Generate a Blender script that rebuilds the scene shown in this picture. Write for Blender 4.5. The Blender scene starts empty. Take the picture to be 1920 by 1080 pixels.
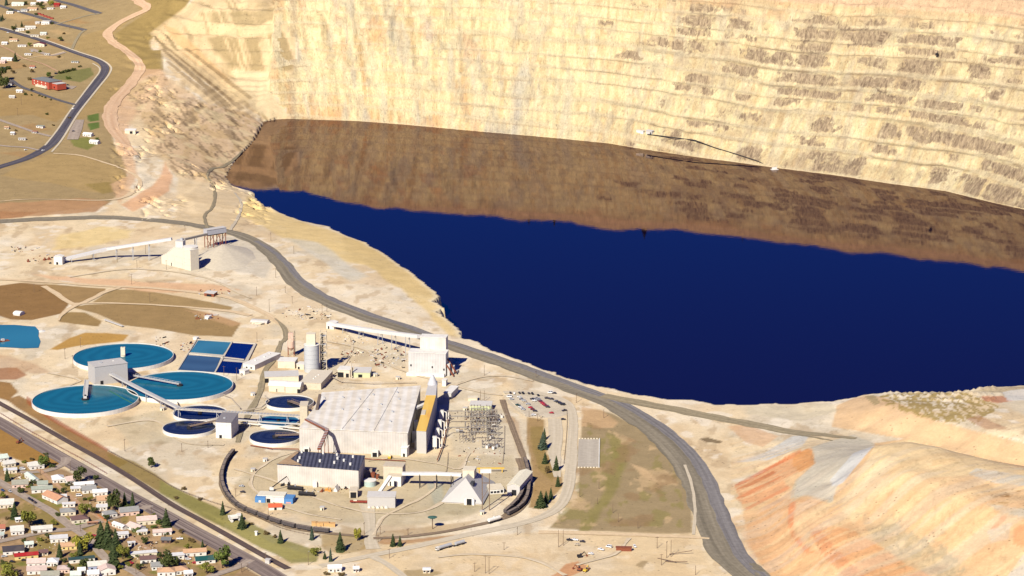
import bpy, bmesh, math, random
import numpy as np
from mathutils import Vector, Matrix
R = math.radians
rnd = random.Random(7)
S = bpy.context.scene
COL = S.collection

# ------------------------------------------------------------------ camera (aircraft position above the yard plane z=0)
H = 710.0
F = 5000.0                      # focal length in pixels of a 1920 px wide frame
PITCH = 13.77
cp, sp = math.cos(R(PITCH)), math.sin(R(PITCH))
cam = bpy.data.cameras.new('camera'); camo = bpy.data.objects.new('camera', cam); COL.objects.link(camo)
camo.location = (0, 0, H); camo.rotation_euler = (R(90 - PITCH), 0, 0)
cam.sensor_width = 36; cam.lens = F / 1920 * 36; cam.clip_start = 5; cam.clip_end = 30000
S.camera = camo

def ray(px, py):
    a, b = (px - 960) / F, (540 - py) / F
    return np.array([a, cp + b * sp, -sp + b * cp])
def P(px, py, z=0.0):
    d = ray(px, py); t = (z - H) / d[2]
    return np.array([d[0] * t, d[1] * t, z])
def proj(X, Y, Z):
    dz = Z - H
    dep = Y * cp - dz * sp
    return 960 + F * X / dep, 540 - F * (Y * sp + dz * cp) / dep

# ------------------------------------------------------------------ noise
_rs = np.random.RandomState(11)
_T = _rs.rand(256, 256).astype(np.float32)
def vn(x, y):
    xi = np.floor(x).astype(np.int64); yi = np.floor(y).astype(np.int64)
    fx = x - xi; fy = y - yi
    fx = fx * fx * (3 - 2 * fx); fy = fy * fy * (3 - 2 * fy)
    a = _T[xi & 255, yi & 255]; b = _T[(xi + 1) & 255, yi & 255]
    c = _T[xi & 255, (yi + 1) & 255]; d = _T[(xi + 1) & 255, (yi + 1) & 255]
    return (a * (1 - fx) + b * fx) * (1 - fy) + (c * (1 - fx) + d * fx) * fy
def fbm(x, y, o=4, g=0.5):
    s = 0; a = 1; t = 0
    for i in range(o):
        s = s + a * vn(x * 2**i + 17.3 * i, y * 2**i + 9.1 * i); t += a; a *= g
    return s / t
def sstep(a, b, x):
    t = np.clip((x - a) / (b - a), 0, 1); return t * t * (3 - 2 * t)

# ------------------------------------------------------------------ terrain
ZW = -30.0
FAR = [(497,228),(520,224),(560,222),(640,225),(760,234),(900,247),(960,252),(1050,260),(1140,269),(1200,279),(1300,294),(1400,307),(1440,313),(1560,328),(1680,346),(1770,358),(1860,380),(1920,393),(2100,430),(2300,470)]
RIM = [(470,358,-28),(480,378,-27),(520,395,-23),(560,410,-20),(620,425,-18),(640,436,-16),(690,455,-13),(740,485,-10),(780,515,-8),(810,540,-7),(827,555,-6),(818,563,-6),(835,577,-5),(820,586,-5),(850,605,-4),(866,622,-3),(868,635,-2),(898,640,-1),(920,655,0),(960,668,0),(1000,683,0),(1060,706,0),(1110,720,0),(1180,735,0),(1260,748,0),(1300,748,0),(1340,758,0),(1400,758,0),(1440,757,0),(1520,753,1),(1570,751,3),(1590,747,6),(1620,738,10),(1660,735,14),(1720,736,16),(1810,734,17),(1850,726,16),(1890,721,15),(1920,717,15),(2100,700,12),(2300,690,10)]
SHORE = [(475,267),(445,297),(437,310),(425,333),(436,350)]          # left shore, at the water
FARW = np.array([P(a, b, ZW)[:2] for a, b in FAR])
RIMW = np.array([P(a, b, c)[:2] for a, b, c in RIM])
SHW = np.array([P(a, b, ZW)[:2] for a, b in SHORE])
LAKE = np.vstack([FARW, RIMW[::-1], SHW[::-1]])
def jag(poly, amp, n=6, seed=3):
    r = np.random.RandomState(seed); out = []
    for i in range(len(poly) - 1):
        a, b = poly[i], poly[i + 1]
        for k in range(n):
            t = k / n; out.append(a + (b - a) * t + (r.randn(2) * amp if k else 0))
    out.append(poly[-1]); return np.array(out)
RIMJ = jag(RIMW, 1.6, 5)
LAKE = np.vstack([FARW, RIMJ[::-1], SHW[::-1]])

def segd(X, Y, poly, closed=False):
    best = np.full(X.shape, 1e9); n = len(poly)
    for i in range(n if closed else n - 1):
        ax, ay = poly[i]; bx, by = poly[(i + 1) % n]
        dx, dy = bx - ax, by - ay
        t = np.clip(((X - ax) * dx + (Y - ay) * dy) / (dx * dx + dy * dy + 1e-9), 0, 1)
        best = np.minimum(best, (X - ax - t * dx)**2 + (Y - ay - t * dy)**2)
    return np.sqrt(best)
def inpoly(X, Y, poly):
    c = np.zeros(X.shape, bool); n = len(poly); j = n - 1
    for i in range(n):
        xi, yi = poly[i]; xj, yj = poly[j]
        if yi != yj:
            c ^= ((yi > Y) != (yj > Y)) & (X < (xj - xi) * (Y - yi) / (yj - yi) + xi)
        j = i
    return c

DUMPW = []
CTRL = [(x, y, 0) for x in (-200, 0, 300, 600, 900, 1200) for y in (800, 1000, 1150)]
CTRL += [(-200,420,0),(0,420,0),(0,600,0),(-200,600,0),(300,500,0),(300,650,0),(600,680,0),(1080,880,0),(1100,745,0),(1290,792,0),(870,665,0),(720,600,0),(560,510,0),(440,440,0),(300,420,0),(150,470,0),(1250,1050,0),(1350,950,0),(1380,1050,0),(1440,1110,0),
 (436,352,-29),(425,333,-30),(437,310,-30),(445,297,-30),(475,267,-30),(497,228,-30),(330,300,4),(400,330,-10),(380,380,-4),(430,400,-12),(300,250,12),(350,200,16),(420,240,-10),(300,300,7),(200,300,8),
 (0,312,8),(100,270,13),(160,180,30),(200,125,44),(270,-30,112),(0,50,66),(0,-40,95),(-250,50,60),(-250,312,8),(120,0,86),(250,150,36),(300,130,44),(280,80,66),(300,60,76),(345,20,102),(330,150,34),(390,150,26),(455,195,-3),(310,110,54),(380,110,46),(420,165,13),
 (545,215,-25),(520,180,0),(545,130,34),(490,130,33),(430,135,26),(545,70,77),(450,70,77),(400,62,78),(545,10,122),(400,10,119),(480,40,99),(545,-50,155),(400,-50,150),(480,-50,156),(480,-90,162)]
CTRL += [(x, y, z) for x, y, z in RIM[:38:2]]
# overburden dump at lower right
_dump = [[(1637,840,48),(1650,862,50),(1690,885,52),(1750,905,52),(1800,925,52),(1860,950,51),(1930,975,50),(2050,1010,48)],
 [(1555,948,24),(1600,970,25),(1640,985,25),(1700,1025,24),(1760,1060,23),(1830,1100,22),(1900,1140,21)],
 [(1478,935,21),(1480,960,22),(1488,990,22),(1510,1015,21),(1550,1045,20),(1620,1090,18)],
 [(1383,915,.5),(1390,960,.5),(1402,1005,.5),(1425,1040,.5),(1460,1080,1),(1500,1115,1)],
 [(1637,840,48),(1700,826,50),(1760,838,51),(1830,860,52),(1920,882,52),(2060,915,52)],
 [(1637,840,48),(1600,885,38),(1562,930,25)], [(1520,835,10),(1515,870,16),(1510,915,20),(1478,935,21)],
 [(1478,846,9),(1500,842,11),(1530,845,14)], [(1383,915,.5),(1420,885,1),(1470,852,4),(1478,846,9)],
 [(1612,744,10),(1655,760,22),(1700,777,24),(1760,790,25),(1850,808,26),(1940,826,27)],
 [(1572,785,5),(1620,803,7),(1680,820,8),(1760,838,9),(1850,862,10),(1960,890,10)]]
for ln in _dump:
    w = [P(*c) for c in ln]
    for p_, q_ in zip(w[:-1], w[1:]):
        n_ = max(1, int(np.linalg.norm(q_ - p_) / 30))
        for i in range(n_): DUMPW.append(p_ + (q_ - p_) * i / n_)
    DUMPW.append(w[-1])
CTRL += [(1400,850,1),(1560,815,6),(1600,800,7),(1450,900,11),(1430,960,8),(1440,1000,8),(1560,860,24),(1560,905,24),(1750,880,52),(1850,910,52),(1540,985,22),(1600,1030,21),(1920,930,52),(2100,1000,49),
 (1640,747,16),(1700,752,20),(1800,755,21),(1850,775,24),(1900,790,26),(1920,740,18),(2100,740,20),(2100,800,26),(1450,780,1),(1500,770,1),(1520,800,3)]
CTRL = np.vstack([np.array([P(*c) for c in CTRL]), np.array(DUMPW)])
# hidden controls: under the far wall the left ground stays low
EXTRA = []
for (px, b, z) in [(620,60,-45),(620,250,-20),(620,450,30),(800,100,-60),(800,400,-60),(1100,100,-60),(1100,400,-60),(1500,300,-60),(1900,300,-60),(2200,200,-60)]:
    w = P(px, np.interp(px, [a for a, _ in FAR], [b_ for _, b_ in FAR]), ZW)
    EXTRA.append((w[0], w[1] + b, z))
for (px, py) in [(620,330),(800,400),(1000,450),(1200,500),(1500,600),(1800,600),(2100,600)]:
    w = P(px, py, ZW); EXTRA.append((w[0], w[1], -60))
CTRL = np.vstack([CTRL, np.array(EXTRA)])
_n = len(CTRL)
_A = np.sqrt(((CTRL[:, None, :2] - CTRL[None, :, :2])**2).sum(2) + 9.0)
_M = np.zeros((_n + 3, _n + 3)); _M[:_n, :_n] = _A + np.eye(_n) * -2.0
_M[:_n, _n] = 1; _M[:_n, _n + 1:] = CTRL[:, :2] / 1000; _M[_n, :_n] = 1; _M[_n + 1:, :_n] = CTRL[:, :2].T / 1000
_W = np.linalg.lstsq(_M, np.concatenate([CTRL[:, 2], [0, 0, 0]]), rcond=None)[0]
def rbf(X, Y):
    s = _W[_n] + _W[_n + 1] * X / 1000 + _W[_n + 2] * Y / 1000
    for i in range(_n):
        s = s + _W[i] * np.sqrt((X - CTRL[i, 0])**2 + (Y - CTRL[i, 1])**2 + 9.0)
    return s
YARD = np.array([P(*c)[:2] for c in [(-500,428),(300,424),(430,446),(540,512),(690,600),(860,664),(1100,748),(1280,800),(1335,900),(1362,1000),(1410,1100),(1430,1200),(-500,1200)]])
def arclen(X, Y):
    best = np.full(X.shape, 1e12); s = np.zeros(X.shape); acc = 0.0
    for i in range(len(FARS) - 1):
        ax, ay = FARS[i]; dx, dy = FARS[i + 1] - FARS[i]; l = math.hypot(dx, dy)
        t = ((X - ax) * dx + (Y - ay) * dy) / (l * l)
        tc = np.clip(t, 0 if i else -3, 1 if i < len(FARS) - 2 else 4)
        d = (X - ax - tc * dx)**2 + (Y - ay - tc * dy)**2
        m = d < best; best = np.where(m, d, best); s = np.where(m, acc + tc * l, s); acc += l
    return s
_t = np.linspace(0, 1, 9); _c = np.polyfit(FARW[:, 0], FARW[:, 1], 2)
_x = np.linspace(FARW[0, 0], FARW[-1, 0], 40); FARS = np.stack([_x, np.polyval(_c, _x)], 1)
HB = 17.0
def bench_phase(h, s, sd):
    return (h + 14 * (vn(h / 21 + 3, s / 900 + 4) - .5)) / HB + 1.1 * (fbm(s / 260, sd / 600, 3) - .5) + s * 0.0007
def wall_profile(d):
    return np.interp(d, [-400, 0, 30, 110, 205, 282, 308, 420, 1500], [-160, 0, 14, 56, 110, 174, 187, 194, 225])
def height(X, Y, detail=True, full=False):
    X = np.asarray(X, float); Y = np.asarray(Y, float)
    q, v = proj(X, Y, np.zeros_like(X))
    base = rbf(X, Y)
    base = base * np.where(inpoly(X, Y, YARD), 0.0, sstep(0, 90, segd(X, Y, YARD, True)))
    inl = inpoly(X, Y, LAKE)
    dl = segd(X, Y, RIMJ)
    dsh = segd(X, Y, np.vstack([SHW[::-1], RIMW[:1]]))
    df = segd(X, Y, FARW)
    # far side of the waterline?
    yl = np.interp(X, FARW[:, 0], FARW[:, 1])
    sd = np.where((Y > yl) & ~inl, df, -df)
    sd = np.where(X < FARW[0, 0] - 1, -df, sd)
    k = X / np.maximum(Y, 1)                       # azimuth, steers how steep the wall is
    bs = np.interp(k, [-.1, -.064, -.04, 0, .05, .17, .25], [.62, .75, .83, 1.05, 1.09, 1.46, 1.5])
    hs = np.interp(k, [-.1, -.08, -.064, -.04, 0, .05, .17, .25], [.82, .86, .98, 1.06, 1.12, 1.11, 1.16, 1.16])
    s = arclen(X, Y) + np.interp(k, [-.1, .05, .2], [.40, .42, .36]) * np.clip(sd, 0, 600)
    if detail:
        rough = fbm(s / 26, sd / 60, 4) - .5
        gully = np.abs(fbm(s / 34 + 5, sd / 170, 3) - .5)
        sdn = sd + (rough * 13 + gully * 22) * sstep(0, 40, sd) 
    else:
        sdn = sd
    h = wall_profile(sdn / bs) * hs
    h = h + (fbm(s / 70 + 3, s * 0 + 2.5, 4) - .5) * 17 * sstep(140, 190, h)
    if detail:
        hb = HB
        ph = bench_phase(h, s, sd)
        n = np.floor(ph); f = ph - n
        g = np.clip((f - .38) / .62, 0, 1)
        step = (n + g - ph) * hb
        amp = (0.38 + 0.62 * sstep(-.02, .08, k)) * (0.45 + 0.75 * sstep(.38, .62, fbm(s / 70 + 40, h / 30, 3))) * sstep(8, 22, h) * sstep(225, 200, h)
        amp = np.where(k < -0.055, amp * .45, amp)
        h = h + step * np.clip(amp, 0, 1)
    zf = ZW + h
    zb = np.minimum(base, np.where(inl, base - 0.9 * np.minimum(dl, 60), base))
    zb = np.where(inl, np.minimum(zb, ZW - .15 * np.minimum(dsh, 100) + np.maximum(0, base - ZW) * np.exp(-dl / 12)), zb)
    if detail:
        # erosion on the left bank and the slopes of the dump
        er = sstep(200, 230, q) * sstep(520, 480, q) * sstep(130, 160, v) * sstep(420, 380, v) * ~inl
        lz = (zb + 7 * (fbm(X / 45, Y / 130, 3) - .5)) / 6.0; lf_ = lz - np.floor(lz)
        led = (np.floor(lz) + sstep(.5, 1, lf_) - lz) * 6.0 * sstep(.42, .58, fbm(X / 50 + 7, Y / 140, 3))
        pits = -6 * sstep(.63, .68, fbm((X + .4 * Y) / 8 + 5, (Y - .3 * X) / 30, 3))
        zb = zb + er * (led * .6 + (np.abs(fbm(X / 5.5, Y / 13, 4) - .5) * -5.5 + 1.2 + pits) * sstep(.44, .58, fbm(X / 55 + 21, Y / 150 + 3, 3))) * sstep(0, 40, dsh)
        fac = sstep(300, 330, q) * sstep(560, 540, q) * sstep(215, 195, v) * ~inl
        # facet benches
        hz = zb / 19.0; nn = np.floor(hz); ff = hz - nn
        zb = zb + fac * sstep(.0, 20, zb) * ((nn + np.clip((ff - .25) / .75, 0, 1) - hz) * 19.0) * .9 + fac * (np.abs(fbm(X / 14, Y / 120, 3) - .5) * -6)
        dump = sstep(1400, 1440, q) * sstep(745, 760, v) * ~inl
        zb = zb + dump * ((fbm(X / 30, Y / 30, 4) - .5) * 2.2 + (np.abs(fbm((X * .55 - (Y - 2300) * .8) / 5, (X * .8 + Y * .55) / 90, 3) - .5) * -2.2) * sstep(800, 830, v) * (q < 1960))
        hum = inpoly(q, v, np.array([(1640,750),(1850,740),(1880,775),(1850,800),(1720,790),(1660,775)])) & ~inl
        zb = zb + hum * np.abs(np.sin(X / 2.1 + 2.5 * vn(X / 9, Y / 22)) * np.sin(Y / 7.0 + 2.5 * vn(X / 8, Y / 14))) * 2.2
        pile = ~inl & (base < 3)
        zb = zb + 0.0
    z = np.where(sd > 0, np.maximum(zb, zf), zb)
    if full:
        return z, q, v, sd, np.where((sd > 0) & (zf >= zb), h, -1), inl, k, s, base
    return z
def ground(px, py):
    """the point of the terrain that the line of sight through (px, py) meets first"""
    d = ray(px, py)
    t0, t1 = (160 - H) / d[2], (-60 - H) / d[2]
    ts = np.linspace(t0, t1, 160)
    z = H + d[2] * ts - height(d[0] * ts, d[1] * ts, False)
    i = int(np.argmax(z < 0))
    if i == 0: return P(px, py, 0)
    a, b = ts[i - 1], ts[i]
    u = z[i - 1] / (z[i - 1] - z[i] + 1e-9); t = a + (b - a) * u
    return np.array([d[0] * t, d[1] * t, H + d[2] * t])
# ------------------------------------------------------------------ materials
def lin(c):
    c = np.asarray(c, float) / 255
    return np.where(c <= .04045, c / 12.92, ((c + .055) / 1.055)**2.4)
KALB = 0.60                      # sunlit level ground: picture value -> albedo
def alb(c, k=KALB):
    return tuple(float(v) for v in np.clip(lin(c) * k, .004, .85))
_mats = {}
def mat(name, c, rough=.8, metal=0, var=.12, scale=.6, streak=None, k=KALB, spec=.3, bump=0, wear=0):
    """painted / mineral surface: albedo from the picture colour with a little cloudy variation and grime"""
    key = (name,)
    if key in _mats: return _mats[key]
    m = bpy.data.materials.new(name); m.use_nodes = True
    nt = m.node_tree; b = nt.nodes['Principled BSDF']
    b.inputs['Roughness'].default_value = rough; b.inputs['Metallic'].default_value = metal
    b.inputs['Specular IOR Level'].default_value = spec
    col = alb(c, k)
    tc = nt.nodes.new('ShaderNodeTexCoord'); mp = nt.nodes.new('ShaderNodeMapping')
    nt.links.new(tc.outputs['Object'], mp.inputs['Vector'])
    if streak: mp.inputs['Scale'].default_value = streak
    nz = nt.nodes.new('ShaderNodeTexNoise'); nz.inputs['Scale'].default_value = scale; nz.inputs['Detail'].default_value = 4; nz.inputs['Roughness'].default_value = .65
    nt.links.new(mp.outputs[0], nz.inputs['Vector'])
    rp = nt.nodes.new('ShaderNodeValToRGB'); e = rp.color_ramp.elements
    e[0].position = .3; e[1].position = .7
    e[0].color = (*[v * (1 - var) for v in col], 1); e[1].color = (*[min(.9, v * (1 + var * .6)) for v in col], 1)
    nt.links.new(nz.outputs['Fac'], rp.inputs['Fac'])
    out = rp.outputs['Color']
    if wear:
        n2 = nt.nodes.new('ShaderNodeTexNoise'); n2.inputs['Scale'].default_value = scale * .35; n2.inputs['Detail'].default_value = 5
        nt.links.new(tc.outputs['Object'], n2.inputs['Vector'])
        r2 = nt.nodes.new('ShaderNodeValToRGB'); r2.color_ramp.elements[0].position = .5; r2.color_ramp.elements[1].position = .72
        nt.links.new(n2.outputs['Fac'], r2.inputs['Fac'])
        mx = nt.nodes.new('ShaderNodeMix'); mx.data_type = 'RGBA'
        ml = nt.nodes.new('ShaderNodeMath'); ml.operation = 'MULTIPLY'; ml.inputs[1].default_value = wear
        nt.links.new(r2.outputs['Color'], ml.inputs[0]); nt.links.new(ml.outputs[0], mx.inputs['Factor'])
        nt.links.new(out, mx.inputs['A']); mx.inputs['B'].default_value = (.22, .16, .10, 1)
        out = mx.outputs['Result']
    nt.links.new(out, b.inputs['Base Color'])
    _mats[key] = m
    return m
def rib(name, c1, c2, axis=0, period=2.0, rough=.7, k=KALB, soft=(.42, .47), wear=0.15):
    """ribbed metal sheet / striped covering: two tones alternating along an object axis"""
    if (name,) in _mats: return _mats[(name,)]
    m = bpy.data.materials.new(name); m.use_nodes = True
    nt = m.node_tree; b = nt.nodes['Principled BSDF']; b.inputs['Roughness'].default_value = rough; b.inputs['Specular IOR Level'].default_value = .3
    tc = nt.nodes.new('ShaderNodeTexCoord'); wv = nt.nodes.new('ShaderNodeTexWave')
    wv.bands_direction = 'XYZ'[axis]; wv.inputs['Scale'].default_value = .314 / period; wv.inputs['Distortion'].default_value = .15
    nt.links.new(tc.outputs['Object'], wv.inputs['Vector'])
    rp = nt.nodes.new('ShaderNodeValToRGB'); e = rp.color_ramp.elements
    e[0].position, e[1].position = soft; e[0].color = (*alb(c1, k), 1); e[1].color = (*alb(c2, k), 1)
    nt.links.new(wv.outputs['Fac'], rp.inputs['Fac'])
    nz = nt.nodes.new('ShaderNodeTexNoise'); nz.inputs['Scale'].default_value = .12; nz.inputs['Detail'].default_value = 6
    nt.links.new(tc.outputs['Object'], nz.inputs['Vector'])
    mr = nt.nodes.new('ShaderNodeMapRange'); mr.inputs['From Min'].default_value = .35; mr.inputs['From Max'].default_value = .7
    mr.inputs['To Min'].default_value = 1.06; mr.inputs['To Max'].default_value = 1 - wear
    nt.links.new(nz.outputs['Fac'], mr.inputs['Value'])
    mx = nt.nodes.new('ShaderNodeVectorMath'); mx.operation = 'SCALE'
    nt.links.new(rp.outputs['Color'], mx.inputs[0]); nt.links.new(mr.outputs[0], mx.inputs['Scale'])
    nt.links.new(mx.outputs[0], b.inputs['Base Color'])
    _mats[(name,)] = m
    return m

def ground_mat(name, sc=1.0):
    """earth: the albedo of each kind of ground is stored per vertex, finer grain and stones come from noise"""
    m = bpy.data.materials.new(name); m.use_nodes = True
    nt = m.node_tree; b = nt.nodes['Principled BSDF']; b.inputs['Roughness'].default_value = .95; b.inputs['Specular IOR Level'].default_value = .08
    at = nt.nodes.new('ShaderNodeAttribute'); at.attribute_name = 'soil'
    geo = nt.nodes.new('ShaderNodeNewGeometry')
    def noise(scale, det, rgh, vec=geo.outputs['Position']):
        n = nt.nodes.new('ShaderNodeTexNoise'); n.inputs['Scale'].default_value = scale; n.inputs['Detail'].default_value = det; n.inputs['Roughness'].default_value = rgh
        nt.links.new(vec, n.inputs['Vector']); return n.outputs['Fac']
    def rng(v, a, b_, c, d):
        r = nt.nodes.new('ShaderNodeMapRange'); r.inputs[1].default_value = a; r.inputs[2].default_value = b_; r.inputs[3].default_value = c; r.inputs[4].default_value = d
        nt.links.new(v, r.inputs[0]); return r.outputs[0]
    f1 = rng(noise(.05 * sc, 7, .72), .3, .7, .86, 1.13)
    f2 = rng(noise(.45 * sc, 4, .7), .3, .7, .93, 1.07)
    mu = nt.nodes.new('ShaderNodeMath'); mu.operation = 'MULTIPLY'; nt.links.new(f1, mu.inputs[0]); nt.links.new(f2, mu.inputs[1])
    # scattered stones and tufts
    vo = nt.nodes.new('ShaderNodeTexVoronoi'); vo.inputs['Scale'].default_value = .16; nt.links.new(geo.outputs['Position'], vo.inputs['Vector'])
    st = rng(vo.outputs['Distance'], .10, .18, .62, 1.0)
    gate = rng(noise(.02, 3, .6), .5, .56, 1, 0)
    mg = nt.nodes.new('ShaderNodeMath'); mg.operation = 'MAXIMUM'; nt.links.new(st, mg.inputs[0]); nt.links.new(gate, mg.inputs[1])
    m2 = nt.nodes.new('ShaderNodeMath'); m2.operation = 'MULTIPLY'; nt.links.new(mu.outputs[0], m2.inputs[0]); nt.links.new(mg.outputs[0], m2.inputs[1])
    sc_ = nt.nodes.new('ShaderNodeVectorMath'); sc_.operation = 'SCALE'
    nt.links.new(at.outputs['Color'], sc_.inputs[0]); nt.links.new(m2.outputs[0], sc_.inputs['Scale'])
    nt.links.new(sc_.outputs[0], b.inputs['Base Color'])
    bp = nt.nodes.new('ShaderNodeBump'); bp.inputs['Strength'].default_value = .4; bp.inputs['Distance'].default_value = 1.2
    nt.links.new(noise(.22, 6, .7), bp.inputs['Height']); nt.links.new(bp.outputs[0], b.inputs['Normal'])
    return m

def rock_mat(name):
    m = bpy.data.materials.new(name); m.use_nodes = True
    nt = m.node_tree; b = nt.nodes['Principled BSDF']; b.inputs['Roughness'].default_value = .95; b.inputs['Specular IOR Level'].default_value = .08
    N = nt.nodes.new; Lk = nt.links.new
    at = N('ShaderNodeAttribute'); at.attribute_name = 'soil'; sl = N('ShaderNodeAttribute'); sl.attribute_name = 'slope'
    def mp(sx, sy, sz):
        n = N('ShaderNodeMapping'); n.vector_type = 'POINT'; n.inputs['Scale'].default_value = (sx, sy, sz); Lk(sl.outputs['Vector'], n.inputs['Vector']); return n.outputs[0]
    def noise(vec, det, rgh, sc=1.0):
        n = N('ShaderNodeTexNoise'); n.inputs['Scale'].default_value = sc; n.inputs['Detail'].default_value = det; n.inputs['Roughness'].default_value = rgh; Lk(vec, n.inputs['Vector']); return n.outputs['Fac']
    def rng(v, a, b_, c, d):
        r = N('ShaderNodeMapRange'); r.inputs[1].default_value = a; r.inputs[2].default_value = b_; r.inputs[3].default_value = c; r.inputs[4].default_value = d; Lk(v, r.inputs[0]); return r.outputs[0]
    def ma(op, a, b_):
        n = N('ShaderNodeMath'); n.operation = op
        for i, x in enumerate((a, b_)):
            if isinstance(x, (int, float)): n.inputs[i].default_value = x
            else: Lk(x, n.inputs[i])
        return n.outputs[0]
    flute = noise(mp(.16, .03, .035), 7, .72)            # runs down the slope
    grain = noise(mp(.35, .2, .3), 5, .75)
    crack = noise(mp(.5, .08, .09), 4, .7)
    f = ma('MULTIPLY', rng(flute, .3, .7, .80, 1.15), rng(grain, .3, .7, .80, 1.17))
    f = ma('MULTIPLY', f, rng(crack, .56, .68, 1.0, .62))
    sc = N('ShaderNodeVectorMath'); sc.operation = 'SCALE'; Lk(at.outputs['Color'], sc.inputs[0]); Lk(f, sc.inputs['Scale'])
    # bedrock: amount per vertex, broken up at fine scale
    k = ma('ADD', at.outputs['Alpha'], ma('MULTIPLY', ma('SUBTRACT', noise(mp(.15, .05, .085), 8, .8), .5), 1.7))
    k = rng(k, .42, .70, 0, 1)
    rk = N('ShaderNodeValToRGB'); e = rk.color_ramp.elements; e[0].position = .35; e[1].position = .66
    e[0].color = (*alb((128, 106, 86), .5), 1); e[1].color = (*alb((216, 190, 150), .5), 1); Lk(noise(mp(.3, .05, .09), 5, .75), rk.inputs[0])
    mx = N('ShaderNodeMix'); mx.data_type = 'RGBA'; Lk(k, mx.inputs['Factor']); Lk(sc.outputs[0], mx.inputs['A']); Lk(rk.outputs[0], mx.inputs['B'])
    Lk(mx.outputs['Result'], b.inputs['Base Color'])
    bp = N('ShaderNodeBump'); bp.inputs['Strength'].default_value = .75; bp.inputs['Distance'].default_value = 3.0
    Lk(ma('ADD', flute, ma('MULTIPLY', grain, .6)), bp.inputs['Height']); Lk(bp.outputs[0], b.inputs['Normal'])
    return m

def mk(name, me, m=None, parent=None):
    o = bpy.data.objects.new(name, me); COL.objects.link(o)
    if m is not None:
        me.materials.append(m)
    if parent is not None: o.parent = parent
    return o
def grid_mesh(name, X, Y, Z, keep, attr):
    nr, nc = X.shape
    idx = np.arange(nr * nc).reshape(nr, nc)
    q = np.stack([idx[:-1, :-1], idx[:-1, 1:], idx[1:, 1:], idx[1:, :-1]], -1).reshape(-1, 4)
    q = q[keep.reshape(-1)]
    used = np.unique(q); remap = np.full(nr * nc, -1); remap[used] = np.arange(len(used))
    q = remap[q]
    co = np.stack([X, Y, Z], -1).reshape(-1, 3)[used].astype(np.float32)
    me = bpy.data.meshes.new(name)
    me.vertices.add(len(co)); me.vertices.foreach_set('co', co.ravel())
    me.loops.add(q.size); me.loops.foreach_set('vertex_index', q.ravel().astype(np.int32))
    me.polygons.add(len(q)); me.polygons.foreach_set('loop_start', np.arange(0, q.size, 4, dtype=np.int32)); me.polygons.foreach_set('loop_total', np.full(len(q), 4, np.int32))
    me.update()
    a = me.attributes.new('soil', 'FLOAT_COLOR', 'POINT')
    c = np.concatenate([attr.reshape(-1, 3)[used], rocky.reshape(-1, 1)[used]], 1).astype(np.float32)
    a.data.foreach_set('color', c.ravel())
    if name == 'pit_wall':
        a = me.attributes.new('slope', 'FLOAT_VECTOR', 'POINT')
        a.data.foreach_set('vector', np.stack([ss, sd, Z], -1).reshape(-1, 3)[used].astype(np.float32).ravel())
    me.polygons.foreach_set('use_smooth', np.ones(len(q), bool))
    return me

# ------------------------------------------------------------------ terrain grid
rows = np.concatenate([np.arange(1640, 3250, 3.0), np.arange(3250, 4760, 2.0), np.arange(4760, 9000, 60.0)])
cols = np.linspace(-.27, .30, 775)
Yg = np.repeat(rows[:, None], len(cols), 1)
Xg = Yg * cols[None, :]
Z, q, v, sd, hw, inl, kk, ss, base = height(Xg, Yg, True, True)
q, v = proj(Xg, Yg, Z)

# ------------------------------------------------------------------ which kind of earth lies where (albedo)
soil = np.ones(Xg.shape + (3,)) * np.array(alb((239, 215, 172)))
wx = (fbm(Xg / 28, Yg / 60, 4) - .5); wy = (fbm(Xg / 28 + 71, Yg / 60 + 13, 4) - .5)
def region(pts, soft=2.0, warp=6.0):
    pts = np.array(pts, float)
    x0, y0 = pts.min(0) - 20 - warp; x1, y1 = pts.max(0) + 20 + warp
    msk = (q > x0) & (q < x1) & (v > y0) & (v < y1)
    out = np.zeros(q.shape)
    if not msk.any(): return out
    a = q[msk] + wx[msk] * warp * 2; b = v[msk] + wy[msk] * warp
    d = segd(a, b * 2, pts * [1, 2], True); ins = inpoly(a, b, pts)
    out[msk] = sstep(-soft, soft, np.where(ins, d, -d))
    return out
def paint(c, pts, soft=2.0, warp=5.0, a=1.0, mask=None):
    w = region(pts, soft, warp) * a
    if mask is not None: w = w * mask
    soil[:] = soil * (1 - w[..., None]) + np.array(alb(c)) * w[..., None]
def blend(c, w):
    soil[:] = soil * (1 - w[..., None]) + np.array(alb(c)) * w[..., None]
n_big = fbm(Xg / 120, Yg / 220, 4); n_mid = fbm(Xg / 30 + 3, Yg / 60 + 8, 4); n_fine = fbm(Xg / 9, Yg / 18, 3)
# broad mottling of the bare sand
blend((246, 228, 194), sstep(.50, .64, n_big) * .8)
blend((226, 196, 150), sstep(.50, .66, n_mid) * .55)
blend((216, 202, 174), sstep(.54, .68, fbm(Xg / 60 + 31, Yg / 90, 4)) * .7)
blend((196, 168, 128), sstep(.62, .70, fbm(Xg / 14 + 11, Yg / 34 + 5, 4)) * .55)
blend((250, 236, 208), sstep(.60, .68, fbm(Xg / 18 + 91, Yg / 22 + 45, 4)) * .6)

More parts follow.
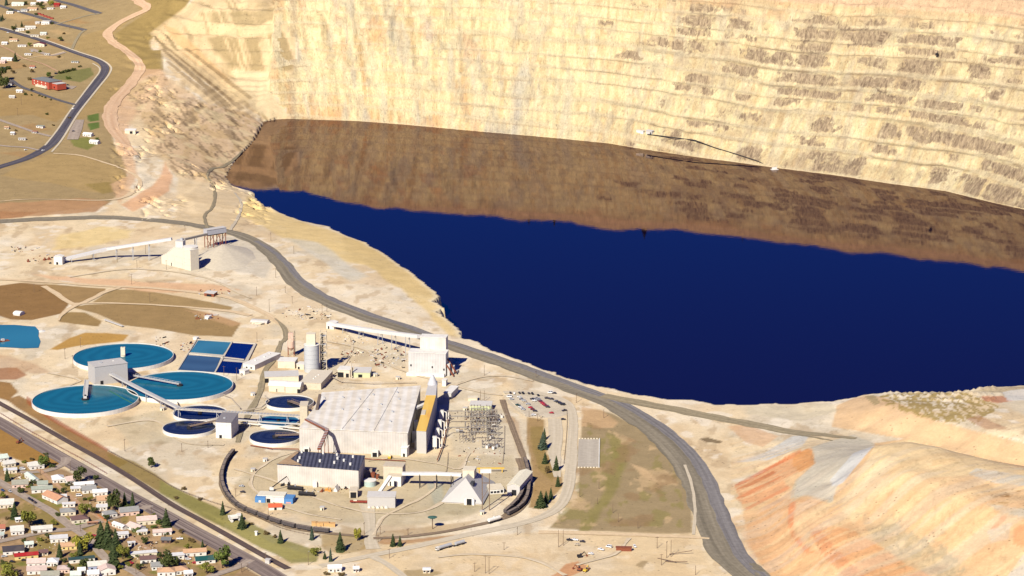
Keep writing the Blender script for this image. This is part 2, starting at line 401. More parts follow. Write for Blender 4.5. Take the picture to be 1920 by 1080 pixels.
# --- hill on the left
paint((174, 149, 104), [(-300,-80),(372,-30),(345,15),(300,60),(280,80),(302,132),(255,150),(215,200),(200,215),(210,260),(240,320),(235,352),(200,387),(60,400),(-300,420)], 3, 5)
paint((176, 148, 96), [(140,92),(150,70),(200,52),(245,32),(262,18),(250,-20),(285,-20),(280,20),(240,40),(212,62),(214,80),(247,105),(250,150),(205,205),(160,222),(130,240),(150,200),(190,150),(203,125),(180,105)], 2, 4, .9)
paint((166, 140, 84), [(282,-10),(372,-30),(350,12),(310,45),(283,76),(282,95),(302,92),(306,132),(275,132),(256,105),(220,80),(214,62),(245,42),(275,22)], 3, 4, .95)
paint((176, 144, 90), [(-20,168),(60,172),(125,195),(130,212),(105,230),(60,215),(0,218),(-20,218)], 3, 4, .8)
for cx_, cy_, rx, ry in [(30,30,40,8),(60,45,30,6),(100,80,40,8),(20,120,40,10),(90,105,30,6),(60,240,40,8),(40,290,40,6),(110,60,20,5),(140,40,30,6)]:
    paint((208, 172, 118) if (cx_ // 10) % 2 else (178, 138, 88), [(cx_ - rx, cy_ - 2), (cx_, cy_ - ry), (cx_ + rx, cy_ + 3), (cx_ + 5, cy_ + ry)], 5, 6, .6)
paint((120, 122, 66), [(130,133),(172,127),(175,140),(150,155),(125,150),(105,148),(100,142)], 2, 3, .8)
paint((92, 118, 50), [(164,217),(185,212),(186,226),(167,229)], 1, 1.5, .9)
paint((92, 118, 50), [(165,232),(186,229),(186,240),(168,245)], 1, 1.5, .9)
paint((128, 130, 62), [(130,260),(165,257),(182,270),(165,281),(140,274)], 2, 3, .85)
paint((182, 153, 100), [(0,330),(40,308),(95,288),(150,290),(222,312),(240,335),(232,350),(185,362),(90,342)], 3, 5, .95)
paint((160, 136, 76), [(160,345),(200,340),(235,348),(235,358),(190,364)], 3, 5, .8)
paint((190, 146, 102), [(-20,384),(60,378),(150,370),(205,380),(182,398),(100,402),(-20,412)], 3, 6, .9)
paint((178, 128, 84), [(-20,398),(70,396),(40,408),(-20,412)], 3, 6, .7)
paint((222, 180, 136), [(258,130),(302,130),(316,150),(300,180),(262,215),(235,245),(250,300),(260,330),(225,385),(205,345),(240,330),(214,262),(203,214),(220,198)], 4, 6, .8)
paint((232, 178, 130), [(308,300),(322,330),(315,360),(285,378),(250,398),(228,385),(282,352),(300,330)], 3, 6, .8)
paint((236, 208, 160), [(240,230),(300,165),(360,200),(440,290),(430,345),(470,362),(520,395),(420,430),(330,420),(330,330),(290,290)], 6, 8, .8)
# eroded left bank: tan outcrops, grey-brown beds and dark crevice rock
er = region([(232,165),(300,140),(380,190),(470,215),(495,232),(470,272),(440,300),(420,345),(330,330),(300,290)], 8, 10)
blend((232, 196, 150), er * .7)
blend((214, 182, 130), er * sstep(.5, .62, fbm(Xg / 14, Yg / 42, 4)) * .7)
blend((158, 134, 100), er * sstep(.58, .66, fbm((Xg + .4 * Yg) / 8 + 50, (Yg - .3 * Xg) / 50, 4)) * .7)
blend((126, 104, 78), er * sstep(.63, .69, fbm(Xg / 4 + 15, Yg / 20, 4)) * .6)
blend((244, 220, 168), er * sstep(.55, .7, fbm(Xg / 18 + 9, Yg / 30, 3)) * .6)
# left facet of the pit
fz = region([(282,62),(345,15),(400,-30),(560,-30),(552,130),(548,222),(500,226),(450,195),(380,150),(310,100)], 4, 4)
blend((226, 196, 146), fz * .9)
st_ = fbm((Xg * .8 + Yg * .35) / 7, (Yg - Xg) / 140, 3)
blend((164, 142, 100), fz * sstep(.5, .66, st_) * sstep(.35, .6, fbm(Xg / 70, Yg / 50, 3)) * .75)
paint((160, 140, 98), [(380,22),(470,18),(546,14),(548,36),(480,46),(395,44)], 6, 12, .7, sstep(.35, .6, st_ + .1))
paint((158, 136, 92), [(385,70),(450,68),(547,60),(550,132),(505,130),(470,140),(425,128)], 7, 14, .75, sstep(.36, .58, st_ + .1))
paint((232, 208, 162), [(430,132),(500,134),(552,138),(555,215),(505,224),(470,200),(450,168)], 4, 5, .8)
paint((214, 200, 172), [(505,140),(545,140),(552,205),(540,215),(520,190)], 4, 5, .7)
paint((226, 178, 118), [(305,45),(330,52),(375,95),(440,160),(425,162),(350,105)], 4, 5, .6)
for a, b, c_ in [((300,80),(440,190),(170,144,104)), ((320,95),(455,205),(180,152,110)), ((345,90),(470,185),(172,146,104)), ((310,115),(420,200),(184,156,114)), ((310,84),(448,190),(244,214,160)), ((308,104),(440,205),(240,208,154)), ((330,86),(462,188),(246,216,162)), ((312,125),(400,195),(236,206,156)), ((302,92),(430,200),(160,136,100))]:
    paint(c_, [a, (a[0] + 6, a[1] - 1), (b[0] + 5, b[1] - 2), (b[0] - 6, b[1] + 2)], 1, 2, .75)
# bank between the haul road and the lake
paint((240, 208, 138), [(470,362),(560,412),(690,457),(780,517),(826,556),(833,577),(868,634),(840,628),(790,575),(740,530),(690,500),(600,478),(520,440),(440,400)], 5, 8, .8)
paint((222, 192, 130), [(640,440),(700,462),(760,510),(815,558),(780,555),(735,530),(690,498),(650,470)], 6, 10, .6)
paint((222, 214, 190), [(540,448),(600,455),(650,490),(690,520),(660,530),(600,490)], 6, 8, .7)
paint((214, 202, 178), [(425,440),(470,450),(520,490),(500,520),(430,505),(370,505),(385,460)], 6, 8, .8)
paint((240, 210, 140), [(110,440),(200,425),(250,430),(240,445),(170,462),(100,470)], 6, 10, .7)
# fields
FIELD = (158, 126, 80)
paint((154, 118, 72), [(-20,538),(40,530),(85,534),(131,567),(116,588),(60,600),(20,598),(-20,586)], 1.5, 2)
paint((170, 138, 90), [(80,532),(198,541),(196,552),(146,570),(128,566)], 1.5, 2)
paint((176, 147, 98), [(168,569),(210,543),(260,543),(340,556),(437,575),(432,581),(300,574)], 1.5, 2)
paint((168, 138, 90), [(134,576),(160,571),(200,570),(330,573),(402,590),(452,606),(436,632),(362,628),(300,618),(230,610),(182,588)], 1.5, 2)
paint((166, 136, 86), [(114,588),(135,585),(160,586),(192,602),(184,612),(110,604)], 1.5, 2)
paint((196, 152, 80), [(94,655),(130,634),(160,623),(200,624),(241,628),(232,640),(150,648),(108,656)], 2, 3)
paint((222, 176, 128), [(350,583),(395,585),(455,607),(435,612),(390,598)], 4, 5, .5)
paint((234, 186, 140), [(60,514),(270,528),(400,533),(455,545),(300,549),(100,524)], 3, 6, .75)
paint((176, 150, 112), [(270,526),(330,524),(330,529),(280,531)], 2, 3, .5)
paint((172, 118, 78), [(-20,690),(30,688),(50,703),(30,712),(-20,712)], 3, 5, .85)
paint((176, 124, 84), [(-20,660),(20,668),(60,680),(100,700),(60,700),(-20,684)], 5, 8, .4)
paint((168, 128, 76), [(-20,712),(20,718),(32,735),(14,752),(-20,742)], 2, 3)
paint((160, 122, 72), [(35,742),(60,755),(100,788),(150,818),(205,846),(240,868),(215,880),(150,838),(100,806),(45,772),(8,750)], 2, 4, .95)
paint((166, 84, 48), [(48,742),(60,750),(100,782),(150,812),(205,842),(201,846),(146,818),(95,788),(52,758)], 1.5, 2, .7)
paint((150, 126, 66), [(200,850),(250,866),(290,890),(330,916),(380,940),(420,958),(420,990),(350,950),(280,912),(215,878)], 3, 5, .9)
paint((150, 142, 80), [(300,900),(350,926),(420,958),(480,985),(520,1008),(598,1034),(592,1053),(545,1056),(500,1032),(440,1000),(370,965),(300,925)], 3, 5, .9)
paint((176, 164, 92), [(380,958),(450,985),(520,1020),(585,1044),(540,1050),(480,1020)], 4, 6, .6)
paint((172, 130, 68), [(-20,800),(40,808),(75,822),(112,852),(122,870),(98,880),(60,872),(0,850),(-20,846)], 2, 3)
# housing estate
paint((168, 138, 100), [(-20,852),(60,876),(120,878),(180,905),(260,945),(340,990),(420,1040),(500,1090),(-20,1100)], 4, 5)
blend((150, 132, 70), region([(-20,855),(60,880),(200,920),(400,1035),(480,1090),(-20,1100)]) * sstep(.46, .6, fbm(Xg / 17, Yg / 34, 4)) * .8)
blend((206, 168, 122), region([(-20,855),(60,880),(200,920),(400,1035),(480,1090),(-20,1100)]) * sstep(.52, .66, fbm(Xg / 12 + 60, Yg / 24, 4)) * .7)
paint((96, 120, 46), [(122,980),(140,977),(175,980),(185,984),(150,990),(133,988)], 1, 2, .9)
paint((104, 122, 52), [(100,962),(118,968),(132,975),(118,978),(105,970)], 1, 2, .8)
for g in [(60,930),(75,938),(110,946),(8,1035),(40,1058),(262,944),(240,1040),(290,1072),(345,1040),(378,1062),(150,1060),(20,890)]:
    paint((124, 128, 56), [(g[0] - 12, g[1]), (g[0], g[1] - 4), (g[0] + 12, g[1]), (g[0] + 2, g[1] + 5)], 2, 4, .75)
# yard of the plant
paint((206, 188, 150), [(440,905),(470,870),(560,852),(690,852),(780,858),(960,852),(968,905),(930,950),(870,972),(750,988),(600,976),(480,945)], 6, 8, .75)
paint((190, 176, 140), [(830,905),(920,920),(950,930),(880,965),(800,965),(812,930)], 5, 8, .7)
paint((184, 182, 160), [(800,905),(828,900),(835,935),(815,945)], 4, 6, .7)
paint((206, 190, 154), [(200,790),(300,770),(330,800),(320,830),(250,835)], 6, 9, .6)
paint((216, 202, 172), [(840,760),(940,770),(950,850),(850,850)], 8, 8, .6)
paint((212, 196, 162), [(640,640),(760,650),(760,690),(700,690),(640,670)], 10, 12, .5)
for g in [(235,785),(255,810),(300,830),(660,930),(700,950),(585,960),(880,950),(850,960),(770,960)]:
    paint((168, 150, 112), [(g[0] - 16, g[1]), (g[0], g[1] - 4), (g[0] + 16, g[1] + 1), (g[0] + 2, g[1] + 5)], 4, 8, .45)
paint((212, 198, 172), [(944,741),(1008,734),(1056,745),(1066,776),(1040,784),(985,781),(956,760)], 2, 2, .9)
paint((172, 138, 86), [(988,782),(1020,788),(1024,850),(1048,870),(1056,912),(1012,956),(992,952),(1000,905),(988,830)], 2, 4, .9)
paint((150, 128, 66), [(995,800),(1018,800),(1020,850),(1040,890),(1035,905),(1008,880),(996,840)], 3, 5, .6)
paint((186, 146, 104), [(945,770),(972,790),(985,860),(975,860),(958,800)], 3, 4, .5)
paint((170, 148, 108), [(1092,768),(1122,768),(1150,775),(1200,802),(1258,846),(1284,880),(1294,930),(1298,1000),(1240,1002),(1170,998),(1030,990),(1082,942),(1086,880)], 3, 4)
paint((214, 176, 128), [(1090,762),(1130,768),(1160,792),(1150,802),(1090,800)], 3, 5, .8)
paint((150, 138, 76), [(1140,810),(1180,830),(1170,880),(1150,920),(1125,960),(1108,996),(1084,996),(1112,950),(1135,905),(1150,860)], 5, 9, .75)
blend((150, 138, 76), region([(1100,790),(1260,850),(1290,990),(1040,985)]) * sstep(.54, .62, fbm(Xg / 8, Yg / 26, 4)) * .6)
blend((212, 180, 132), region([(1100,790),(1260,850),(1290,990),(1040,985)]) * sstep(.60, .68, fbm(Xg / 13 + 20, Yg / 30, 4)) * .7)
blend((160, 128, 88), region([(1100,790),(1260,850),(1290,990),(1040,985)]) * sstep(.58, .68, fbm(Xg / 26 + 80, Yg / 40, 4)) * .6)
paint((216, 182, 134), [(1180,868),(1210,880),(1235,905),(1215,900),(1195,885)], 2, 4, .8)
paint((230, 200, 150), [(720,1020),(900,1005),(1030,996),(1300,1002),(1340,1080),(720,1100)], 8, 8, .55)
paint((206, 138, 84), [(1045,1072),(1060,1058),(1085,1053),(1104,1062),(1095,1072),(1060,1085)], 2, 4, .75)
paint((206, 138, 84), [(1020,1085),(1050,1070),(1070,1085)], 2, 4, .7)
paint((172, 148, 106), [(1190,1060),(1205,1051),(1216,1052),(1205,1066)], 1.5, 3, .8)
paint((166, 142, 94), [(755,1068),(800,1066),(830,1075),(800,1085),(760,1080)], 2, 4, .7)
paint((186, 140, 90), [(708,1020),(740,1022),(820,1012),(880,1000),(840,1004),(760,1012),(720,1006)], 2, 3, .8)
paint((166, 138, 80), [(600,1004),(640,1000),(690,1010),(690,1030),(640,1040),(605,1030)], 3, 5, .7)
paint((176, 142, 92), [(640,985),(700,1000),(820,985),(900,975),(860,992),(720,1010),(640,1002)], 3, 4, .5)
# dump at lower right
rd = ~inl & (q > 1370) & (v > 700)
DS = fbm((Xg * .55 - (Yg - 2300) * .8) / 4.5, (Xg * .8 + Yg * .55) / 130, 4)      # streaks that run down the tip face
paint((232, 192, 140), [(1385,915),(1470,855),(1530,838),(1640,830),(1700,822),(1800,848),(1960,880),(2200,900),(2200,1200),(1450,1100),(1400,1010)], 2.2, 3.6, .9)
paint((240, 212, 160), [(1575,950),(1640,836),(1700,824),(1800,850),(1960,884),(1960,900),(1840,890),(1740,895),(1640,930),(1600,985)], 2.2, 3.6, .8)
paint((228, 172, 118), [(1385,1000),(1450,930),(1540,940),(1500,1000),(1560,1060),(1450,1090)], 4.4, 6.0, .5)
paint((232, 160, 108), [(1378,912),(1420,890),(1480,850),(1522,838),(1524,868),(1486,890),(1470,900),(1480,918),(1440,935),(1390,945)], 1.7, 3.0, .55)
for a, b, c_, w_, al in [((1375,912),(1478,856),(222,128,80),2.2,.8),((1378,921),(1450,884),(206,124,76),2.5,.8),((1380,936),(1460,892),(224,142,92),2.5,.7),((1395,955),(1478,912),(226,148,100),2,.6),((1470,860),(1500,845),(228,150,96),4,.8)]:
    paint(c_, [(a[0], a[1] - w_), (b[0], b[1] - w_), (b[0] + 5, b[1] + w_), (a[0] + 4, a[1] + w_)], 1.1, 2.4, al)
paint((226, 160, 96), [(1486,858),(1512,840),(1530,848),(1528,868),(1500,885),(1484,872)], 1.1, 2.4, .8)
paint((206, 192, 160), [(1520,838),(1600,815),(1640,832),(1618,850),(1570,905),(1560,945),(1510,930),(1480,935),(1492,900),(1528,868)], 1.7, 3.6, .85)
paint((214, 210, 198), [(1600,850),(1638,836),(1624,852),(1580,905),(1562,912),(1556,900)], 1.7, 2.4, .8)
paint((214, 214, 204), [(1375,868),(1430,850),(1485,818),(1520,815),(1505,835),(1440,862)], 2.2, 3.0, .8)
paint((228, 140, 92), [(1480,940),(1492,940),(1488,985),(1505,1020),(1530,1036),(1512,1040),(1484,1005),(1476,975)], 1.1, 2.4, .7)
paint((238, 172, 112), [(1530,980),(1600,995),(1640,1020),(1720,1060),(1760,1100),(1640,1100),(1560,1050),(1515,1010)], 2.2, 3.6, .7)
paint((218, 146, 100), [(1510,975),(1530,985),(1570,1030),(1640,1100),(1600,1100),(1540,1040)], 1.7, 3.0, .6)
paint((238, 206, 160), [(1490,940),(1550,945),(1560,985),(1515,1000),(1490,1010)], 2.2, 3.6, .6)
paint((206, 184, 142), [(1620,985),(1660,960),(1700,1000),(1760,1030),(1800,1060),(1780,1095),(1700,1060),(1640,1015)], 2.8, 4.8, .7)
paint((206, 168, 118), [(1680,975),(1720,945),(1735,945),(1690,990)], 1.7, 3.0, .6)
paint((240, 196, 140), [(1700,920),(1830,935),(1870,960),(1800,1040),(1740,1010),(1690,985)], 3.3, 4.8, .5)
paint((228, 160, 108), [(1858,990),(1880,965),(1888,970),(1864,996)], 1.1, 1.8, .8)
paint((228, 156, 104), [(1900,990),(1930,975),(1930,1030),(1900,1020)], 1.7, 3.0, .7)
paint((214, 202, 176), [(1850,995),(1895,980),(1890,1010),(1860,1020)], 1.7, 3.0, .6)
paint((222, 212, 190), [(1885,1085),(1925,1030),(1925,1085)], 2.2, 3.0, .8)
paint((216, 208, 186), [(1830,878),(1925,893),(1925,912),(1860,905),(1815,888)], 1.7, 3.0, .8)
paint((206, 196, 170), [(1850,945),(1925,955),(1925,972),(1870,958)], 1.7, 3.0, .7)
paint((170, 128, 74), [(1857,928),(1890,924),(1894,932),(1860,934)], 1.0, 1.5, .9)
paint((178, 138, 84), [(1895,917),(1916,921),(1910,923)], 1.0, 1.5, .9)
paint((186, 146, 92), [(1859,941),(1892,943),(1882,946)], 1.0, 1.5, .8)
paint((224, 190, 132), [(1745,862),(1790,858),(1800,868),(1750,875)], 1.1, 1.8, .5)
blend((214, 172, 120), (rd * sstep(.52, .66, DS) * sstep(810, 850, v) * .28))
blend((246, 214, 160), (rd * sstep(.55, .7, fbm((Xg * .55 - (Yg - 2300) * .8) / 4 + 40, (Xg * .8 + Yg * .55) / 120, 3)) * sstep(810, 850, v) * .5))
blend((196, 174, 134), rd * region([(1600,965),(1660,955),(1720,1000),(1780,1030),(1810,1070),(1780,1095),(1700,1050),(1640,1010)], 6, 10) * sstep(.45, .6, fbm(Xg / 2.6, Yg / 7, 3)) * .8)
blend((150, 128, 90), rd * sstep(.66, .72, fbm(Xg / 3 + 40, Yg / 8, 3)) * sstep(765, 790, v) * .22)
blend((230, 168, 118), rd * sstep(.54, .64, fbm((Xg * .55 - (Yg - 2300) * .8) / 14 + 70, (Xg * .8 + Yg * .55) / 90, 4)) * sstep(840, 900, v) * .2)
blend((216, 206, 184), rd * sstep(.56, .66, fbm((Xg * .55 - (Yg - 2300) * .8) / 11 + 170, (Xg * .8 + Yg * .55) / 80, 4)) * sstep(800, 860, v) * .25)
paint((212, 202, 178), [(1524,838),(1600,815),(1640,832),(1618,850),(1572,905),(1560,940),(1512,928),(1488,930),(1496,900),(1528,868)], 2, 3, .75)
paint((222, 220, 210), [(1600,850),(1638,836),(1624,852),(1580,905),(1562,912),(1556,900)], 1.5, 2, .7)
# berm with dumped heaps along the lake
paint((226, 188, 140), [(1570,760),(1620,738),(1660,745),(1760,790),(1925,832),(1925,880),(1800,848),(1690,822),(1600,806),(1560,800)], 1.7, 3.0, .9)
paint((176, 150, 88), [(1650,742),(1690,735),(1810,736),(1880,765),(1850,778),(1830,795),(1760,790),(1700,775),(1660,760)], 1.1, 1.8, .9, sstep(.40, .52, fbm(Xg / 2.5, Yg / 8, 2)))
paint((150, 138, 92), [(1620,742),(1640,740),(1652,755),(1640,760)], 1.1, 1.8, .6)
paint((196, 118, 78), [(1838,742),(1880,742),(1900,752),(1870,756),(1845,752)], 1.1, 2.4, .7)
paint((188, 140, 104), [(1812,785),(1835,778),(1870,795),(1895,805),(1850,805)], 1.1, 2.4, .6)
paint((224, 220, 208), [(1880,735),(1925,726),(1925,750),(1890,752)], 1.1, 2.4, .7)
paint((170, 150, 110), [(1820,732),(1850,724),(1925,720),(1925,728),(1870,736)], 1.1, 2.4, .5)
paint((222, 206, 170), [(1400,760),(1560,755),(1570,770),(1500,790),(1400,775)], 2.8, 3.6, .7)
paint((228, 184, 138), [(1365,800),(1400,795),(1460,818),(1430,838),(1400,830)], 1.7, 2.4, .7)
paint((128, 108, 78), [(1310,822),(1330,821),(1356,828),(1350,832),(1325,829)], 1.0, 1.5, .9)
# lighter rim of the bank against the lake
blend((246, 228, 188), (~inl) * sstep(10, 2, segd(Xg, Yg, RIMJ)) * .7)

# ------------------------------------------------------------------ far wall
rocky = np.zeros(Xg.shape)
W = hw >= 0
if True:
    hh = np.maximum(hw, 0)
    colw = np.ones_like(soil) * np.array(alb((253, 231, 174), .515))
    def bw(c, w, k=.47): 
        colw[:] = colw * (1 - w[..., None]) + np.array(alb(c, k)) * w[..., None]
    vs = fbm(ss / 5, hh / 60, 4)            # vertical stains
    vb = fbm(ss / 50 + 7, hh / 60, 4); low_ = sstep(200, 160, hh)
    bw((238, 192, 126), sstep(.50, .66, vs) * .38)
    bw((252, 232, 186), sstep(.52, .68, fbm(ss / 11 + 33, hh / 40, 4)) * .7)
    bw((204, 166, 116), sstep(.54, .66, fbm(ss / 12 + 61, hh / 22, 5, .6)) * .35)
    bw((196, 182, 160), sstep(.56, .68, fbm(ss / 15 + 161, hh / 26, 5, .6)) * .4)
    lf = sstep(.02, -.03, kk)
    bw((240, 186, 122), sstep(.48, .66, fbm(ss / 26 + 90, hh / 60, 4) * .6 + vs * .4) * lf * sstep(130, 50, hh) * .6)
    bw((232, 150, 92), sstep(.6, .7, fbm(ss / 22 + 10, hh / 30, 4)) * lf * .3)
    bw((210, 200, 178), sstep(.57, .70, fbm(ss / 16 + 140, hh / 60, 4)) * .55 * sstep(.06, -.02, kk))
    gx = (q - (970 + (222 - v) * .15)) / 14.0
    bw((214, 206, 186), np.exp(-gx**2) * sstep(100, 140, v) * .6)
    # crease beside the left facet
    bw((206, 178, 140), np.exp(-((q - 549) / 7.0)**2) * .6)
    # upper bench: pinkish overburden
    bw((240, 202, 150), sstep(160, 190, hh + 24 * (n_mid - .5)) * .7)
    bw((208, 164, 122), sstep(194, 206, hh + 14 * (n_mid - .5)) * .85)
    bw((226, 170, 122), sstep(150, 170, hh) * sstep(.58, .68, fbm(ss / 30 + 66, hh / 20, 4)) * .4)
    bw((216, 186, 142), sstep(.44, .62, fbm(ss / 70 + 8, hh / 26, 4)) * sstep(.02, .07, kk) * .38)
    bw((196, 168, 130), sstep(.5, .64, fbm(ss / 18 + 28, hh / 14, 4)) * sstep(.03, .09, kk) * low_ * .34)
    # grey bedrock that shows on the bench faces, more of it to the right
    ph = bench_phase(hh, ss, sd)
    fr = ph - np.floor(ph); row = np.floor(ph)
    dens = np.interp(kk, [-.1, -.02, .03, .055, .075, .11, .16, .2, .25], [-.4, -.36, -.2, -.03, .01, .03, .05, .065, .07])
    low = sstep(200, 160, hh)
    pt = vn(ss / 30 + row * 7.7, row * 3.1 + .5) * .30 + fbm(ss / 34 + 5, hh / 24, 5, .62) * .70
    pt = pt + dens - .008
    face = sstep(.18, .34, fr) * sstep(1.02, .88, fr)
    gm = sstep(.44, .60, pt) * (.5 + .5 * face) * low
    patch = region([(1245,28),(1275,30),(1330,40),(1335,105),(1290,104),(1262,95),(1244,80)], 3, 6) * .8 + region([(1570,48),(1655,55),(1660,92),(1570,85)], 2, 6) + region([(1485,32),(1525,34),(1535,80),(1495,75)], 2, 6) + region([(1600,102),(1665,108),(1662,135),(1605,120)], 2, 6) + region([(1290,10),(1345,15),(1345,75),(1295,70)], 2, 6) * .6 + region([(1465,82),(1500,85),(1560,95),(1560,128),(1500,120),(1465,108)], 2, 6) * .8 + region([(1640,165),(1670,170),(1690,190),(1650,185)], 2, 4) + region([(1860,345),(1925,355),(1925,400),(1865,390)], 2, 6) * .8
    rocky[:] = np.where(W, np.clip(gm * .72 + np.clip(patch, 0, 1) * (.3 + .35 * face), 0, .75), 0)
    rocky[:] = np.maximum(rocky, np.where(W, .5 * sstep(.10, .0, fr) * sstep(.52, .62, vb) * low * sstep(-.03, .05, kk), 0))
    # bench treads: pale rubble, with a thin shadow line painted at the foot of each face
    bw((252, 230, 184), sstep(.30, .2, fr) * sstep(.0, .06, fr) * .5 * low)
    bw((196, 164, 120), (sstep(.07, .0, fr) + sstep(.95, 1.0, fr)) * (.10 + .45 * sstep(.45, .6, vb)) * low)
    # long access ramp
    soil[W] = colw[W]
top = W & (hw > 186)
soil[top] = np.array(alb((226, 190, 148)))
gm_ = ground_mat('earth'); gm_w = rock_mat('pit_rock')
def cells(mask):
    return mask[:-1, :-1] | mask[1:, 1:] | mask[:-1, 1:] | mask[1:, :-1]
cw = W[:-1, :-1]
cd = ((q > 1370) & (v > 715) & (v > 1370 - .3 * q + 0) & (np.abs(base) > 2.5) & ~inl & ~W)[:-1, :-1]
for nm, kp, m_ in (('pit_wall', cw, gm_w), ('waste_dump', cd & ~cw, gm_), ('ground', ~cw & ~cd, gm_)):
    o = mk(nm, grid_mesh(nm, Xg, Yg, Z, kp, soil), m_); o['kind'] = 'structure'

# ------------------------------------------------------------------ lake
def poly_mesh(name, pts, z=None):
    bm = bmesh.new(); vs = [bm.verts.new((p[0], p[1], p[2] if z is None else z)) for p in pts]
    f = bm.faces.new(vs); bm.normal_update()
    if f.normal.z < 0: f.normal_flip()
    me = bpy.data.meshes.new(name); bm.to_mesh(me); bm.free(); return me
def water_mat(name, c, rough=.03, ior=1.33, bump=.0, scale=.15):
    m = bpy.data.materials.new(name); m.use_nodes = True; nt = m.node_tree; b = nt.nodes['Principled BSDF']
    b.inputs['Base Color'].default_value = (*c, 1); b.inputs['Roughness'].default_value = rough; b.inputs['IOR'].default_value = ior
    if bump:
        geo = nt.nodes.new('ShaderNodeNewGeometry'); n = nt.nodes.new('ShaderNodeTexNoise'); n.inputs['Scale'].default_value = scale; n.inputs['Detail'].default_value = 4
        nt.links.new(geo.outputs['Position'], n.inputs['Vector'])
        bp = nt.nodes.new('ShaderNodeBump'); bp.inputs['Strength'].default_value = bump; bp.inputs['Distance'].default_value = .3
        nt.links.new(n.outputs['Fac'], bp.inputs['Height']); nt.links.new(bp.outputs[0], b.inputs['Normal'])
    return m
big = [(x, y) for x, y in ((FARW[0] + [-60, 40]).tolist(), (FARW[5] + [0, 60]).tolist(), (FARW[12] + [0, 60]).tolist(), (FARW[17] + [60, 60]).tolist(), (FARW[-1] + [100, 60]).tolist(), (RIMW[-1] + [100, 0]).tolist())]
big += [tuple(p + [8, 12]) for p in RIMW[::-1][:30:3]] + [tuple(p + [-25, -12]) for p in SHW[::-1]]
def lake_mat():
    m = bpy.data.materials.new('lake_water'); m.use_nodes = True; nt = m.node_tree; nt.nodes.remove(nt.nodes['Principled BSDF']); N = nt.nodes.new
    df = N('ShaderNodeBsdfDiffuse'); df.inputs['Color'].default_value = (.0042, .0014, .010, 1)
    gl = N('ShaderNodeBsdfGlossy'); gl.inputs['Color'].default_value = (.84, .655, .535, 1); gl.inputs['Roughness'].default_value = .012
    fr = N('ShaderNodeFresnel'); fr.inputs['IOR'].default_value = 1.34
    geo = N('ShaderNodeNewGeometry'); mp = N('ShaderNodeMapping'); mp.inputs['Scale'].default_value = (1, 1.6, 1); nt.links.new(geo.outputs['Position'], mp.inputs[0])
    n = N('ShaderNodeTexNoise'); n.inputs['Scale'].default_value = .12; n.inputs['Detail'].default_value = 5; nt.links.new(mp.outputs[0], n.inputs['Vector'])
    bp = N('ShaderNodeBump'); bp.inputs['Strength'].default_value = .012; bp.inputs['Distance'].default_value = 1; nt.links.new(n.outputs['Fac'], bp.inputs['Height'])
    nt.links.new(bp.outputs[0], gl.inputs['Normal'])
    mx = N('ShaderNodeMixShader'); nt.links.new(fr.outputs[0], mx.inputs[0]); nt.links.new(df.outputs[0], mx.inputs[1]); nt.links.new(gl.outputs[0], mx.inputs[2])
    nt.links.new(mx.outputs[0], nt.nodes['Material Output'].inputs['Surface']); return m
lake = mk('lake_water', poly_mesh('lake_water', big, ZW), lake_mat()); lake['kind'] = 'structure'

# ------------------------------------------------------------------ sky and sun
SUN_EL, SUN_AZ = 38.0, 24.0      # shadows run this far to the right of the view axis
w = bpy.data.worlds.new('World'); S.world = w; w.use_nodes = True; nt = w.node_tree
bg = nt.nodes['Background']; sky = nt.nodes.new('ShaderNodeTexSky'); sky.sky_type = 'NISHITA'; sky.sun_disc = False
sky.sun_elevation = R(SUN_EL); sky.sun_rotation = R(180 + SUN_AZ); sky.altitude = 3000; sky.air_density = 1.0; sky.dust_density = 0; sky.ozone_density = 6
hs = nt.nodes.new('ShaderNodeHueSaturation'); hs.inputs['Hue'].default_value = .533; hs.inputs['Saturation'].default_value = 1.35; hs.inputs['Value'].default_value = 1.08
nt.links.new(sky.outputs[0], hs.inputs['Color']); nt.links.new(hs.outputs[0], bg.inputs['Color']); bg.inputs['Strength'].default_value = .06
sl = bpy.data.lights.new('sun', 'SUN'); so = bpy.data.objects.new('sun', sl); COL.objects.link(so)
sl.energy = 4.6; sl.angle = R(.5); sl.color = (1, .95, .84)
sd_ = Vector((math.sin(R(SUN_AZ)) * math.cos(R(SUN_EL)), math.cos(R(SUN_AZ)) * math.cos(R(SUN_EL)), -math.sin(R(SUN_EL))))
so.rotation_euler = sd_.to_track_quat('-Z', 'Y').to_euler()
S.view_settings.view_transform = 'Standard'; S.view_settings.look = 'None'; S.view_settings.exposure = .95; S.view_settings.gamma = 1
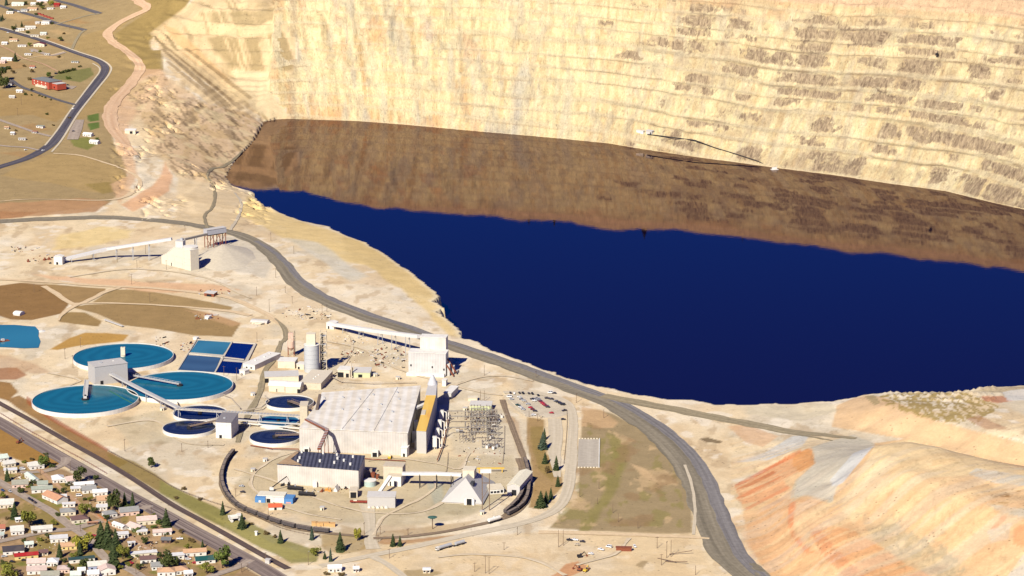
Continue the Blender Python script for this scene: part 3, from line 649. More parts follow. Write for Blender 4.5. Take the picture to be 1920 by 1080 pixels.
# ------------------------------------------------------------------ builders
class MB:
    def __init__(s): s.v = []; s.f = []; s.m = []; s.cur = 0
    def add(s, vs, fs):
        n = len(s.v); s.v += [tuple(map(float, p)) for p in vs]
        for f in fs: s.f.append([n + i for i in f]); s.m.append(s.cur)
    def box(s, x0, x1, y0, y1, z0, z1):
        s.add([(x0,y0,z0),(x1,y0,z0),(x1,y1,z0),(x0,y1,z0),(x0,y0,z1),(x1,y0,z1),(x1,y1,z1),(x0,y1,z1)],
              [(3,2,1,0),(4,5,6,7),(0,1,5,4),(1,2,6,5),(2,3,7,6),(3,0,4,7)]); return s
    def prism(s, pts, z0, z1):
        n = len(pts)
        s.add([(x,y,z0) for x,y in pts] + [(x,y,z1) for x,y in pts], [tuple(range(n))[::-1], tuple(range(n, 2*n))] + [(i,(i+1)%n,n+(i+1)%n,n+i) for i in range(n)]); return s
    def cyl(s, x, y, r, z0, z1, n=28, r2=None):
        r2 = r if r2 is None else r2
        s.add([(x+r*math.cos(2*math.pi*i/n), y+r*math.sin(2*math.pi*i/n), z0) for i in range(n)] + [(x+r2*math.cos(2*math.pi*i/n), y+r2*math.sin(2*math.pi*i/n), z1) for i in range(n)],
              [tuple(range(n))[::-1], tuple(range(n, 2*n))] + [(i,(i+1)%n,n+(i+1)%n,n+i) for i in range(n)]); return s
    def ring(s, r0, r1, z0, z1, n=64):
        vs = []
        for r, z in ((r0,z0),(r1,z0),(r1,z1),(r0,z1)):
            vs += [(r*math.cos(2*math.pi*i/n), r*math.sin(2*math.pi*i/n), z) for i in range(n)]
        fs = []
        for k in range(4):
            a, b = k*n, ((k+1)%4)*n
            fs += [(a+i, a+(i+1)%n, b+(i+1)%n, b+i) for i in range(n)]
        s.add(vs, fs); return s
    def bar(s, p, q, w, h=None):
        h = w if h is None else h
        p = Vector(p); q = Vector(q); d = (q - p).normalized()
        u = d.cross(Vector((0,0,1)));  u = Vector((1,0,0)) if u.length < 1e-3 else u.normalized()
        t = u.cross(d).normalized()
        c = []
        for o in (p, q): c += [o - u*w/2 - t*h/2, o + u*w/2 - t*h/2, o + u*w/2 + t*h/2, o - u*w/2 + t*h/2]
        s.add(c, [(3,2,1,0),(4,5,6,7),(0,1,5,4),(1,2,6,5),(2,3,7,6),(3,0,4,7)]); return s
    def tube(s, p, q, r, n=8, r2=None):
        r2 = r if r2 is None else r2
        p = Vector(p); q = Vector(q); d = (q - p).normalized()
        u = d.cross(Vector((0,0,1))); u = Vector((1,0,0)) if u.length < 1e-3 else u.normalized()
        t = u.cross(d)
        s.add([p + (u*math.cos(2*math.pi*i/n) + t*math.sin(2*math.pi*i/n))*r for i in range(n)] + [q + (u*math.cos(2*math.pi*i/n) + t*math.sin(2*math.pi*i/n))*r2 for i in range(n)],
              [tuple(range(n))[::-1], tuple(range(n, 2*n))] + [(i,(i+1)%n,n+(i+1)%n,n+i) for i in range(n)]); return s
    def mesh(s, name, mats=()):
        me = bpy.data.meshes.new(name); me.from_pydata(s.v, [], s.f)
        for m in mats: me.materials.append(m)
        if len(mats) > 1: me.polygons.foreach_set('material_index', s.m)
        bm = bmesh.new(); bm.from_mesh(me); bmesh.ops.recalc_face_normals(bm, faces=bm.faces); bm.to_mesh(me); bm.free()
        me.update(); return me
    def build(s, name, mats, parent=None):
        mats = mats if isinstance(mats, (list, tuple)) else (mats,)
        return mk(name, s.mesh(name, mats), None, parent)
def tag(o, label, cat, group=None, kind=None):
    o['label'] = label; o['category'] = cat
    if group: o['group'] = group
    if kind: o['kind'] = kind
    return o
def thing(name, label, cat, loc, rz=0, group=None):
    o = bpy.data.objects.new(name, None); COL.objects.link(o); o.empty_display_size = .5
    o.location = [float(v) for v in loc]; o.rotation_euler = (0, 0, rz)
    return tag(o, label, cat, group)
def copy_tree(o, parent=None):
    c = o.copy(); COL.objects.link(c)
    if parent is not None: c.parent = parent
    for ch in o.children: copy_tree(ch, c)
    return c
def mpp(px, py):                 # metres per picture pixel near that point of the ground
    g = ground(px, py); return math.dist(g, (0, 0, H)) / F
_gc = {}
def G(px, py):
    k = (px, py)
    if k not in _gc: _gc[k] = ground(px, py)
    return _gc[k]
def ztop(px, py, hpx):           # height of something hpx tall in the picture that stands at px, py
    return hpx * mpp(px, py) / cp

WHITE = mat('white_paint', (246,240,226), var=.06, wear=.25)
CREAM = mat('cream_paint', (240,226,196), var=.08, wear=.2)
GREYW = mat('grey_sheet', (214,208,198), var=.08, wear=.15)
TANW = mat('tan_sheet', (226,210,182), var=.08, wear=.2)
STEEL = mat('galvanised_steel', (190,190,190), var=.15)
DARK = mat('dark_opening', (26,26,30), var=.1)
RUST = mat('rusty_steel', (150,84,56), var=.35, scale=1.5)
BLACK = mat('black_paint', (46,42,44), var=.3, scale=1)
CONC = mat('concrete', (214,202,180), var=.12)
GLASS = mat('window_glass', (40,46,56), rough=.15, var=.1, spec=.5)
RUBBER = mat('rubber', (30,30,32), var=.1)
WOOD = mat('weathered_wood', (128,104,82), var=.2, scale=2)
CORR = rib('ribbed_wall', (206,202,196), (226,221,212), 0, 1.6)
ROOFW = rib('pale_sheet_roof', (236,226,204), (246,238,220), 0, 6.0, wear=.22)

# ------------------------------------------------------------------ roads
def spline(pts, step):
    pts = [np.array(p, float) for p in pts]; P_ = [2*pts[0]-pts[1]] + pts + [2*pts[-1]-pts[-2]]
    out = []
    for i in range(1, len(P_) - 2):
        p0, p1, p2, p3 = P_[i-1:i+3]; n = max(1, int(np.linalg.norm(p2 - p1) / step))
        for k in range(n):
            t = k / n
            out.append(.5*((2*p1)+(-p0+p2)*t+(2*p0-5*p1+4*p2-p3)*t*t+(-p0+3*p1-3*p2+p3)*t**3))
    out.append(pts[-1]); return np.array(out)
def road_mat(name, c, c2, lanes, grain=.3, k=KALB):
    """worn road: tone varies across the width (wheel paths) and slowly along it"""
    m = bpy.data.materials.new(name); m.use_nodes = True; nt = m.node_tree; b = nt.nodes['Principled BSDF']; b.inputs['Roughness'].default_value = .9; b.inputs['Specular IOR Level'].default_value = .15
    uv = nt.nodes.new('ShaderNodeUVMap'); mp = nt.nodes.new('ShaderNodeMapping'); mp.inputs['Scale'].default_value = (lanes, .004, 1)
    nt.links.new(uv.outputs[0], mp.inputs[0])
    n = nt.nodes.new('ShaderNodeTexNoise'); n.inputs['Scale'].default_value = 1; n.inputs['Detail'].default_value = 4; n.inputs['Roughness'].default_value = .6
    nt.links.new(mp.outputs[0], n.inputs['Vector'])
    r = nt.nodes.new('ShaderNodeValToRGB'); r.color_ramp.elements[0].position = .36; r.color_ramp.elements[1].position = .64
    r.color_ramp.elements[0].color = (*alb(c, k), 1); r.color_ramp.elements[1].color = (*alb(c2, k), 1)
    nt.links.new(n.outputs['Fac'], r.inputs[0])
    geo = nt.nodes.new('ShaderNodeNewGeometry'); n2 = nt.nodes.new('ShaderNodeTexNoise'); n2.inputs['Scale'].default_value = .25; n2.inputs['Detail'].default_value = 5
    nt.links.new(geo.outputs['Position'], n2.inputs['Vector'])
    mr = nt.nodes.new('ShaderNodeMapRange'); mr.inputs[1].default_value = .3; mr.inputs[2].default_value = .7; mr.inputs[3].default_value = 1 - grain / 2; mr.inputs[4].default_value = 1 + grain / 2
    nt.links.new(n2.outputs['Fac'], mr.inputs[0])
    v = nt.nodes.new('ShaderNodeVectorMath'); v.operation = 'SCALE'; nt.links.new(r.outputs[0], v.inputs[0]); nt.links.new(mr.outputs[0], v.inputs['Scale'])
    nt.links.new(v.outputs[0], b.inputs['Base Color']); return m
_rl = [0]
def road(name, pts, width, m, kind='structure', ragged=.0, detail=True, dz=None):
    _rl[0] += 1
    dz = (.30 + .012 * (_rl[0] % 30)) if dz is None else dz
    W3 = [G(*p) for p in pts]
    c = spline([p[:2] for p in W3], 6.0)
    wd = np.interp(np.linspace(0, 1, len(c)), np.linspace(0, 1, len(width)), width) if isinstance(width, (list, tuple)) else np.full(len(c), float(width))
    t = np.gradient(c, axis=0); t /= np.linalg.norm(t, axis=1)[:, None] + 1e-9
    nrm = np.stack([-t[:, 1], t[:, 0]], 1)
    d = np.concatenate([[0], np.cumsum(np.linalg.norm(np.diff(c, axis=0), axis=1))])
    K = 7; us = np.linspace(-.5, .5, K)
    rg = (np.array([vn(np.array(d / 14 + 5), np.array(3.0 + 0*d)), vn(np.array(d / 14 + 50), np.array(9.0 + 0*d))]) - .5) * ragged * 2
    X = np.zeros((len(c), K)); Y = X.copy()
    for j, u in enumerate(us):
        e = wd * u + (rg[0] if u < -.4 else 0) + (rg[1] if u > .4 else 0)
        X[:, j] = c[:, 0] + nrm[:, 0] * e; Y[:, j] = c[:, 1] + nrm[:, 1] * e
    Zr = height(X, Y, detail) + dz
    idx = np.arange(X.size).reshape(X.shape)
    q_ = np.stack([idx[:-1, :-1], idx[1:, :-1], idx[1:, 1:], idx[:-1, 1:]], -1).reshape(-1, 4)
    me = bpy.data.meshes.new(name); me.from_pydata(np.stack([X, Y, Zr], -1).reshape(-1, 3).tolist(), [], q_.tolist())
    uvl = me.uv_layers.new(); uvs = np.stack([np.repeat((us + .5)[None], len(c), 0), np.repeat(d[:, None], K, 1)], -1).reshape(-1, 2)
    li = np.zeros(len(me.loops), np.int32); me.loops.foreach_get('vertex_index', li)
    uvl.data.foreach_set('uv', uvs[li].astype(np.float32).ravel())
    bm = bmesh.new(); bm.from_mesh(me); bm.normal_update()
    if sum(f.normal.z for f in bm.faces) < 0: bmesh.ops.reverse_faces(bm, faces=bm.faces)
    bm.to_mesh(me); bm.free()
    o = mk(name, me, m); o['kind'] = kind
    return o
HAUL = road_mat('haul_road_gravel', (128,118,98), (160,148,124), 5)
HAUL2 = road_mat('haul_lane', (122,116,112), (148,142,136), 5)
SPUR = road_mat('spur_gravel', (150,136,106), (178,162,128), 4)
ASPH = road_mat('asphalt', (92,88,90), (124,118,114), 4)
ASPH2 = road_mat('dark_asphalt', (78,74,82), (112,106,108), 3)
CITY = road_mat('estate_asphalt', (168,150,132), (190,172,152), 3)
STRIP = road_mat('bare_asphalt', (92,76,70), (112,94,84), 3)
PALE = road_mat('packed_gravel', (208,192,162), (226,210,180), 4, .15)
PINK = road_mat('dirt_track', (218,178,138), (232,196,156), 4, .2)
SAND = road_mat('sand_track', (226,196,152), (238,212,170), 3, .2)
ALLEY = road_mat('alley_dirt', (184,146,110), (206,168,130), 3, .25)
BALL = road_mat('ballast', (132,112,90), (164,142,114), 5, .3)
PADM = road_mat('pad_concrete', (190,178,158), (206,194,172), 3, .15)
road('haul_road', [(-60,419),(0,415.5),(60,412),(130,409.5),(200,408),(280,412),(350,420),(420,433),(470,449),(505,472),(530,498),(556,531),(600,560),(680,592),(760,617),(830,643),(930,676),(1010,705),(1090,735),(1150,759),(1200,789),(1245,823),(1283,863),(1308,905),(1328,955),(1345,1000),(1370,1045),(1420,1090),(1460,1120)], [20,20,20,22,24,24,26,30,30], HAUL, ragged=1.5)
road('haul_lane', [(480,452),(510,470),(535,492),(562,522),(606,553),(684,586),(764,612),(834,639),(934,671),(1014,700),(1094,729),(1158,752),(1212,782),(1262,818),(1304,860),(1330,905),(1350,955),(1368,1000),(1394,1045),(1440,1088),(1480,1118)], [6,9,10,11,12,12], HAUL2, ragged=1)
road('haul_road', [(1130,742),(1180,752),(1260,767),(1350,785),(1450,803),(1540,815),(1605,822)], [16,17,17,14,6], SPUR, ragged=1.5)
road('haul_road', [(1300,774),(1370,791),(1450,806),(1530,821),(1560,826)], [3,4,5,3], SPUR, ragged=.6)
road('highway', [(-40,326),(0,313),(50,297),(90,275),(115,246),(138,210),(162,180),(182,155),(195,137),(196,124),(180,112),(140,98),(90,80),(40,65),(0,54),(-40,45)], [15,15,15,14,12,9,9], ASPH2)
road('sidewalk', [(97,285),(122,253),(146,214),(170,183),(190,158),(204,140),(208,126),(190,112),(146,97),(96,79),(46,63),(0,51)], 3, PALE)
road('sidewalk', [(84,273),(108,243),(130,210),(154,178),(174,152),(186,136),(186,127),(174,119)], 2.5, PALE)
road('street', [(-20,5),(0,11),(40,23),(75,33),(110,45),(160,57)], 9, ASPH)
road('street', [(88,-8),(125,6),(160,17),(188,26)], 9, ASPH)
road('street', [(104,46),(140,36),(165,29),(186,26)], 6, SPUR)
road('street', [(20,150),(40,163),(65,172),(95,183),(120,191),(142,197)], 8, ASPH)
road('street', [(-10,222),(30,236),(65,248),(95,256)], 7, CITY)
road('street', [(-10,272),(20,275),(50,277),(72,282)], 6, CITY)
road('street', [(58,92),(75,98),(96,104),(122,98)], 9, CITY)
road('dirt_path', [(-10,82),(20,95),(45,110),(80,120),(110,135)], 4, ALLEY)
road('dirt_path', [(40,112),(70,106),(96,103),(120,97)], 2.5, SAND)
road('dirt_path', [(135,92),(143,75),(152,62),(160,57)], 5, SPUR)
road('car_park', [(136,262),(142,245),(150,225)], [16,17,12], CITY)
road('car_park', [(92,160),(115,163),(140,165)], [26,24,20], CITY)
road('dirt_road', [(240,-12),(262,4),(276,15),(262,24),(235,37),(212,52),(202,64),(210,78),(236,95),(256,112),(262,130),(250,150),(232,172),(216,190),(206,212),(212,240),(232,268),(250,292)], [18,16,15,15,16,18,20,22,18,16], PINK, ragged=1.5, dz=.6)
road('dirt_track', [(100,288),(150,292),(195,305),(240,322),(262,337),(258,352),(235,368),(190,376),(60,374),(0,378)], [4,4,5,6,6,3,2], SAND, ragged=.7)
road('dirt_track', [(388,428),(384,404),(400,385),(402,352),(390,330),(396,318),(420,312),(455,306)], 4, SPUR, ragged=.6)
road('dirt_track', [(432,432),(448,405),(452,380),(440,362)], 4, PALE, ragged=.6)
road('dirt_track', [(0,524),(100,530),(200,537),(300,542),(420,557),(490,585),(530,612),(548,640)], [8,8,8,8,9,7,5], SAND, ragged=.8)
road('dirt_track', [(516,598),(530,612),(537,628),(531,642)], [2,5,7,4], SPUR, ragged=.6)
road('dirt_track', [(82,537),(105,551),(130,568),(146,571),(168,563),(200,547),(225,540)], 7, SAND, ragged=.8)
road('dirt_track', [(140,570),(200,569),(300,573),(420,583),(470,592)], [6,5,5,7,9], SAND, ragged=.8)
road('dirt_track', [(146,571),(125,583),(115,592),(110,602)], [7,6,4,2], SAND, ragged=.6)
road('service_road', [(528,640),(515,672),(495,700),(486,740),(470,770),(455,800),(445,830)], [5,5,6,6,6,5], SPUR, ragged=.8)
road('access_road', [(944,736),(985,735),(1030,742),(1064,757),(1074,785),(1073,830),(1070,880),(1064,920),(1046,952),(1006,973),(940,990),(880,1002),(800,1020),(710,1039),(600,1062)], [9,9,9,9,10,10,10,10,10,9,9,8], PALE, ragged=.4)
road('access_road', [(1040,785),(1042,820),(1040,850),(1045,895)], [13,13,11,6], PALE, ragged=.4)
road('access_road', [(688,945),(694,985),(694,1010),(700,1030)], [14,9,8,12], PALE, ragged=.5)
road('dirt_track', [(700,1045),(725,1058),(755,1080),(780,1095)], [8,6,6,6], PALE, ragged=.5)
road('dirt_track', [(1010,998),(1100,1000),(1240,1005),(1330,1010)], [8,8,8,4], SAND, ragged=.8)
road('dirt_track', [(1284,872),(1297,910),(1303,955),(1300,1003)], 2.5, PALE, ragged=.3)
road('concrete_pad', [(1104.5,824),(1103,876)], 19, PADM)
road('rail_trail', [(-40,734),(0,757),(60,790),(125,827),(190,863),(250,899),(320,945),(380,978),(430,1006),(490,1040),(540,1067)], 6.5, STRIP)
road('continental_street'.replace('continental', 'town'), [(-40,772),(0,793),(60,828),(120,862),(180,896),(240,930),(300,962),(360,995),(420,1027),(480,1060),(530,1090)], 17, road_mat('town_street_asphalt', (104,88,84), (170,152,136), 6, .15))
road('street', [(20,884),(60,886),(85,884),(108,876),(122,868),(124,858)], [6,7,8,8,10], CITY)
road('street', [(-20,894),(30,922),(70,945),(100,962),(130,985),(160,1006),(182,1030),(205,1052),(250,1072),(285,1098)], [9,9,9,9,9,8,8,8,8], CITY)
road('street', [(-20,1020),(40,1007),(90,997),(135,992),(180,980),(222,968),(258,958),(282,948)], [8,8,8,10,9,8,8], CITY)
road('alley', [(72,880),(100,904),(130,930),(160,954),(188,972),(214,988),(240,1004),(270,1026),(300,1040),(340,1060),(360,1080)], 4.5, ALLEY, ragged=.4)
road('street', [(370,1090),(420,1073),(450,1062),(470,1050)], 8, CITY)
for pts in ([(441,846),(424,868),(416,895),(420,920),(434,941),(454,956),(480,967),(508,978),(540,988),(572,995),(604,999),(640,1003),(690,1007)], [(700,1010),(760,1007),(830,998),(890,986),(935,975),(962,965),(981,950),(990,932),(993,912),(990,890),(985,866),(975,840),(962,805),(950,775),(942,750)], [(945,969),(960,956),(974,940),(980,925),(982,908),(978,880),(972,860)]):
    road('rail_bed', pts, 5.5, BALL, ragged=.4)

TRK = road_mat('tyre_tracks', (214,190,152), (238,220,186), 2, .2)
for pts, w_ in (([(440,880),(520,905),(620,945),(700,962),(790,960),(850,930)],3),([(700,1005),(720,970),(770,945),(812,920),(818,900)],3),([(545,850),(500,868),(470,900),(490,930),(560,960),(640,975)],3),([(200,800),(290,790),(345,830),(420,835)],3.5),([(610,640),(680,655),(740,690),(820,715),(900,735),(942,742)],4),([(130,520),(250,505),(380,520),(470,560)],4),([(90,700),(140,710),(150,715),(100,735)],3),([(1060,1080),(1000,1050),(900,1040),(820,1045)],4),([(1180,1010),(1150,1040),(1080,1060)],3.5),([(880,850),(860,880),(820,870),(740,860),(690,865)],3),([(620,600),(660,640),(640,690),(600,715)],3),([(1000,715),(930,705),(860,720),(840,740)],3)):
    road('tyre_track', pts, w_, TRK, ragged=1.2)
# ------------------------------------------------------------------ concentrator plant
def frame(A, B):
    a, b = G(*A), G(*B)
    return a, math.atan2(b[1] - a[1], b[0] - a[0]), math.dist(a[:2], b[:2])
def roof_mb(L, D, h, kind, rh, ov=.5, t=.35):
    m = MB()
    if kind == 'flat':
        m.box(-ov, L + ov, -ov, D + ov, h, h + t)
    elif kind == 'gable':            # ridge along x
        for y0, y1, s in ((-ov, D / 2, 1), (D + ov, D / 2, -1)):
            k = ov * rh / (D / 2)
            m.add([(-ov, y0, h - k), (L + ov, y0, h - k), (L + ov, y1, h + rh), (-ov, y1, h + rh), (-ov, y0, h - k + t), (L + ov, y0, h - k + t), (L + ov, y1, h + rh + t), (-ov, y1, h + rh + t)],
                  [(0,1,2,3),(4,5,6,7),(0,1,5,4),(1,2,6,5),(3,0,4,7)])
    elif kind == 'gabley':           # ridge along y
        for x0, x1 in ((-ov, L / 2), (L + ov, L / 2)):
            k = ov * rh / (L / 2)
            m.add([(x0, -ov, h - k), (x0, D + ov, h - k), (x1, D + ov, h + rh), (x1, -ov, h + rh), (x0, -ov, h - k + t), (x0, D + ov, h - k + t), (x1, D + ov, h + rh + t), (x1, -ov, h + rh + t)],
                  [(0,1,2,3),(4,5,6,7),(0,1,5,4),(1,2,6,5),(3,0,4,7)])
    elif kind == 'hip':
        r = min(L, D) / 2
        a, b = ((r, D / 2), (L - r, D / 2)) if L >= D else ((L / 2, r), (L / 2, D - r))
        if abs(a[0] - b[0]) + abs(a[1] - b[1]) < .2: b = (b[0] + .1, b[1])
        vs = [(-ov,-ov,h),(L+ov,-ov,h),(L+ov,D+ov,h),(-ov,D+ov,h),(*a,h+rh),(*b,h+rh)]
        m.add(vs, [(3,2,1,0),(0,1,5,4),(1,2,5),(2,3,4,5),(3,0,4)] if L >= D else [(3,2,1,0),(0,1,4),(1,2,5,4),(2,3,5),(3,0,4,5)])
    elif kind == 'barrel':           # vault across y
        n = 10
        vs = []
        for i in range(n + 1):
            a = math.pi * i / n; y = D / 2 - math.cos(a) * (D / 2 + ov); z = h + math.sin(a) * rh
            vs += [(-ov, y, z), (L + ov, y, z)]
        m.add(vs, [(2*i, 2*i+1, 2*i+3, 2*i+2) for i in range(n)] + [tuple(range(0, 2*n+2, 2)), tuple(range(1, 2*n+3, 2))[::-1]])
    elif kind == 'shed':
        m.add([(-ov,-ov,h),(L+ov,-ov,h),(L+ov,D+ov,h+rh),(-ov,D+ov,h+rh),(-ov,-ov,h+t),(L+ov,-ov,h+t),(L+ov,D+ov,h+rh+t),(-ov,D+ov,h+rh+t)],
              [(3,2,1,0),(4,5,6,7),(0,1,5,4),(1,2,6,5),(2,3,7,6),(3,0,4,7)])
    return m
def wall_mb(L, D, h, kind, rh):
    m = MB(); e = .02
    m.box(0, L, 0, D, -1.5, h - e)
    if kind == 'gable': m.add([(0,0,h-e),(0,D,h-e),(0,D/2,h+rh-e),(L,0,h-e),(L,D,h-e),(L,D/2,h+rh-e)], [(0,1,2),(3,5,4)])
    if kind == 'gabley': m.add([(0,0,h-e),(L,0,h-e),(L/2,0,h+rh-e),(0,D,h-e),(L,D,h-e),(L/2,D,h+rh-e)], [(0,1,2),(3,5,4)])
    if kind == 'shed': m.add([(0,0,h-e),(0,D,h-e),(0,D,h+rh-e),(L,0,h-e),(L,D,h-e),(L,D,h+rh-e)], [(0,1,2),(3,5,4),(1,4,5,2)])
    return m
def bld(name, label, cat, A, B, D, h, kind='flat', rh=0, wall=GREYW, roof=ROOFW, doors=(), wins=(), group=None, vents=(), base=None, ov=.4):
    a, rz, L = frame(A, B)
    t = thing(name, label, cat, a, rz, group)
    wall_mb(L, D, h, kind, rh).build('wall', wall, t)
    ro = roof_mb(L, D, h, kind, rh, ov).build('roof', roof, t)
    for (u, w_, hh) in doors:
        MB().box(u*L - w_/2, u*L + w_/2, -.12, .05, -.5, hh).build('door', DARK, t)
    for (u, z, w_, hh) in wins:
        MB().box(u*L - w_/2, u*L + w_/2, -.08, .05, z, z + hh).build('window', GLASS, t)
    for (u, v_, s, hh) in vents:
        MB().box(u*L - s/2, u*L + s/2, v_*D - s/2, v_*D + s/2, h, h + hh).build('roof_vent', STEEL if s > 1.6 else WHITE, ro)
    if base is not None:
        MB().box(-.25, L + .25, -.25, D + .25, -1.5, base).build('plinth', CONC, t)
    return t
def poly_bld(name, label, cat, pts, z, wall, roof, over=.4, extra=None):
    """plant hall over an irregular footprint; pts are picture points of the eaves"""
    w = [P(x, y, z)[:2] for x, y in pts]; c = np.mean(w, 0)
    t = thing(name, label, cat, (c[0], c[1], 0))
    l = [(p[0] - c[0], p[1] - c[1]) for p in w]
    MB().prism(l, -1, z - .03).build('wall', wall, t)
    ro = MB().prism([(x * (1 + over / 40), y * (1 + over / 40)) for x, y in l], z, z + .5).build('roof', roof, t)
    return t, ro, c
def at(px, py, z, c):            # local coordinates in a poly_bld of a picture point at height z
    p = P(px, py, z); return p[0] - c[0], p[1] - c[1], z

# --- thickener tanks
TEAL = (0.004, .16, .33)
def pond_mat(name, c, swirl=.25, sc=.06):
    m = bpy.data.materials.new(name); m.use_nodes = True; nt = m.node_tree; b = nt.nodes['Principled BSDF']; b.inputs['Roughness'].default_value = .12; b.inputs['IOR'].default_value = 1.33; b.inputs['Specular IOR Level'].default_value = .16
    tc = nt.nodes.new('ShaderNodeTexCoord'); wv = nt.nodes.new('ShaderNodeTexWave'); wv.wave_type = 'RINGS'; wv.rings_direction = 'Z'
    wv.inputs['Scale'].default_value = sc * .35; wv.inputs['Distortion'].default_value = 22; wv.inputs['Detail'].default_value = 5; wv.inputs['Detail Scale'].default_value = .3
    nt.links.new(tc.outputs['Object'], wv.inputs['Vector'])
    r = nt.nodes.new('ShaderNodeValToRGB'); c = np.array(c)
    r.color_ramp.elements[0].color = (*np.clip(c * (1 - swirl), 0, 1), 1); r.color_ramp.elements[1].color = (*np.clip(c * (1 + swirl), 0, 1), 1)
    nt.links.new(wv.outputs['Fac'], r.inputs[0]); nt.links.new(r.outputs[0], b.inputs['Base Color']); return m
BLUEW = pond_mat('clarifier_water', (.009, .092, .125), .10)
DARKW = pond_mat('thickener_water', (.012, .017, .030), .25, .1)
CYANW = pond_mat('tank_water', (.02, .10, .15), .2, .1)
def tank(px, py, rpx, hgt, water, label, rim=WHITE, group='large blue clarifier tanks'):
    g = P(px, py, hgt - .6); m_ = mpp(px, py); r = rpx * m_
    t = thing('thickener_tank', label, 'tank', (g[0], g[1], 0), 0, group)
    MB().ring(r, r + .5, -.6, hgt, 72).build('tank_wall', rim, t)
    MB().cyl(0, 0, r - .01, -.4, hgt - .7, 72).build('water', water, t)
    return t, r, hgt
def walkway(t, p, q, w=1.6, hh=1.2, mat_=STEEL):
    m = MB(); m.bar(p, q, w, .3)
    p_, q_ = Vector(p), Vector(q); d = (q_ - p_); n = max(2, int(d.length / 3)); s = d.normalized().cross(Vector((0,0,1))) * w / 2
    for sg in (-1, 1):
        o = s * sg; up = Vector((0,0,hh))
        m.bar(p_ + o + up, q_ + o + up, .18, .18)
        for i in range(n + 1): m.bar(p_ + o + d * (i / n), p_ + o + d * (i / n) + up, .14, .14)
    return m.build('walkway', mat_, t)
def feedwell(t, r, h, R_=3, top=3, m_=BLACK):
    return MB().cyl(0, 0, R_, h - 1.0, h + .7, 20).cyl(0, 0, .9, h, h + top, 10).build('centre_column', m_, t)
t, r, h = tank(160, 749, 96.5, 4, BLUEW, 'large teal clarifier tank nearest the railway, with a pier bridge to its centre')
feedwell(t, r, h, 3.6, 4); g0 = t.location
p = P(163, 712, 8); walkway(t, (p[0] - g0[0], p[1] - g0[1], 8), (0, .5, 7), 4.2, 1.4, GREYW)
MB().box(-1.6, 1.6, -1.2, 1.2, h - 1, 7).build('pier', GREYW, t)
q_ = P(205, 733, 3.2); q2 = P(249, 757, 3.2)
MB().bar((q_[0]-g0[0], q_[1]-g0[1], 3.45), (q2[0]-g0[0], q2[1]-g0[1], 3.45), 1.2, .3).build('rake_arm', mat('green_steel', (60,120,96)), t)
t, r, h = tank(231, 668, 91.5, 4, BLUEW, 'large teal clarifier tank behind the grey pump house')
feedwell(t, r, h, 2.6, 9, CREAM); MB().box(-2.2, 2.2, -1.5, 1.5, h + 1, h + 9).build('drive_tower', CREAM, t)
t, r, h = tank(337, 723, 97.5, 4, BLUEW, 'large teal clarifier tank below the four-cell basin')
feedwell(t, r, h, 3, 1.5); g0 = t.location; p = P(252, 704, 7)
walkway(t, (p[0] - g0[0], p[1] - g0[1], 7), (0, 0, 5), 4, 1.3, GREYW)
SG = 'small dark thickener tanks'
t, r, h = tank(355, 802, 48.5, 3.2, DARKW, 'small dark thickener tank in front of the pipe bridge, beside the white cube shed', group=SG)
feedwell(t, r, h, 2.4, 1); g0 = t.location; p = P(408, 788, 5); walkway(t, (p[0]-g0[0], p[1]-g0[1], 5), (0, 0, 4), 4, 1.6, mat('brown_truss', (150,128,108), var=.4, scale=1))
t, r, h = tank(375, 774, 49, 3.2, DARKW, 'small dark thickener tank hidden under the pipe bridge', group=SG); feedwell(t, r, h, 2, 1)
t, r, h = tank(543, 754, 44, 3.2, DARKW, 'small dark thickener tank farthest back, against the main hall', group=SG)
feedwell(t, r, h, 2.4, 1); g0 = t.location; p = P(584, 766, 5); walkway(t, (p[0]-g0[0], p[1]-g0[1], 5), (0, 0, 4), 5, 1.6, _mats[('brown_truss',)])
t, r, h = tank(516, 819, 47, 3.2, DARKW, 'small dark thickener tank in front of the tan hall annexe', group=SG)
feedwell(t, r, h, 2.6, 1); g0 = t.location; p = P(562, 814, 5); walkway(t, (p[0]-g0[0], p[1]-g0[1], 5), (0, 0, 4), 5, 1.6, _mats[('brown_truss',)])
t, r, h = tank(522, 789, 38, 3.2, CYANW, 'small pale blue tank half hidden by pipe racks', group='small pale blue tank'); feedwell(t, r, h, 1.5, 1)

# --- four-cell settling basin
def basin():
    cs = [P(*c, 0) for c in ((369,636),(480,644),(452,702),(333,694))]; c = np.mean(cs, 0)
    t = thing('settling_basin', 'rectangular settling basin of four blue cells with concrete dividers', 'basin', (c[0], c[1], 0))
    L = lambda px, py: (P(px, py, 1.2)[0] - c[0], P(px, py, 1.2)[1] - c[1])
    MB().prism([L(*p_) for p_ in ((368,635),(481,643),(453,703),(331,695))], -1, .5).build('basin_floor', CONC, t)
    for pts, cc in ((((372,637),(435,641),(418,664),(357,659)), (.03,.125,.165)), (((437,642),(475,645),(458,675),(420,671)), (.002,.007,.055)), (((353,665),(414,669),(402,698),(336,692)), (.035,.072,.105)), (((415,676),(455,679),(447,702),(404,698)), (.002,.007,.05))):
        cell = MB().prism([L(*p_) for p_ in pts], .5, .8).build('water_cell', pond_mat('cell_water', cc, .12, .02), t)
    for a, b, w_ in (((369,636),(480,644),1.2),((369,636),(333,694),1.2),((333,694),(452,702),1.4),((480,644),(452,702),1.2),((435,641),(403,698),1.5),((355,662),(458,674),2.2)):
        p_, q_ = L(*a), L(*b); MB().bar((*p_, .9), (*q_, .9), w_, 1.1).build('divider_wall', CONC, t)
basin()
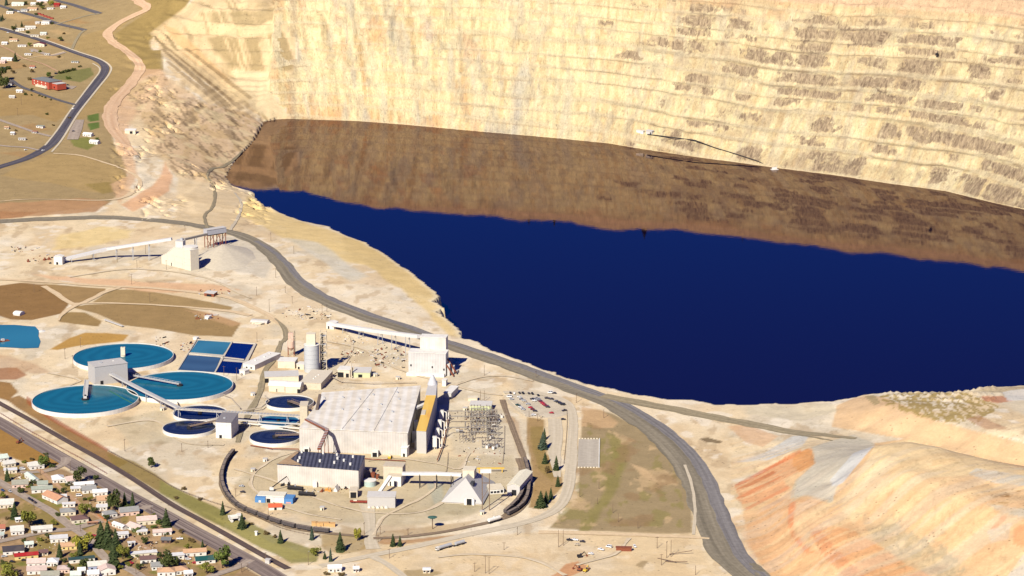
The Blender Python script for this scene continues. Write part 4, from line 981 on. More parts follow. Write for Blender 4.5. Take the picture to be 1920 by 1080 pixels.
bld('basin_shed', 'long white flat-roofed shed along the end of the four-cell basin', 'shed', (456,691), (478,694), 50, 5, 'flat', wall=WHITE, roof=WHITE, wins=((.3,1,2,1.5),(.7,1,2,1.5)), vents=((.4,.3,1.5,1),(.5,.6,1.5,1),(.4,.85,1.5,1)))
bld('basin_shed', 'small white kiosk at the near corner of the four-cell basin', 'shed', (449,701), (459,703), 7, 4, 'flat', wall=WHITE, roof=WHITE)
bld('basin_shed', 'tiny white hut at the far corner of the four-cell basin', 'shed', (362,637), (369,638), 4, 2.5, 'flat', wall=WHITE, roof=WHITE)
# --- teal pond at the picture edge
pz = [(x, y) for x, y in ((-30,609),(28,609),(50,611),(66,612),(73,620),(72,630),(76,640),(72,652),(45,653),(10,651),(-30,650))]
o = mk('pond_water', poly_mesh('pond_water', [P(x, y, .35) for x, y in pz], .35), pond_mat('pond_teal', (.022,.115,.155), .2, .004)); o['kind'] = 'structure'
a = G(8, 640); t = thing('pump_raft', 'small pump raft floating on the teal pond', 'raft', (a[0], a[1], .35), .6)
MB().box(-5, 5, -3, 3, -.2, .6).build('deck', RUST, t); MB().box(-3, 0, -1.5, 1.5, .6, 2.6).build('pump_house', GREYW, t); MB().tube((-1, 0, 1), (-12, -6, .4), .4).build('hose', BLACK, t)
def mound(name, label, cat, px, py, rx, ry, h, m_, kind=None, seed=0, apex=(0, 0)):
    a = G(px, py); s = mpp(px, py); bm = MB(); n, k = 26, 9; vs = []
    rs = np.random.RandomState(seed)
    for j in range(k + 1):
        f = j / k
        for i in range(n):
            an = 2*math.pi*i/n; rr = (1 - f) * (1 + .18 * (vn(np.array(3*math.cos(an) + seed), np.array(3*math.sin(an) + f)) - .5))
            vs.append((apex[0]*f + rx*s*rr*math.cos(an), apex[1]*f + ry*s*rr*math.sin(an), -.4 + h * (f ** .95) + rs.rand() * h * .03))
    bm.add(vs, [(j*n+i, j*n+(i+1)%n, (j+1)*n+(i+1)%n, (j+1)*n+i) for j in range(k) for i in range(n)])
    o = bm.build(name, m_); o.location = a
    for f in o.data.polygons: f.use_smooth = True
    return tag(o, label, cat, kind=kind)
mound('foam_heap', 'bright white foam heap on the bank of the teal pond', 'heap', 78, 621, 9, 12, 1.5, WHITE)
bld('quonset_shed', 'lone small white shed on the brown field edge above the teal pond', 'shed', (25,591), (37,592.5), 9, 1.5, 'barrel', 2.5, WHITE, WHITE)

# --- grey pump house and its galleries
bld('pump_house', 'tall plain grey pump house standing between the three blue clarifiers', 'building', (179,723), (240,715), 21, 18.5, 'flat', wall=mat('grey_block', (198,194,188), var=.05), roof=mat('grey_roof', (206,200,190)), vents=((.3,.5,2.2,1.5),(.7,.6,1.5,1)), doors=((.2,3,4),))
def gallery(name, label, cat, pts, w, hh, mat_, legs=(), legm=STEEL, deck=None, rails=False, slats=0):
    """elevated gallery along picture points with a height each: roofed box on trestles"""
    ps = [P(x, y, z) for x, y, z in pts]; o0 = ps[0].copy(); o0[2] = 0
    t = thing(name, label, cat, o0)
    l = [Vector(p_ - o0) for p_ in ps]
    for i in range(len(l) - 1):
        MB().bar(l[i], l[i+1], w, hh).build('gallery_deck', mat_, t)
        if slats:
            m = MB(); d = l[i+1] - l[i]; n = int(d.length / slats); up = Vector((0,0,hh/2 + .1))
            for k in range(n): 
                c = l[i] + d * ((k + .5) / n) + up; s = d.normalized().cross(Vector((0,0,1))) * w / 2
                m.bar(c - s, c + s, slats * .35, .2)
            m.build('roof_slats', STEEL, t)
    for (i, f) in legs:
        c = l[i] + (l[i+1] - l[i]) * f
        d = (l[i+1] - l[i]).normalized().cross(Vector((0,0,1))).normalized() * w * .45
        m = MB(); m.bar(c + d, Vector((c + d * 1.3)[:2] + (-.5,)), .5); m.bar(c - d, Vector((c - d * 1.3)[:2] + (-.5,)), .5); m.bar(c + d * 1.2 - Vector((0,0,c.z*.6)), c - d - Vector((0,0,c.z*.1)), .3)
        m.build('trestle', legm, t)
    return t
gallery('pipe_gallery', 'long pale slatted gallery running from the pump house down to the pipe bridge', 'gallery', [(208,701,10),(270,733,9),(341,768,9)], 4.2, 1.6, GREYW, ((0,.4),(1,.1),(1,.5),(1,.85)), slats=2.4)
gallery('pipe_bridge', 'long straight pipe bridge over the small dark thickeners to the main hall', 'gallery', [(330,766,10),(450,774,10),(578,781,10)], 5, 1.1, mat('pipe_grey', (206,196,178), var=.3, streak=(.2,2,1)), ((0,.05),(0,.65),(1,.3),(1,.7)), slats=3)
gallery('pipe_bridge', 'lower pale pipe rack between the pale blue tank and the pipe bridge', 'gallery', [(446,787,4),(505,792,4),(566,795,4)], 2.2, .8, GREYW, ((0,.3),(1,.5)))
gallery('pipe_bridge', 'short pale pipe rack crossing just above the dark front thickener', 'gallery', [(456,793,3),(500,797,3),(562,803,3)], 1.6, .8, WHITE, ((0,.3),(1,.5)))
bld('pump_shed', 'white cube-shaped shed with grey sloping roof beside the dark front thickener', 'shed', (405,821), (434,822.5), 24, 15, 'shed', 2, WHITE, mat('slate_grey', (140,134,134)), doors=((.3,2.5,3),), vents=((.4,.4,2,2),))

# --- upper conveyor: crusher to ore bins and stockpile
bld('tail_house', 'small white tail house at the low end of the upper conveyor', 'building', (101,496), (117,496.5), 9, 9, 'gabley', 1.2, WHITE, WHITE, doors=((.4,2.5,3),))
gallery('conveyor', 'long pale covered conveyor climbing past the stockpile bins beside the haul road', 'conveyor', [(116,487,4),(200,467,12),(322,448,26)], 5, 3, mat('pale_sheet', (226,222,216), var=.08), ((0,.2),(0,.7),(1,.15),(1,.4),(1,.65)))
def silo(name, label, px, py, rpx, hpx, m_, cap=0, group=None):
    a = G(px, py); s = mpp(px, py); r = rpx * s; h = hpx * s / cp
    t = thing(name, label, 'silo', a, 0, group)
    MB().cyl(0, 0, r, -.5, h, 40).build('shell', m_, t)
    MB().cyl(0, 0, r + .3, h, h + .5, 40).cyl(0, 0, r * .98, h + .5, h + .5 + cap, 40, r * .15).build('roof', WHITE, t)
    m = MB()
    for k in range(1, 6): m.ring(r, r + .12, h * k / 6 - .12, h * k / 6 + .12, 40)
    m.build('hoop', STEEL, t)
    return t, r, h
SILOM = mat('silo_concrete', (238,226,200), var=.07)
silo('ore_bin', 'tall round-ended cream ore bin next to the grey stockpile cone', 358, 503, 14, 40, SILOM, .4, 'cream ore bins')
a, rz, L = frame((303,494), (358,508)); t = thing('ore_bin', 'long cream ore bin block with a sloping top below the upper conveyor', 'silo', a, rz, 'cream ore bins')
MB().add([], []) if False else None
m = MB(); zs = [(0,9),(.2,14),(.45,23),(1,24)]; pr = [(0,-1)] + [(u*L, z) for u, z in zs] + [(L,-1)]
n_ = len(pr); m.add([(x, 0, z) for x, z in pr] + [(x, 12, z) for x, z in pr], [tuple(range(n_))[::-1], tuple(range(n_, 2*n_))] + [(i, (i+1) % n_, n_+(i+1) % n_, n_+i) for i in range(n_)]); m.build('bin_wall', SILOM, t)
m = MB()
for (u0, z0), (u1, z1) in zip(zs[:-1], zs[1:]): m.bar((u0*L, 6, z0 + .25), (u1*L, 6, z1 + .25), 12.6, .4)
m.build('bin_roof', WHITE, t)
m = MB()
for u in (.2, .45, .72): m.box(u*L - .15, u*L + .15, -.15, .0, -.5, 12)
for z in (6, 13): m.box(.35*L, L, -.18, .0, z - .15, z + .15)
m.build('panel_joint', GREYW, t); MB().box(.33*L, .33*L + 1.2, -.1, .05, 0, 4).build('door', DARK, t)
bld('head_tower', 'slim pale tower on the ore bins where the upper conveyor ends', 'tower', (330,499), (344,500), 8, 30, 'flat', wall=mat('pale_tower', (226,220,208)), roof=GREYW, wins=((.5,14,1.2,2),), vents=((.7,.5,3,3),))
gallery('conveyor', 'short bridge conveyor from the head tower to the tripper house', 'conveyor', [(345,449,26),(388,439,24)], 3, 2.2, mat('bridge_grey', (176,166,150)), ((0,.5),))
def tripper():
    a = G(389, 466); t = thing('tripper_house', 'grey raised tripper house on steel legs over the stockpile cone', 'building', a, R(38))
    L, D = 27, 8
    MB().box(0, L, 0, D, 16, 22).build('wall', mat('blue_grey_sheet', (190,188,190)), t)
    MB().box(-.4, L + .4, -.4, D + .4, 22, 22.5).build('roof', GREYW, t)
    for x in (1, 9, 18, 26):
        for y in (.5, D - .5): MB().bar((x, y, -2), (x, y, 16), .7).build('leg', RUST, t)
    m = MB()
    for x in (1, 9, 18): m.bar((x, .5, 1), (x + 8, .5, 16), .4); m.bar((x, D - .5, 16), (x + 8, D - .5, 1), .4)
    m.build('bracing', RUST, t); MB().box(2, L - 2, 2, D - 2, 14.5, 16).build('belt_frame', BLACK, t)
tripper()
mound('ore_stockpile', 'broad pale grey cone of crushed ore beneath the tripper house', 'stockpile', 425, 484, 52, 104, 12, mat('crushed_ore', (222,208,180), var=.12, scale=.3), None, 4, (-6, 22))
for k, (px, py, l_) in enumerate([(84,488,'rusty crusher frame beside the white tail house'),(92,487,'second rusty drive frame touching the white tail house'),(53,491,'small red machine farthest out from the tail house')]):
    a = G(px, py); t = thing('rusty_machine', l_, 'machine', a, rnd.random() * 3)
    MB().box(-1.8, 1.8, -1.3, 1.3, 0, 1.6).build('frame', RUST, t); MB().cyl(0, 0, .9, 1.6, 3.2, 10).build('drum', RUST, t)

# --- lower conveyor to the screen house
bld('transfer_house', 'small white transfer house at the far end of the lower conveyor', 'building', (612,616), (626,618), 9, 6.5, 'gabley', 1, WHITE, WHITE, doors=((.3,2,3),))
gallery('conveyor', 'long white covered conveyor running along the haul road into the screen house', 'conveyor', [(624,608,5),(700,620,12),(786,631,24)], 5.2, 3.2, mat('white_sheet', (242,236,224), var=.06), ((0,.3),(0,.7),(1,.15),(1,.45),(1,.75)))
def screen_house():
    a, rz, L = frame((766,703), (836,706))
    t = thing('screen_house', 'large pale two-tier screen house beside the haul road', 'building', a, rz)
    MB().box(0, L, 0, 15, -1, 23).build('wall', CORR, t); MB().box(-.4, L + .4, -.4, 15.2, 23, 23.5).build('roof', WHITE, t)
    up = MB().box(L*.24, L*.93, 15.25, 27, -1, 35).build('upper_wall', rib('ribbed_cream', (226,216,200), (238,228,212), 0, 2), t)
    MB().box(L*.24 - .3, L*.93 + .3, 14.9, 27.3, 35, 35.5).build('upper_roof', WHITE, t)
    MB().box(L*.24 + 8.5, L*.24 + 9, 15.05, 15.22, 23.5, 35).build('joint_strip', GREYW, up)
    MB().box(-1.5, L - 1, -4, -.05, -1, 3.2).build('lean_to', WHITE, t)
    for u, z in ((.05, 9), (.62, 8), (.93, 6)): MB().box(u*L, u*L + 1.4, -.12, .02, z, z + 2).build('window', DARK, t)
    for k, x in enumerate((2.5, 5.5)): MB().box(L + x - 1.5, L + x + 1, 2 + 6*k, 9 + 6*k, -1, 12 - 4*k).build('duct_housing', GREYW, t)
    MB().bar((L, 2, 12), (L + 8, -1, 1), 1).bar((L, 9, 16), (L + 9, 6, 3), 1).build('chute', RUST, t)
screen_house()

# --- lime silo, elevator and the low buildings round it
t, r, h = silo('lime_silo', 'tall grey banded silo with a cream penthouse', 585, 696, 14.2, 50, mat('banded_grey', (206,206,202), var=.08, streak=(.3,.3,3)), .3)
MB().box(-4.8, 4.0, -4, 4, h + .6, h + 11.5).build('penthouse', CREAM, t)
def truss_tower(px, py, w, h, label, panel=None):
    a = G(px, py); t = thing('elevator_tower', label, 'tower', a)
    for x in (0, w):
        for y in (0, w): MB().box(x - .3, x + .3, y - .3, y + .3, -.5, h).build('leg', TANW, t)
    m = MB(); n = int(h / 4)
    for k in range(n):
        z = k * h / n; z2 = (k + 1) * h / n
        for (x0, y0, x1, y1) in ((0,0,w,0),(w,0,w,w),(w,w,0,w),(0,w,0,0)):
            m.bar((x0,y0,z2), (x1,y1,z2), .3); m.bar((x0,y0,z), (x1,y1,z2), .25)
    m.build('bracing', TANW, t)
    m = MB(); m.box(1.2, 3.0, 1.2, 3.0, 0, h - 2); m.build('bucket_casing', BLACK, t)
    for k in (2, 4, 6, 8): 
        if k * h / 9 < h: MB().box(-.2, w + .2, -.2, w + .2, k*h/9, k*h/9 + .25).build('platform', STEEL, t)
truss_tower(601, 694, 6.0, 39, 'open steel elevator tower attached to the grey silo')
a = G(546, 667); t = thing('loading_hopper', 'pinkish hopper on stilts next to the lime silo', 'hopper', a)
PINKM = mat('pink_steel', (232,196,170), var=.2)
MB().cyl(0, 0, 3.6, 9, 15, 16).cyl(0, 0, 1, 5.5, 9, 16, 3.6).build('bin', PINKM, t); MB().box(-2.5, 2.5, -2, 2, 15, 24).build('filter_house', PINKM, t)
for x in (-3, 3):
    for y in (-3, 3): MB().bar((x, y, -.5), (x, y, 10), .5).build('leg', RUST, t)
MB().bar((4, 1, 0), (4, 1, 26), .5).bar((4,1,20),(0,1,20),.4).build('riser_pipe', BLACK, t)
bld('lime_shed', 'small white flat-roofed shed between the hopper and the grey silo', 'shed', (521,690), (553,691), 15, 7, 'flat', wall=CREAM, roof=WHITE)
bld('lime_shed', 'tiny white annexe touching the foot of the grey silo', 'shed', (556,692), (570,693), 10, 5, 'flat', wall=CREAM, roof=WHITE, doors=((.3,2,2.5),))
bld('workshop', 'pale twin-vault workshop in front of the lime silo', 'building', (504,734), (534,735.5), 12, 6, 'barrel', 3.5, CREAM, WHITE, doors=((.5,.8,3),))
bld('workshop', 'second pale vault with a dark end beside the twin-vault workshop', 'building', (535,736), (563,737.5), 12, 6, 'barrel', 3.5, CREAM, WHITE, doors=((.9,3,4),))
bld('workshop', 'long low grey roof strip behind the pale vaults', 'building', (497,718), (560,716), 16, 6, 'shed', 1, CREAM, GREYW, doors=((.05,4,4.5),))
bld('workshop', 'wide pale flat-roofed workshop between the lime silo and the main hall', 'building', (563,729), (602,731), 46, 6.5, 'flat', wall=TANW, roof=mat('pale_flat_roof', (230,216,190), var=.1), vents=((.55,.6,1.6,1),(.5,.45,1.4,1),(.48,.3,1.4,1)))
bld('garage', 'white-roofed open garage with a dark doorway east of the lime silo', 'shed', (633,707), (656,708), 14, 7.5, 'flat', wall=CREAM, roof=WHITE, doors=((.25,6,5),(.8,3,4)))
GREENP = mat('pale_green_paint', (214,218,170), var=.06)
bld('garage', 'pale green garage with a grey roof beside the tan stack', 'shed', (662,707.5), (694,708), 14, 5, 'shed', 1.5, GREENP, GREYW, doors=((.42,4,3),))
a = G(659, 709); o = tag(MB().cyl(0, 0, .8, -.3, 16, 12, .6).build('stack', TANW), 'slim tan stack standing between the open garage and green garage', 'stack'); o.location = a

# --- main mill hall
def roof_stain(name, c1, c2, c3, rz=0):
    m = bpy.data.materials.new(name); m.use_nodes = True; nt = m.node_tree; b = nt.nodes['Principled BSDF']; b.inputs['Roughness'].default_value = .7; b.inputs['Specular IOR Level'].default_value = .25
    tc = nt.nodes.new('ShaderNodeTexCoord'); mp = nt.nodes.new('ShaderNodeMapping'); mp.inputs['Rotation'].default_value = (0,0,rz); mp.inputs['Scale'].default_value = (.075, .012, 1)
    n = nt.nodes.new('ShaderNodeTexNoise'); n.inputs['Scale'].default_value = 1; n.inputs['Detail'].default_value = 6; n.inputs['Roughness'].default_value = .65
    nt.links.new(tc.outputs['Object'], mp.inputs[0]); nt.links.new(mp.outputs[0], n.inputs['Vector'])
    r = nt.nodes.new('ShaderNodeValToRGB'); e = r.color_ramp.elements; e[0].position = .36; e[1].position = .58
    e[0].color = (*alb(c3), 1); e[1].color = (*alb(c1), 1); x = e.new(.45); x.color = (*alb(c2), 1)
    nt.links.new(n.outputs['Fac'], r.inputs[0]); nt.links.new(r.outputs[0], b.inputs['Base Color']); return m
MILLR = rib('mill_roof', (243,231,208), (249,241,224), 0, 8.5, soft=(.2,.8), wear=.18)
HZ = 21
t, ro, c = poly_bld('mill_hall', 'huge pale flat-roofed mill hall at the centre of the plant', 'building', [(561,803),(640,806.5),(764,812),(788,724),(604,737),(588,768)], HZ, rib('mill_wall', (213,204,191), (219,211,198), 0, 2.4), MILLR)
for (px, py) in ((608,748),(643,747),(674,750),(642,769),(745,738),(748,750),(736,774),(732,792),(700,742),(690,770),(660,790),(715,760)):
    x, y, z = at(px, py, HZ, c); MB().box(x - .8, x + .8, y - .8, y + .8, HZ + .5, HZ + 2).build('roof_vent', STEEL, ro)
for a_, b_ in (((640,806),(700,731)),((700,809),(745,727))):
    x, y, z = at(*a_, HZ, c); x2, y2, z2 = at(*b_, HZ, c); MB().bar((x, y, HZ + .7), (x2, y2, HZ + .7), 1.2, .5).build('roof_ridge', MILLR, ro)
for px in (668, 703, 728):
    x, y, z = at(px, 812, HZ, c); y -= 2
for (px, w_, h_) in ((703,6,5),(575,5,4)):
    x0, y0, _ = at(px, 845 + (px - 565) * .07, 0, c)
    MB().box(x0 - w_/2, x0 + w_/2, y0 - 3.5, y0 + 3, -.5, h_).build('porch', WHITE, t)
    MB().box(x0 - w_/3, x0 + w_/3, y0 - 3.6, y0 - 3.45, -.5, h_ - 1).build('door', DARK, t)
bld('lean_to_shed', 'small white lean-to at the near corner of the mill hall', 'shed', (752,856), (763,857), 6, 8, 'shed', 1, WHITE, WHITE, doors=((.5,2,3),))
x0 = P(566, 806, 0)
YELR = roof_stain('yellow_roof', (250,206,104), (246,196,90), (236,176,88), R(-10))
t, ro, c = poly_bld('crusher_annexe', 'long narrow annexe with a yellow and grey roof next to the mill hall', 'building', [(781,807),(799,808.5),(818,740),(800,739)], 21, mat('annexe_wall', (206,200,190), var=.05), YELR)
w4 = [at(px, py, 21, c)[:2] for px, py in ((797.5,742),(817.5,742),(820,716),(812,711),(804,717))]
MB().prism(w4, -1, 20.4).build('wall', GREYW, t); MB().prism(w4, 21.1, 21.7).build('grey_roof', mat('grey_white_roof', (214,208,200)), t)
x, y, z = at(811, 722, 21, c); MB().cyl(x, y, 5, 21.8, 31, 20, 1.2).build('cone_vent', mat('vent_sheet', (212,210,208)), t)
MB().prism([at(px, py, 21, c)[:2] for px, py in ((789,779),(797,779),(799,770),(791,770))], 21.55, 21.9).build('roof_patch', TANW, ro)
x, y, z = at(784, 761, 21, c); x2, y2, _ = at(799, 752, 21, c); MB().bar((x - 3, y, 18.5), (x2, y2, 18.5), 4, 2).build('link_bridge', WHITE, t)
for (px, py, wd, h_) in ((777,828,4,9),(780,815,3,13),(782,840,4,7)):
    x, y, _ = at(px, py, 0, c); MB().box(x - wd/2, x + wd/2, y - 3, y + 4, -.5, h_).build('duct', WHITE, t)
DG = 'looped white dust collectors beside the annexe'
for k, (px, py, hp, l_) in enumerate([(828,790,26,'white looped dust collector farthest from the yard along the annexe'),(824,808,26,'white looped dust collector second along the shaded annexe wall'),(820,822,24,'white looped dust collector third along the shaded annexe wall'),(815,842,30,'white looped dust collector nearest the yard along the annexe')]):
    a = G(px, py); s = mpp(px, py); h_ = hp * s / cp * .8
    t = thing('dust_collector', l_, 'filter', a, 0, DG)
    MB().box(-2.0, 2.0, -2, 2, 2.5, h_).build('filter_box', WHITE, t); MB().cyl(0, 0, .4, 0, 2.5, 10, 1.8).build('hopper', WHITE, t)
    m = MB(); m.tube((1.5, 0, h_ - .6), (4.5, 0, h_ - 2), .55); m.tube((4.5, 0, h_ - 1.8), (4.5, 0, 1.5), .55); m.tube((4.5, 0, 1.5), (6.6, 0, 1.2), .55); m.tube((6.6, 0, 1), (6.6, 0, h_ * .8), .55); m.build('pipe_loop', WHITE, t)
    for x in (-1.7, 1.7): MB().bar((x, -1.7, -.4), (x, -1.7, 3), .3).build('leg', STEEL, t)
bld('store_house', 'small white square store behind the annexe end', 'building', (832,748), (846,749), 26, 6, 'flat', wall=GREYW, roof=WHITE, doors=((.9,1.5,2.5),))
bld('store_house', 'tiny white box store behind the small square store', 'building', (829,724), (836,724.5), 6, 6, 'flat', wall=WHITE, roof=WHITE)
# rust-brown inclined conveyor over the mill front
gallery('ore_feeder', 'bent rust-red truss conveyor in front of the mill hall', 'conveyor', [(574,786,22.5),(614,806,24),(598,842,18)], 3, 1.6, RUST, ((1,.15),(1,.9)), RUST, slats=3)
bld('feeder_tower', 'tan windowless tower at the end of the pipe bridge', 'tower', (563,812), (577,812), 14, 26, 'flat', wall=mat('tan_tower', (224,208,178)), roof=TANW, doors=())
gallery('ore_feeder', 'steep dark truss against the far corner of the mill hall', 'conveyor', [(594,768,22),(600,740,29)], 2.5, 1.5, mat('dark_truss', (120,104,92), var=.4, scale=1), ((0,.5),))

# --- dark roofed flotation building
SLATE = rib('slate_ribbed_roof', (62,62,74), (96,96,108), 0, 3.4, wear=.3)
t, ro, c = poly_bld('flotation_building', 'tan building with a dark ribbed roof in front of the mill hall', 'building', [(520,871),(672,882.5),(684,855),(556,847)], 17, rib('tan_ribbed', (219,209,193), (226,216,200), 0, 2.0), SLATE)
MB().prism([at(px, py, 17, c)[:2] for px, py in ((521,870.5),(566,873.5),(545,862),(560,850),(556,847.5))], 17.55, 17.8).build('bare_roof', mat('stained_roof', (190,158,118), var=.25, scale=.2), ro)
for k, (px, py) in enumerate(((559,866),(562,860),(566,849),(606,851),(600,866),(632,854),(633,861),(627,869),(662,858),(657,872),(645,865))):
    x, y, _ = at(px, py, 17.5, c); MB().cyl(x, y, 1.0, 17.5, 19.6, 10).build('roof_vent', WHITE, ro)
MB().prism([at(px, py, 0, c)[:2] for px, py in ((522,904),(545,906),(545,903),(522,901))], -1, 12).build('pale_panel', WHITE, t)
x, y, _ = at(655, 933, 0, c); MB().box(x, x + 7, y - 1, y + 12, -1, 6).build('lean_to', TANW, t); MB().box(x + 1, x + 6, y - 1.15, y - .9, -.5, 5).build('door', DARK, t)
x, y, _ = at(587, 912, 0, c); MB().box(x, x + 3.5, y - 3, y + 2, -1, 5).build('porch', WHITE, t)
# clutter in front of it
for px, py, l_, m_ in ((530,911,'dark pump set at the foot of the tan building wall', BLACK),(541,910,'second dark pump set along the tan building wall', BLACK),(604,922,'rust-brown heap of pipe spools under the tan wall', RUST),(612,920,'orange tank spool beside the brown pipe spools', mat('orange_paint', (232,166,84))),(619,921,'orange frame with dark opening beside the white wedge', _mats[('orange_paint',)]),(649,916,'dark pump beside the tan lean-to', BLACK)):
    a = G(px, py); t = thing('pump_set', l_, 'machine', a, rnd.random() * 3)
    MB().box(-1.8, 1.8, -1.2, 1.2, 0, .8).build('skid', m_, t); MB().tube((-1.2, 0, 1.4), (1, 0, 1.4), .8).build('motor', m_, t); MB().cyl(1.2, 0, .6, .8, 2.6, 10).build('pump_head', m_, t)
bld('white_wedge_shed', 'small white wedge-shaped tent against the tan wall', 'shed', (625,922), (632,922.5), 7, 1, 'gabley', 3.5, WHITE, WHITE)

# --- buildings right of it
bld('filter_house', 'tall tan filter house behind its lower white front block', 'building', (719,905), (755,907), 12, 15, 'flat', wall=TANW, roof=mat('tan_flat_roof', (216,200,172)))
bld('filter_house', 'lower white front block attached to the tan filter house', 'building', (727,911), (752,912.5), 9, 9, 'flat', wall=WHITE, roof=TANW, doors=((.55,1.2,4),(.2,1.2,4)))
gallery('chute', 'white inclined chute descending from the filter house to the grey front shed', 'conveyor', [(732,893,12),(712,922,4)], 3, 1.6, WHITE, ())
silo('process_tank', 'mint green tank standing against the shaded flotation building end', 694, 910, 11.5, 9.5, mat('mint_paint', (206,232,216), var=.08), .3)
a = G(691, 897); t = thing('boiler_unit', 'rusty cluster of vessels and ducts behind the mint tank', 'machine', a)
MB().box(-3, 3, 2, 8, 0, 7).build('casing', mat('dusty_steel', (176,156,136), var=.3), t); MB().cyl(4, 1, 2.2, 0, 5, 14).build('vessel', RUST, t); MB().tube((5, 0, 2), (14, -4, 2), 1).build('duct', BLACK, t); MB().cyl(8, -1, 1.6, 0, 4, 12).build('vessel', RUST, t)
bld('front_shed', 'grey sheet-metal shed nearest the viewer below the filter house', 'shed', (689,952), (741,952.5), 11, 9.5, 'shed', 1.2, mat('warm_grey', (206,200,190), var=.06), GREYW, base=None)
for k in range(5):
    a = G(692 + 8*k, 953); o = tag(MB().box(-1.2, 1.2, -.8, .8, 0, 1.2).box(-.6, .6, -.5, .5, 1.2, 1.9).build('supply_crate', WHITE if k % 2 == 0 else CREAM), ('white' if k % 2 == 0 else 'cream') + ' supply crate ' + ('first', 'second', 'third', 'fourth', 'fifth')[k] + ' in the line along the grey front shed', 'crate', 'crates along the front shed'); o.location = a
gallery('conveyor', 'white covered conveyor between the filter house and the hip-roofed store', 'conveyor', [(754,888,12),(820,888,13),(866,890,15)], 4, 2.2, WHITE, ((0,.5),(0,.98),(1,.6)), BLACK)
def hip_store():
    a, rz, L = frame((828,943.5), (905,947.5)); D = 60; h = 1.2; rh = 16.5
    t = thing('concentrate_store', 'large grey hip-roofed concentrate store with a cream penthouse', 'building', a, rz)
    MB().box(.3, L - .3, .3, D - .3, -1, h - .02).build('wall', CONC, t)
    roof_mb(L, D, h, 'hip', rh, .3).build('roof', mat('hip_roof_sheet', (204,198,188), var=.05, scale=.1), t)
    MB().box(L/2 - 5, L/2 + 5, 30, 41, h + rh - 4, h + rh + 2.6).build('penthouse', CREAM, t)
    MB().box(L/2 - 5.3, L/2 + 5.3, 29.7, 41.3, h + rh + 2.6, h + rh + 3).build('penthouse_roof', CREAM, t)
    MB().box(L*.62, L*.7, 14, 22, 8.5, 14.2).build('dormer', mat('dark_louvre', (70,70,74)), t)  # dark grey vent in the hip roof
    for x in (L*.585, L*.77): MB().box(x - 1, x + 1.2, -1.6, .3, -.5, 5.5).build('door_post', WHITE, t)
    MB().box(L*.585, L*.77, -1.2, -.4, 5.5, 6.2).build('lintel', WHITE, t); MB().box(L*.6, L*.76, -.9, -.5, -.5, 5.5).build('door', DARK, t)
hip_store()
bld('loadout_building', 'tall cream gabled loadout building beside the curved wagon string', 'building', (951,928), (974.5,930), 42, 8.5, 'gabley', 2, GREYW, mat('cream_roof', (246,236,206)), doors=((.55,4,5),))
bld('office_block', 'low white block with dark windows beside the cream loadout building', 'building', (918,927), (945,925), 14, 4.2, 'flat', wall=WHITE, roof=CREAM, wins=((.15,.8,2.2,1.8),(.38,.8,2.2,1.8),(.6,.8,2.2,1.8),(.85,.8,2,2.4)))
a = G(911, 957); t = thing('light_tower', 'brown twin-post tower topped by a white tank box', 'tower', a)
for x in (-3, 3): MB().bar((x, 0, -.5), (x, 0, 33), .7).build('post', WOOD, t)
MB().box(-4.6, 4.6, -1.6, 1.6, 33, 36).build('tank_box', WHITE, t); MB().bar((-3, 0, 24), (3, 0, 24), .5).bar((-3,0,10),(3,0,20),.3).build('cross_beam', WOOD, t)
a = G(944, 945); t = thing('yellow_crane', 'small yellow gantry rail behind the brown twin-post tower', 'gantry', G(920, 886), R(2))
YEL = mat('yellow_paint', (240,196,70)); MB().bar((-12, 0, 4), (12, 0, 4), 1).build('beam', YEL, t)
for x in (-10, 10): MB().bar((x, 0, -.3), (x, 0, 4), .7).build('leg', YEL, t)

# --- substation
bld('switch_house', 'pale green switch house at the head of the substation', 'building', (881,769), (921,770), 11, 4.6, 'shed', 1.4, GREENP, GREYW, wins=())
bld('switch_house', 'small cream block behind the pale green switch house', 'building', (878,752), (895,752), 7, 3, 'flat', wall=CREAM, roof=CREAM)
GAL = mat('grey_lattice', (156,148,138), var=.3, scale=1)
def gantry(px, py, L, h, rz, label):
    t = thing('busbar_gantry', label, 'gantry', G(px, py), rz, 'substation busbar gantries')
    for x in (0, L):
        m = MB()
        for s in (-.6, .6): m.bar((x + s, -.6, -.3), (x + s * .5, 0, h), .22); m.bar((x + s, .6, -.3), (x + s * .5, 0, h), .22)
        m.build('post', GAL, t)
    MB().bar((0, 0, h), (L, 0, h), .9, .6).build('beam', GAL, t)
    m = MB()
    for k in range(1, 4): m.cyl(L*k/4, 0, .22, h - 2.4, h - .3, 6)
    m.build('insulator_string', mat('brown_porcelain', (110,80,66)), t)
row_n = ('nearest the switch house', 'second from the switch house', 'third from the switch house', 'fourth from the switch house', 'nearest the hip-roofed store')
for k, py in enumerate((783, 794, 805, 816, 827)):
    gantry(884, py, 15, 9, R(1), 'grey busbar gantry over the transformers, ' + row_n[k]); gantry(912 + k*.6, py + 1, 10, 8, R(1), 'lower grey busbar gantry on the lawn side, ' + row_n[k])
for k, (px, py, L) in enumerate(((838,786,40),(838,796,40),(840,817,42))):
    gantry(px, py, L, 8, R(0), 'wide low line gantry from the dust collectors to the substation, ' + ('farthest', 'middle', 'nearest')[k])
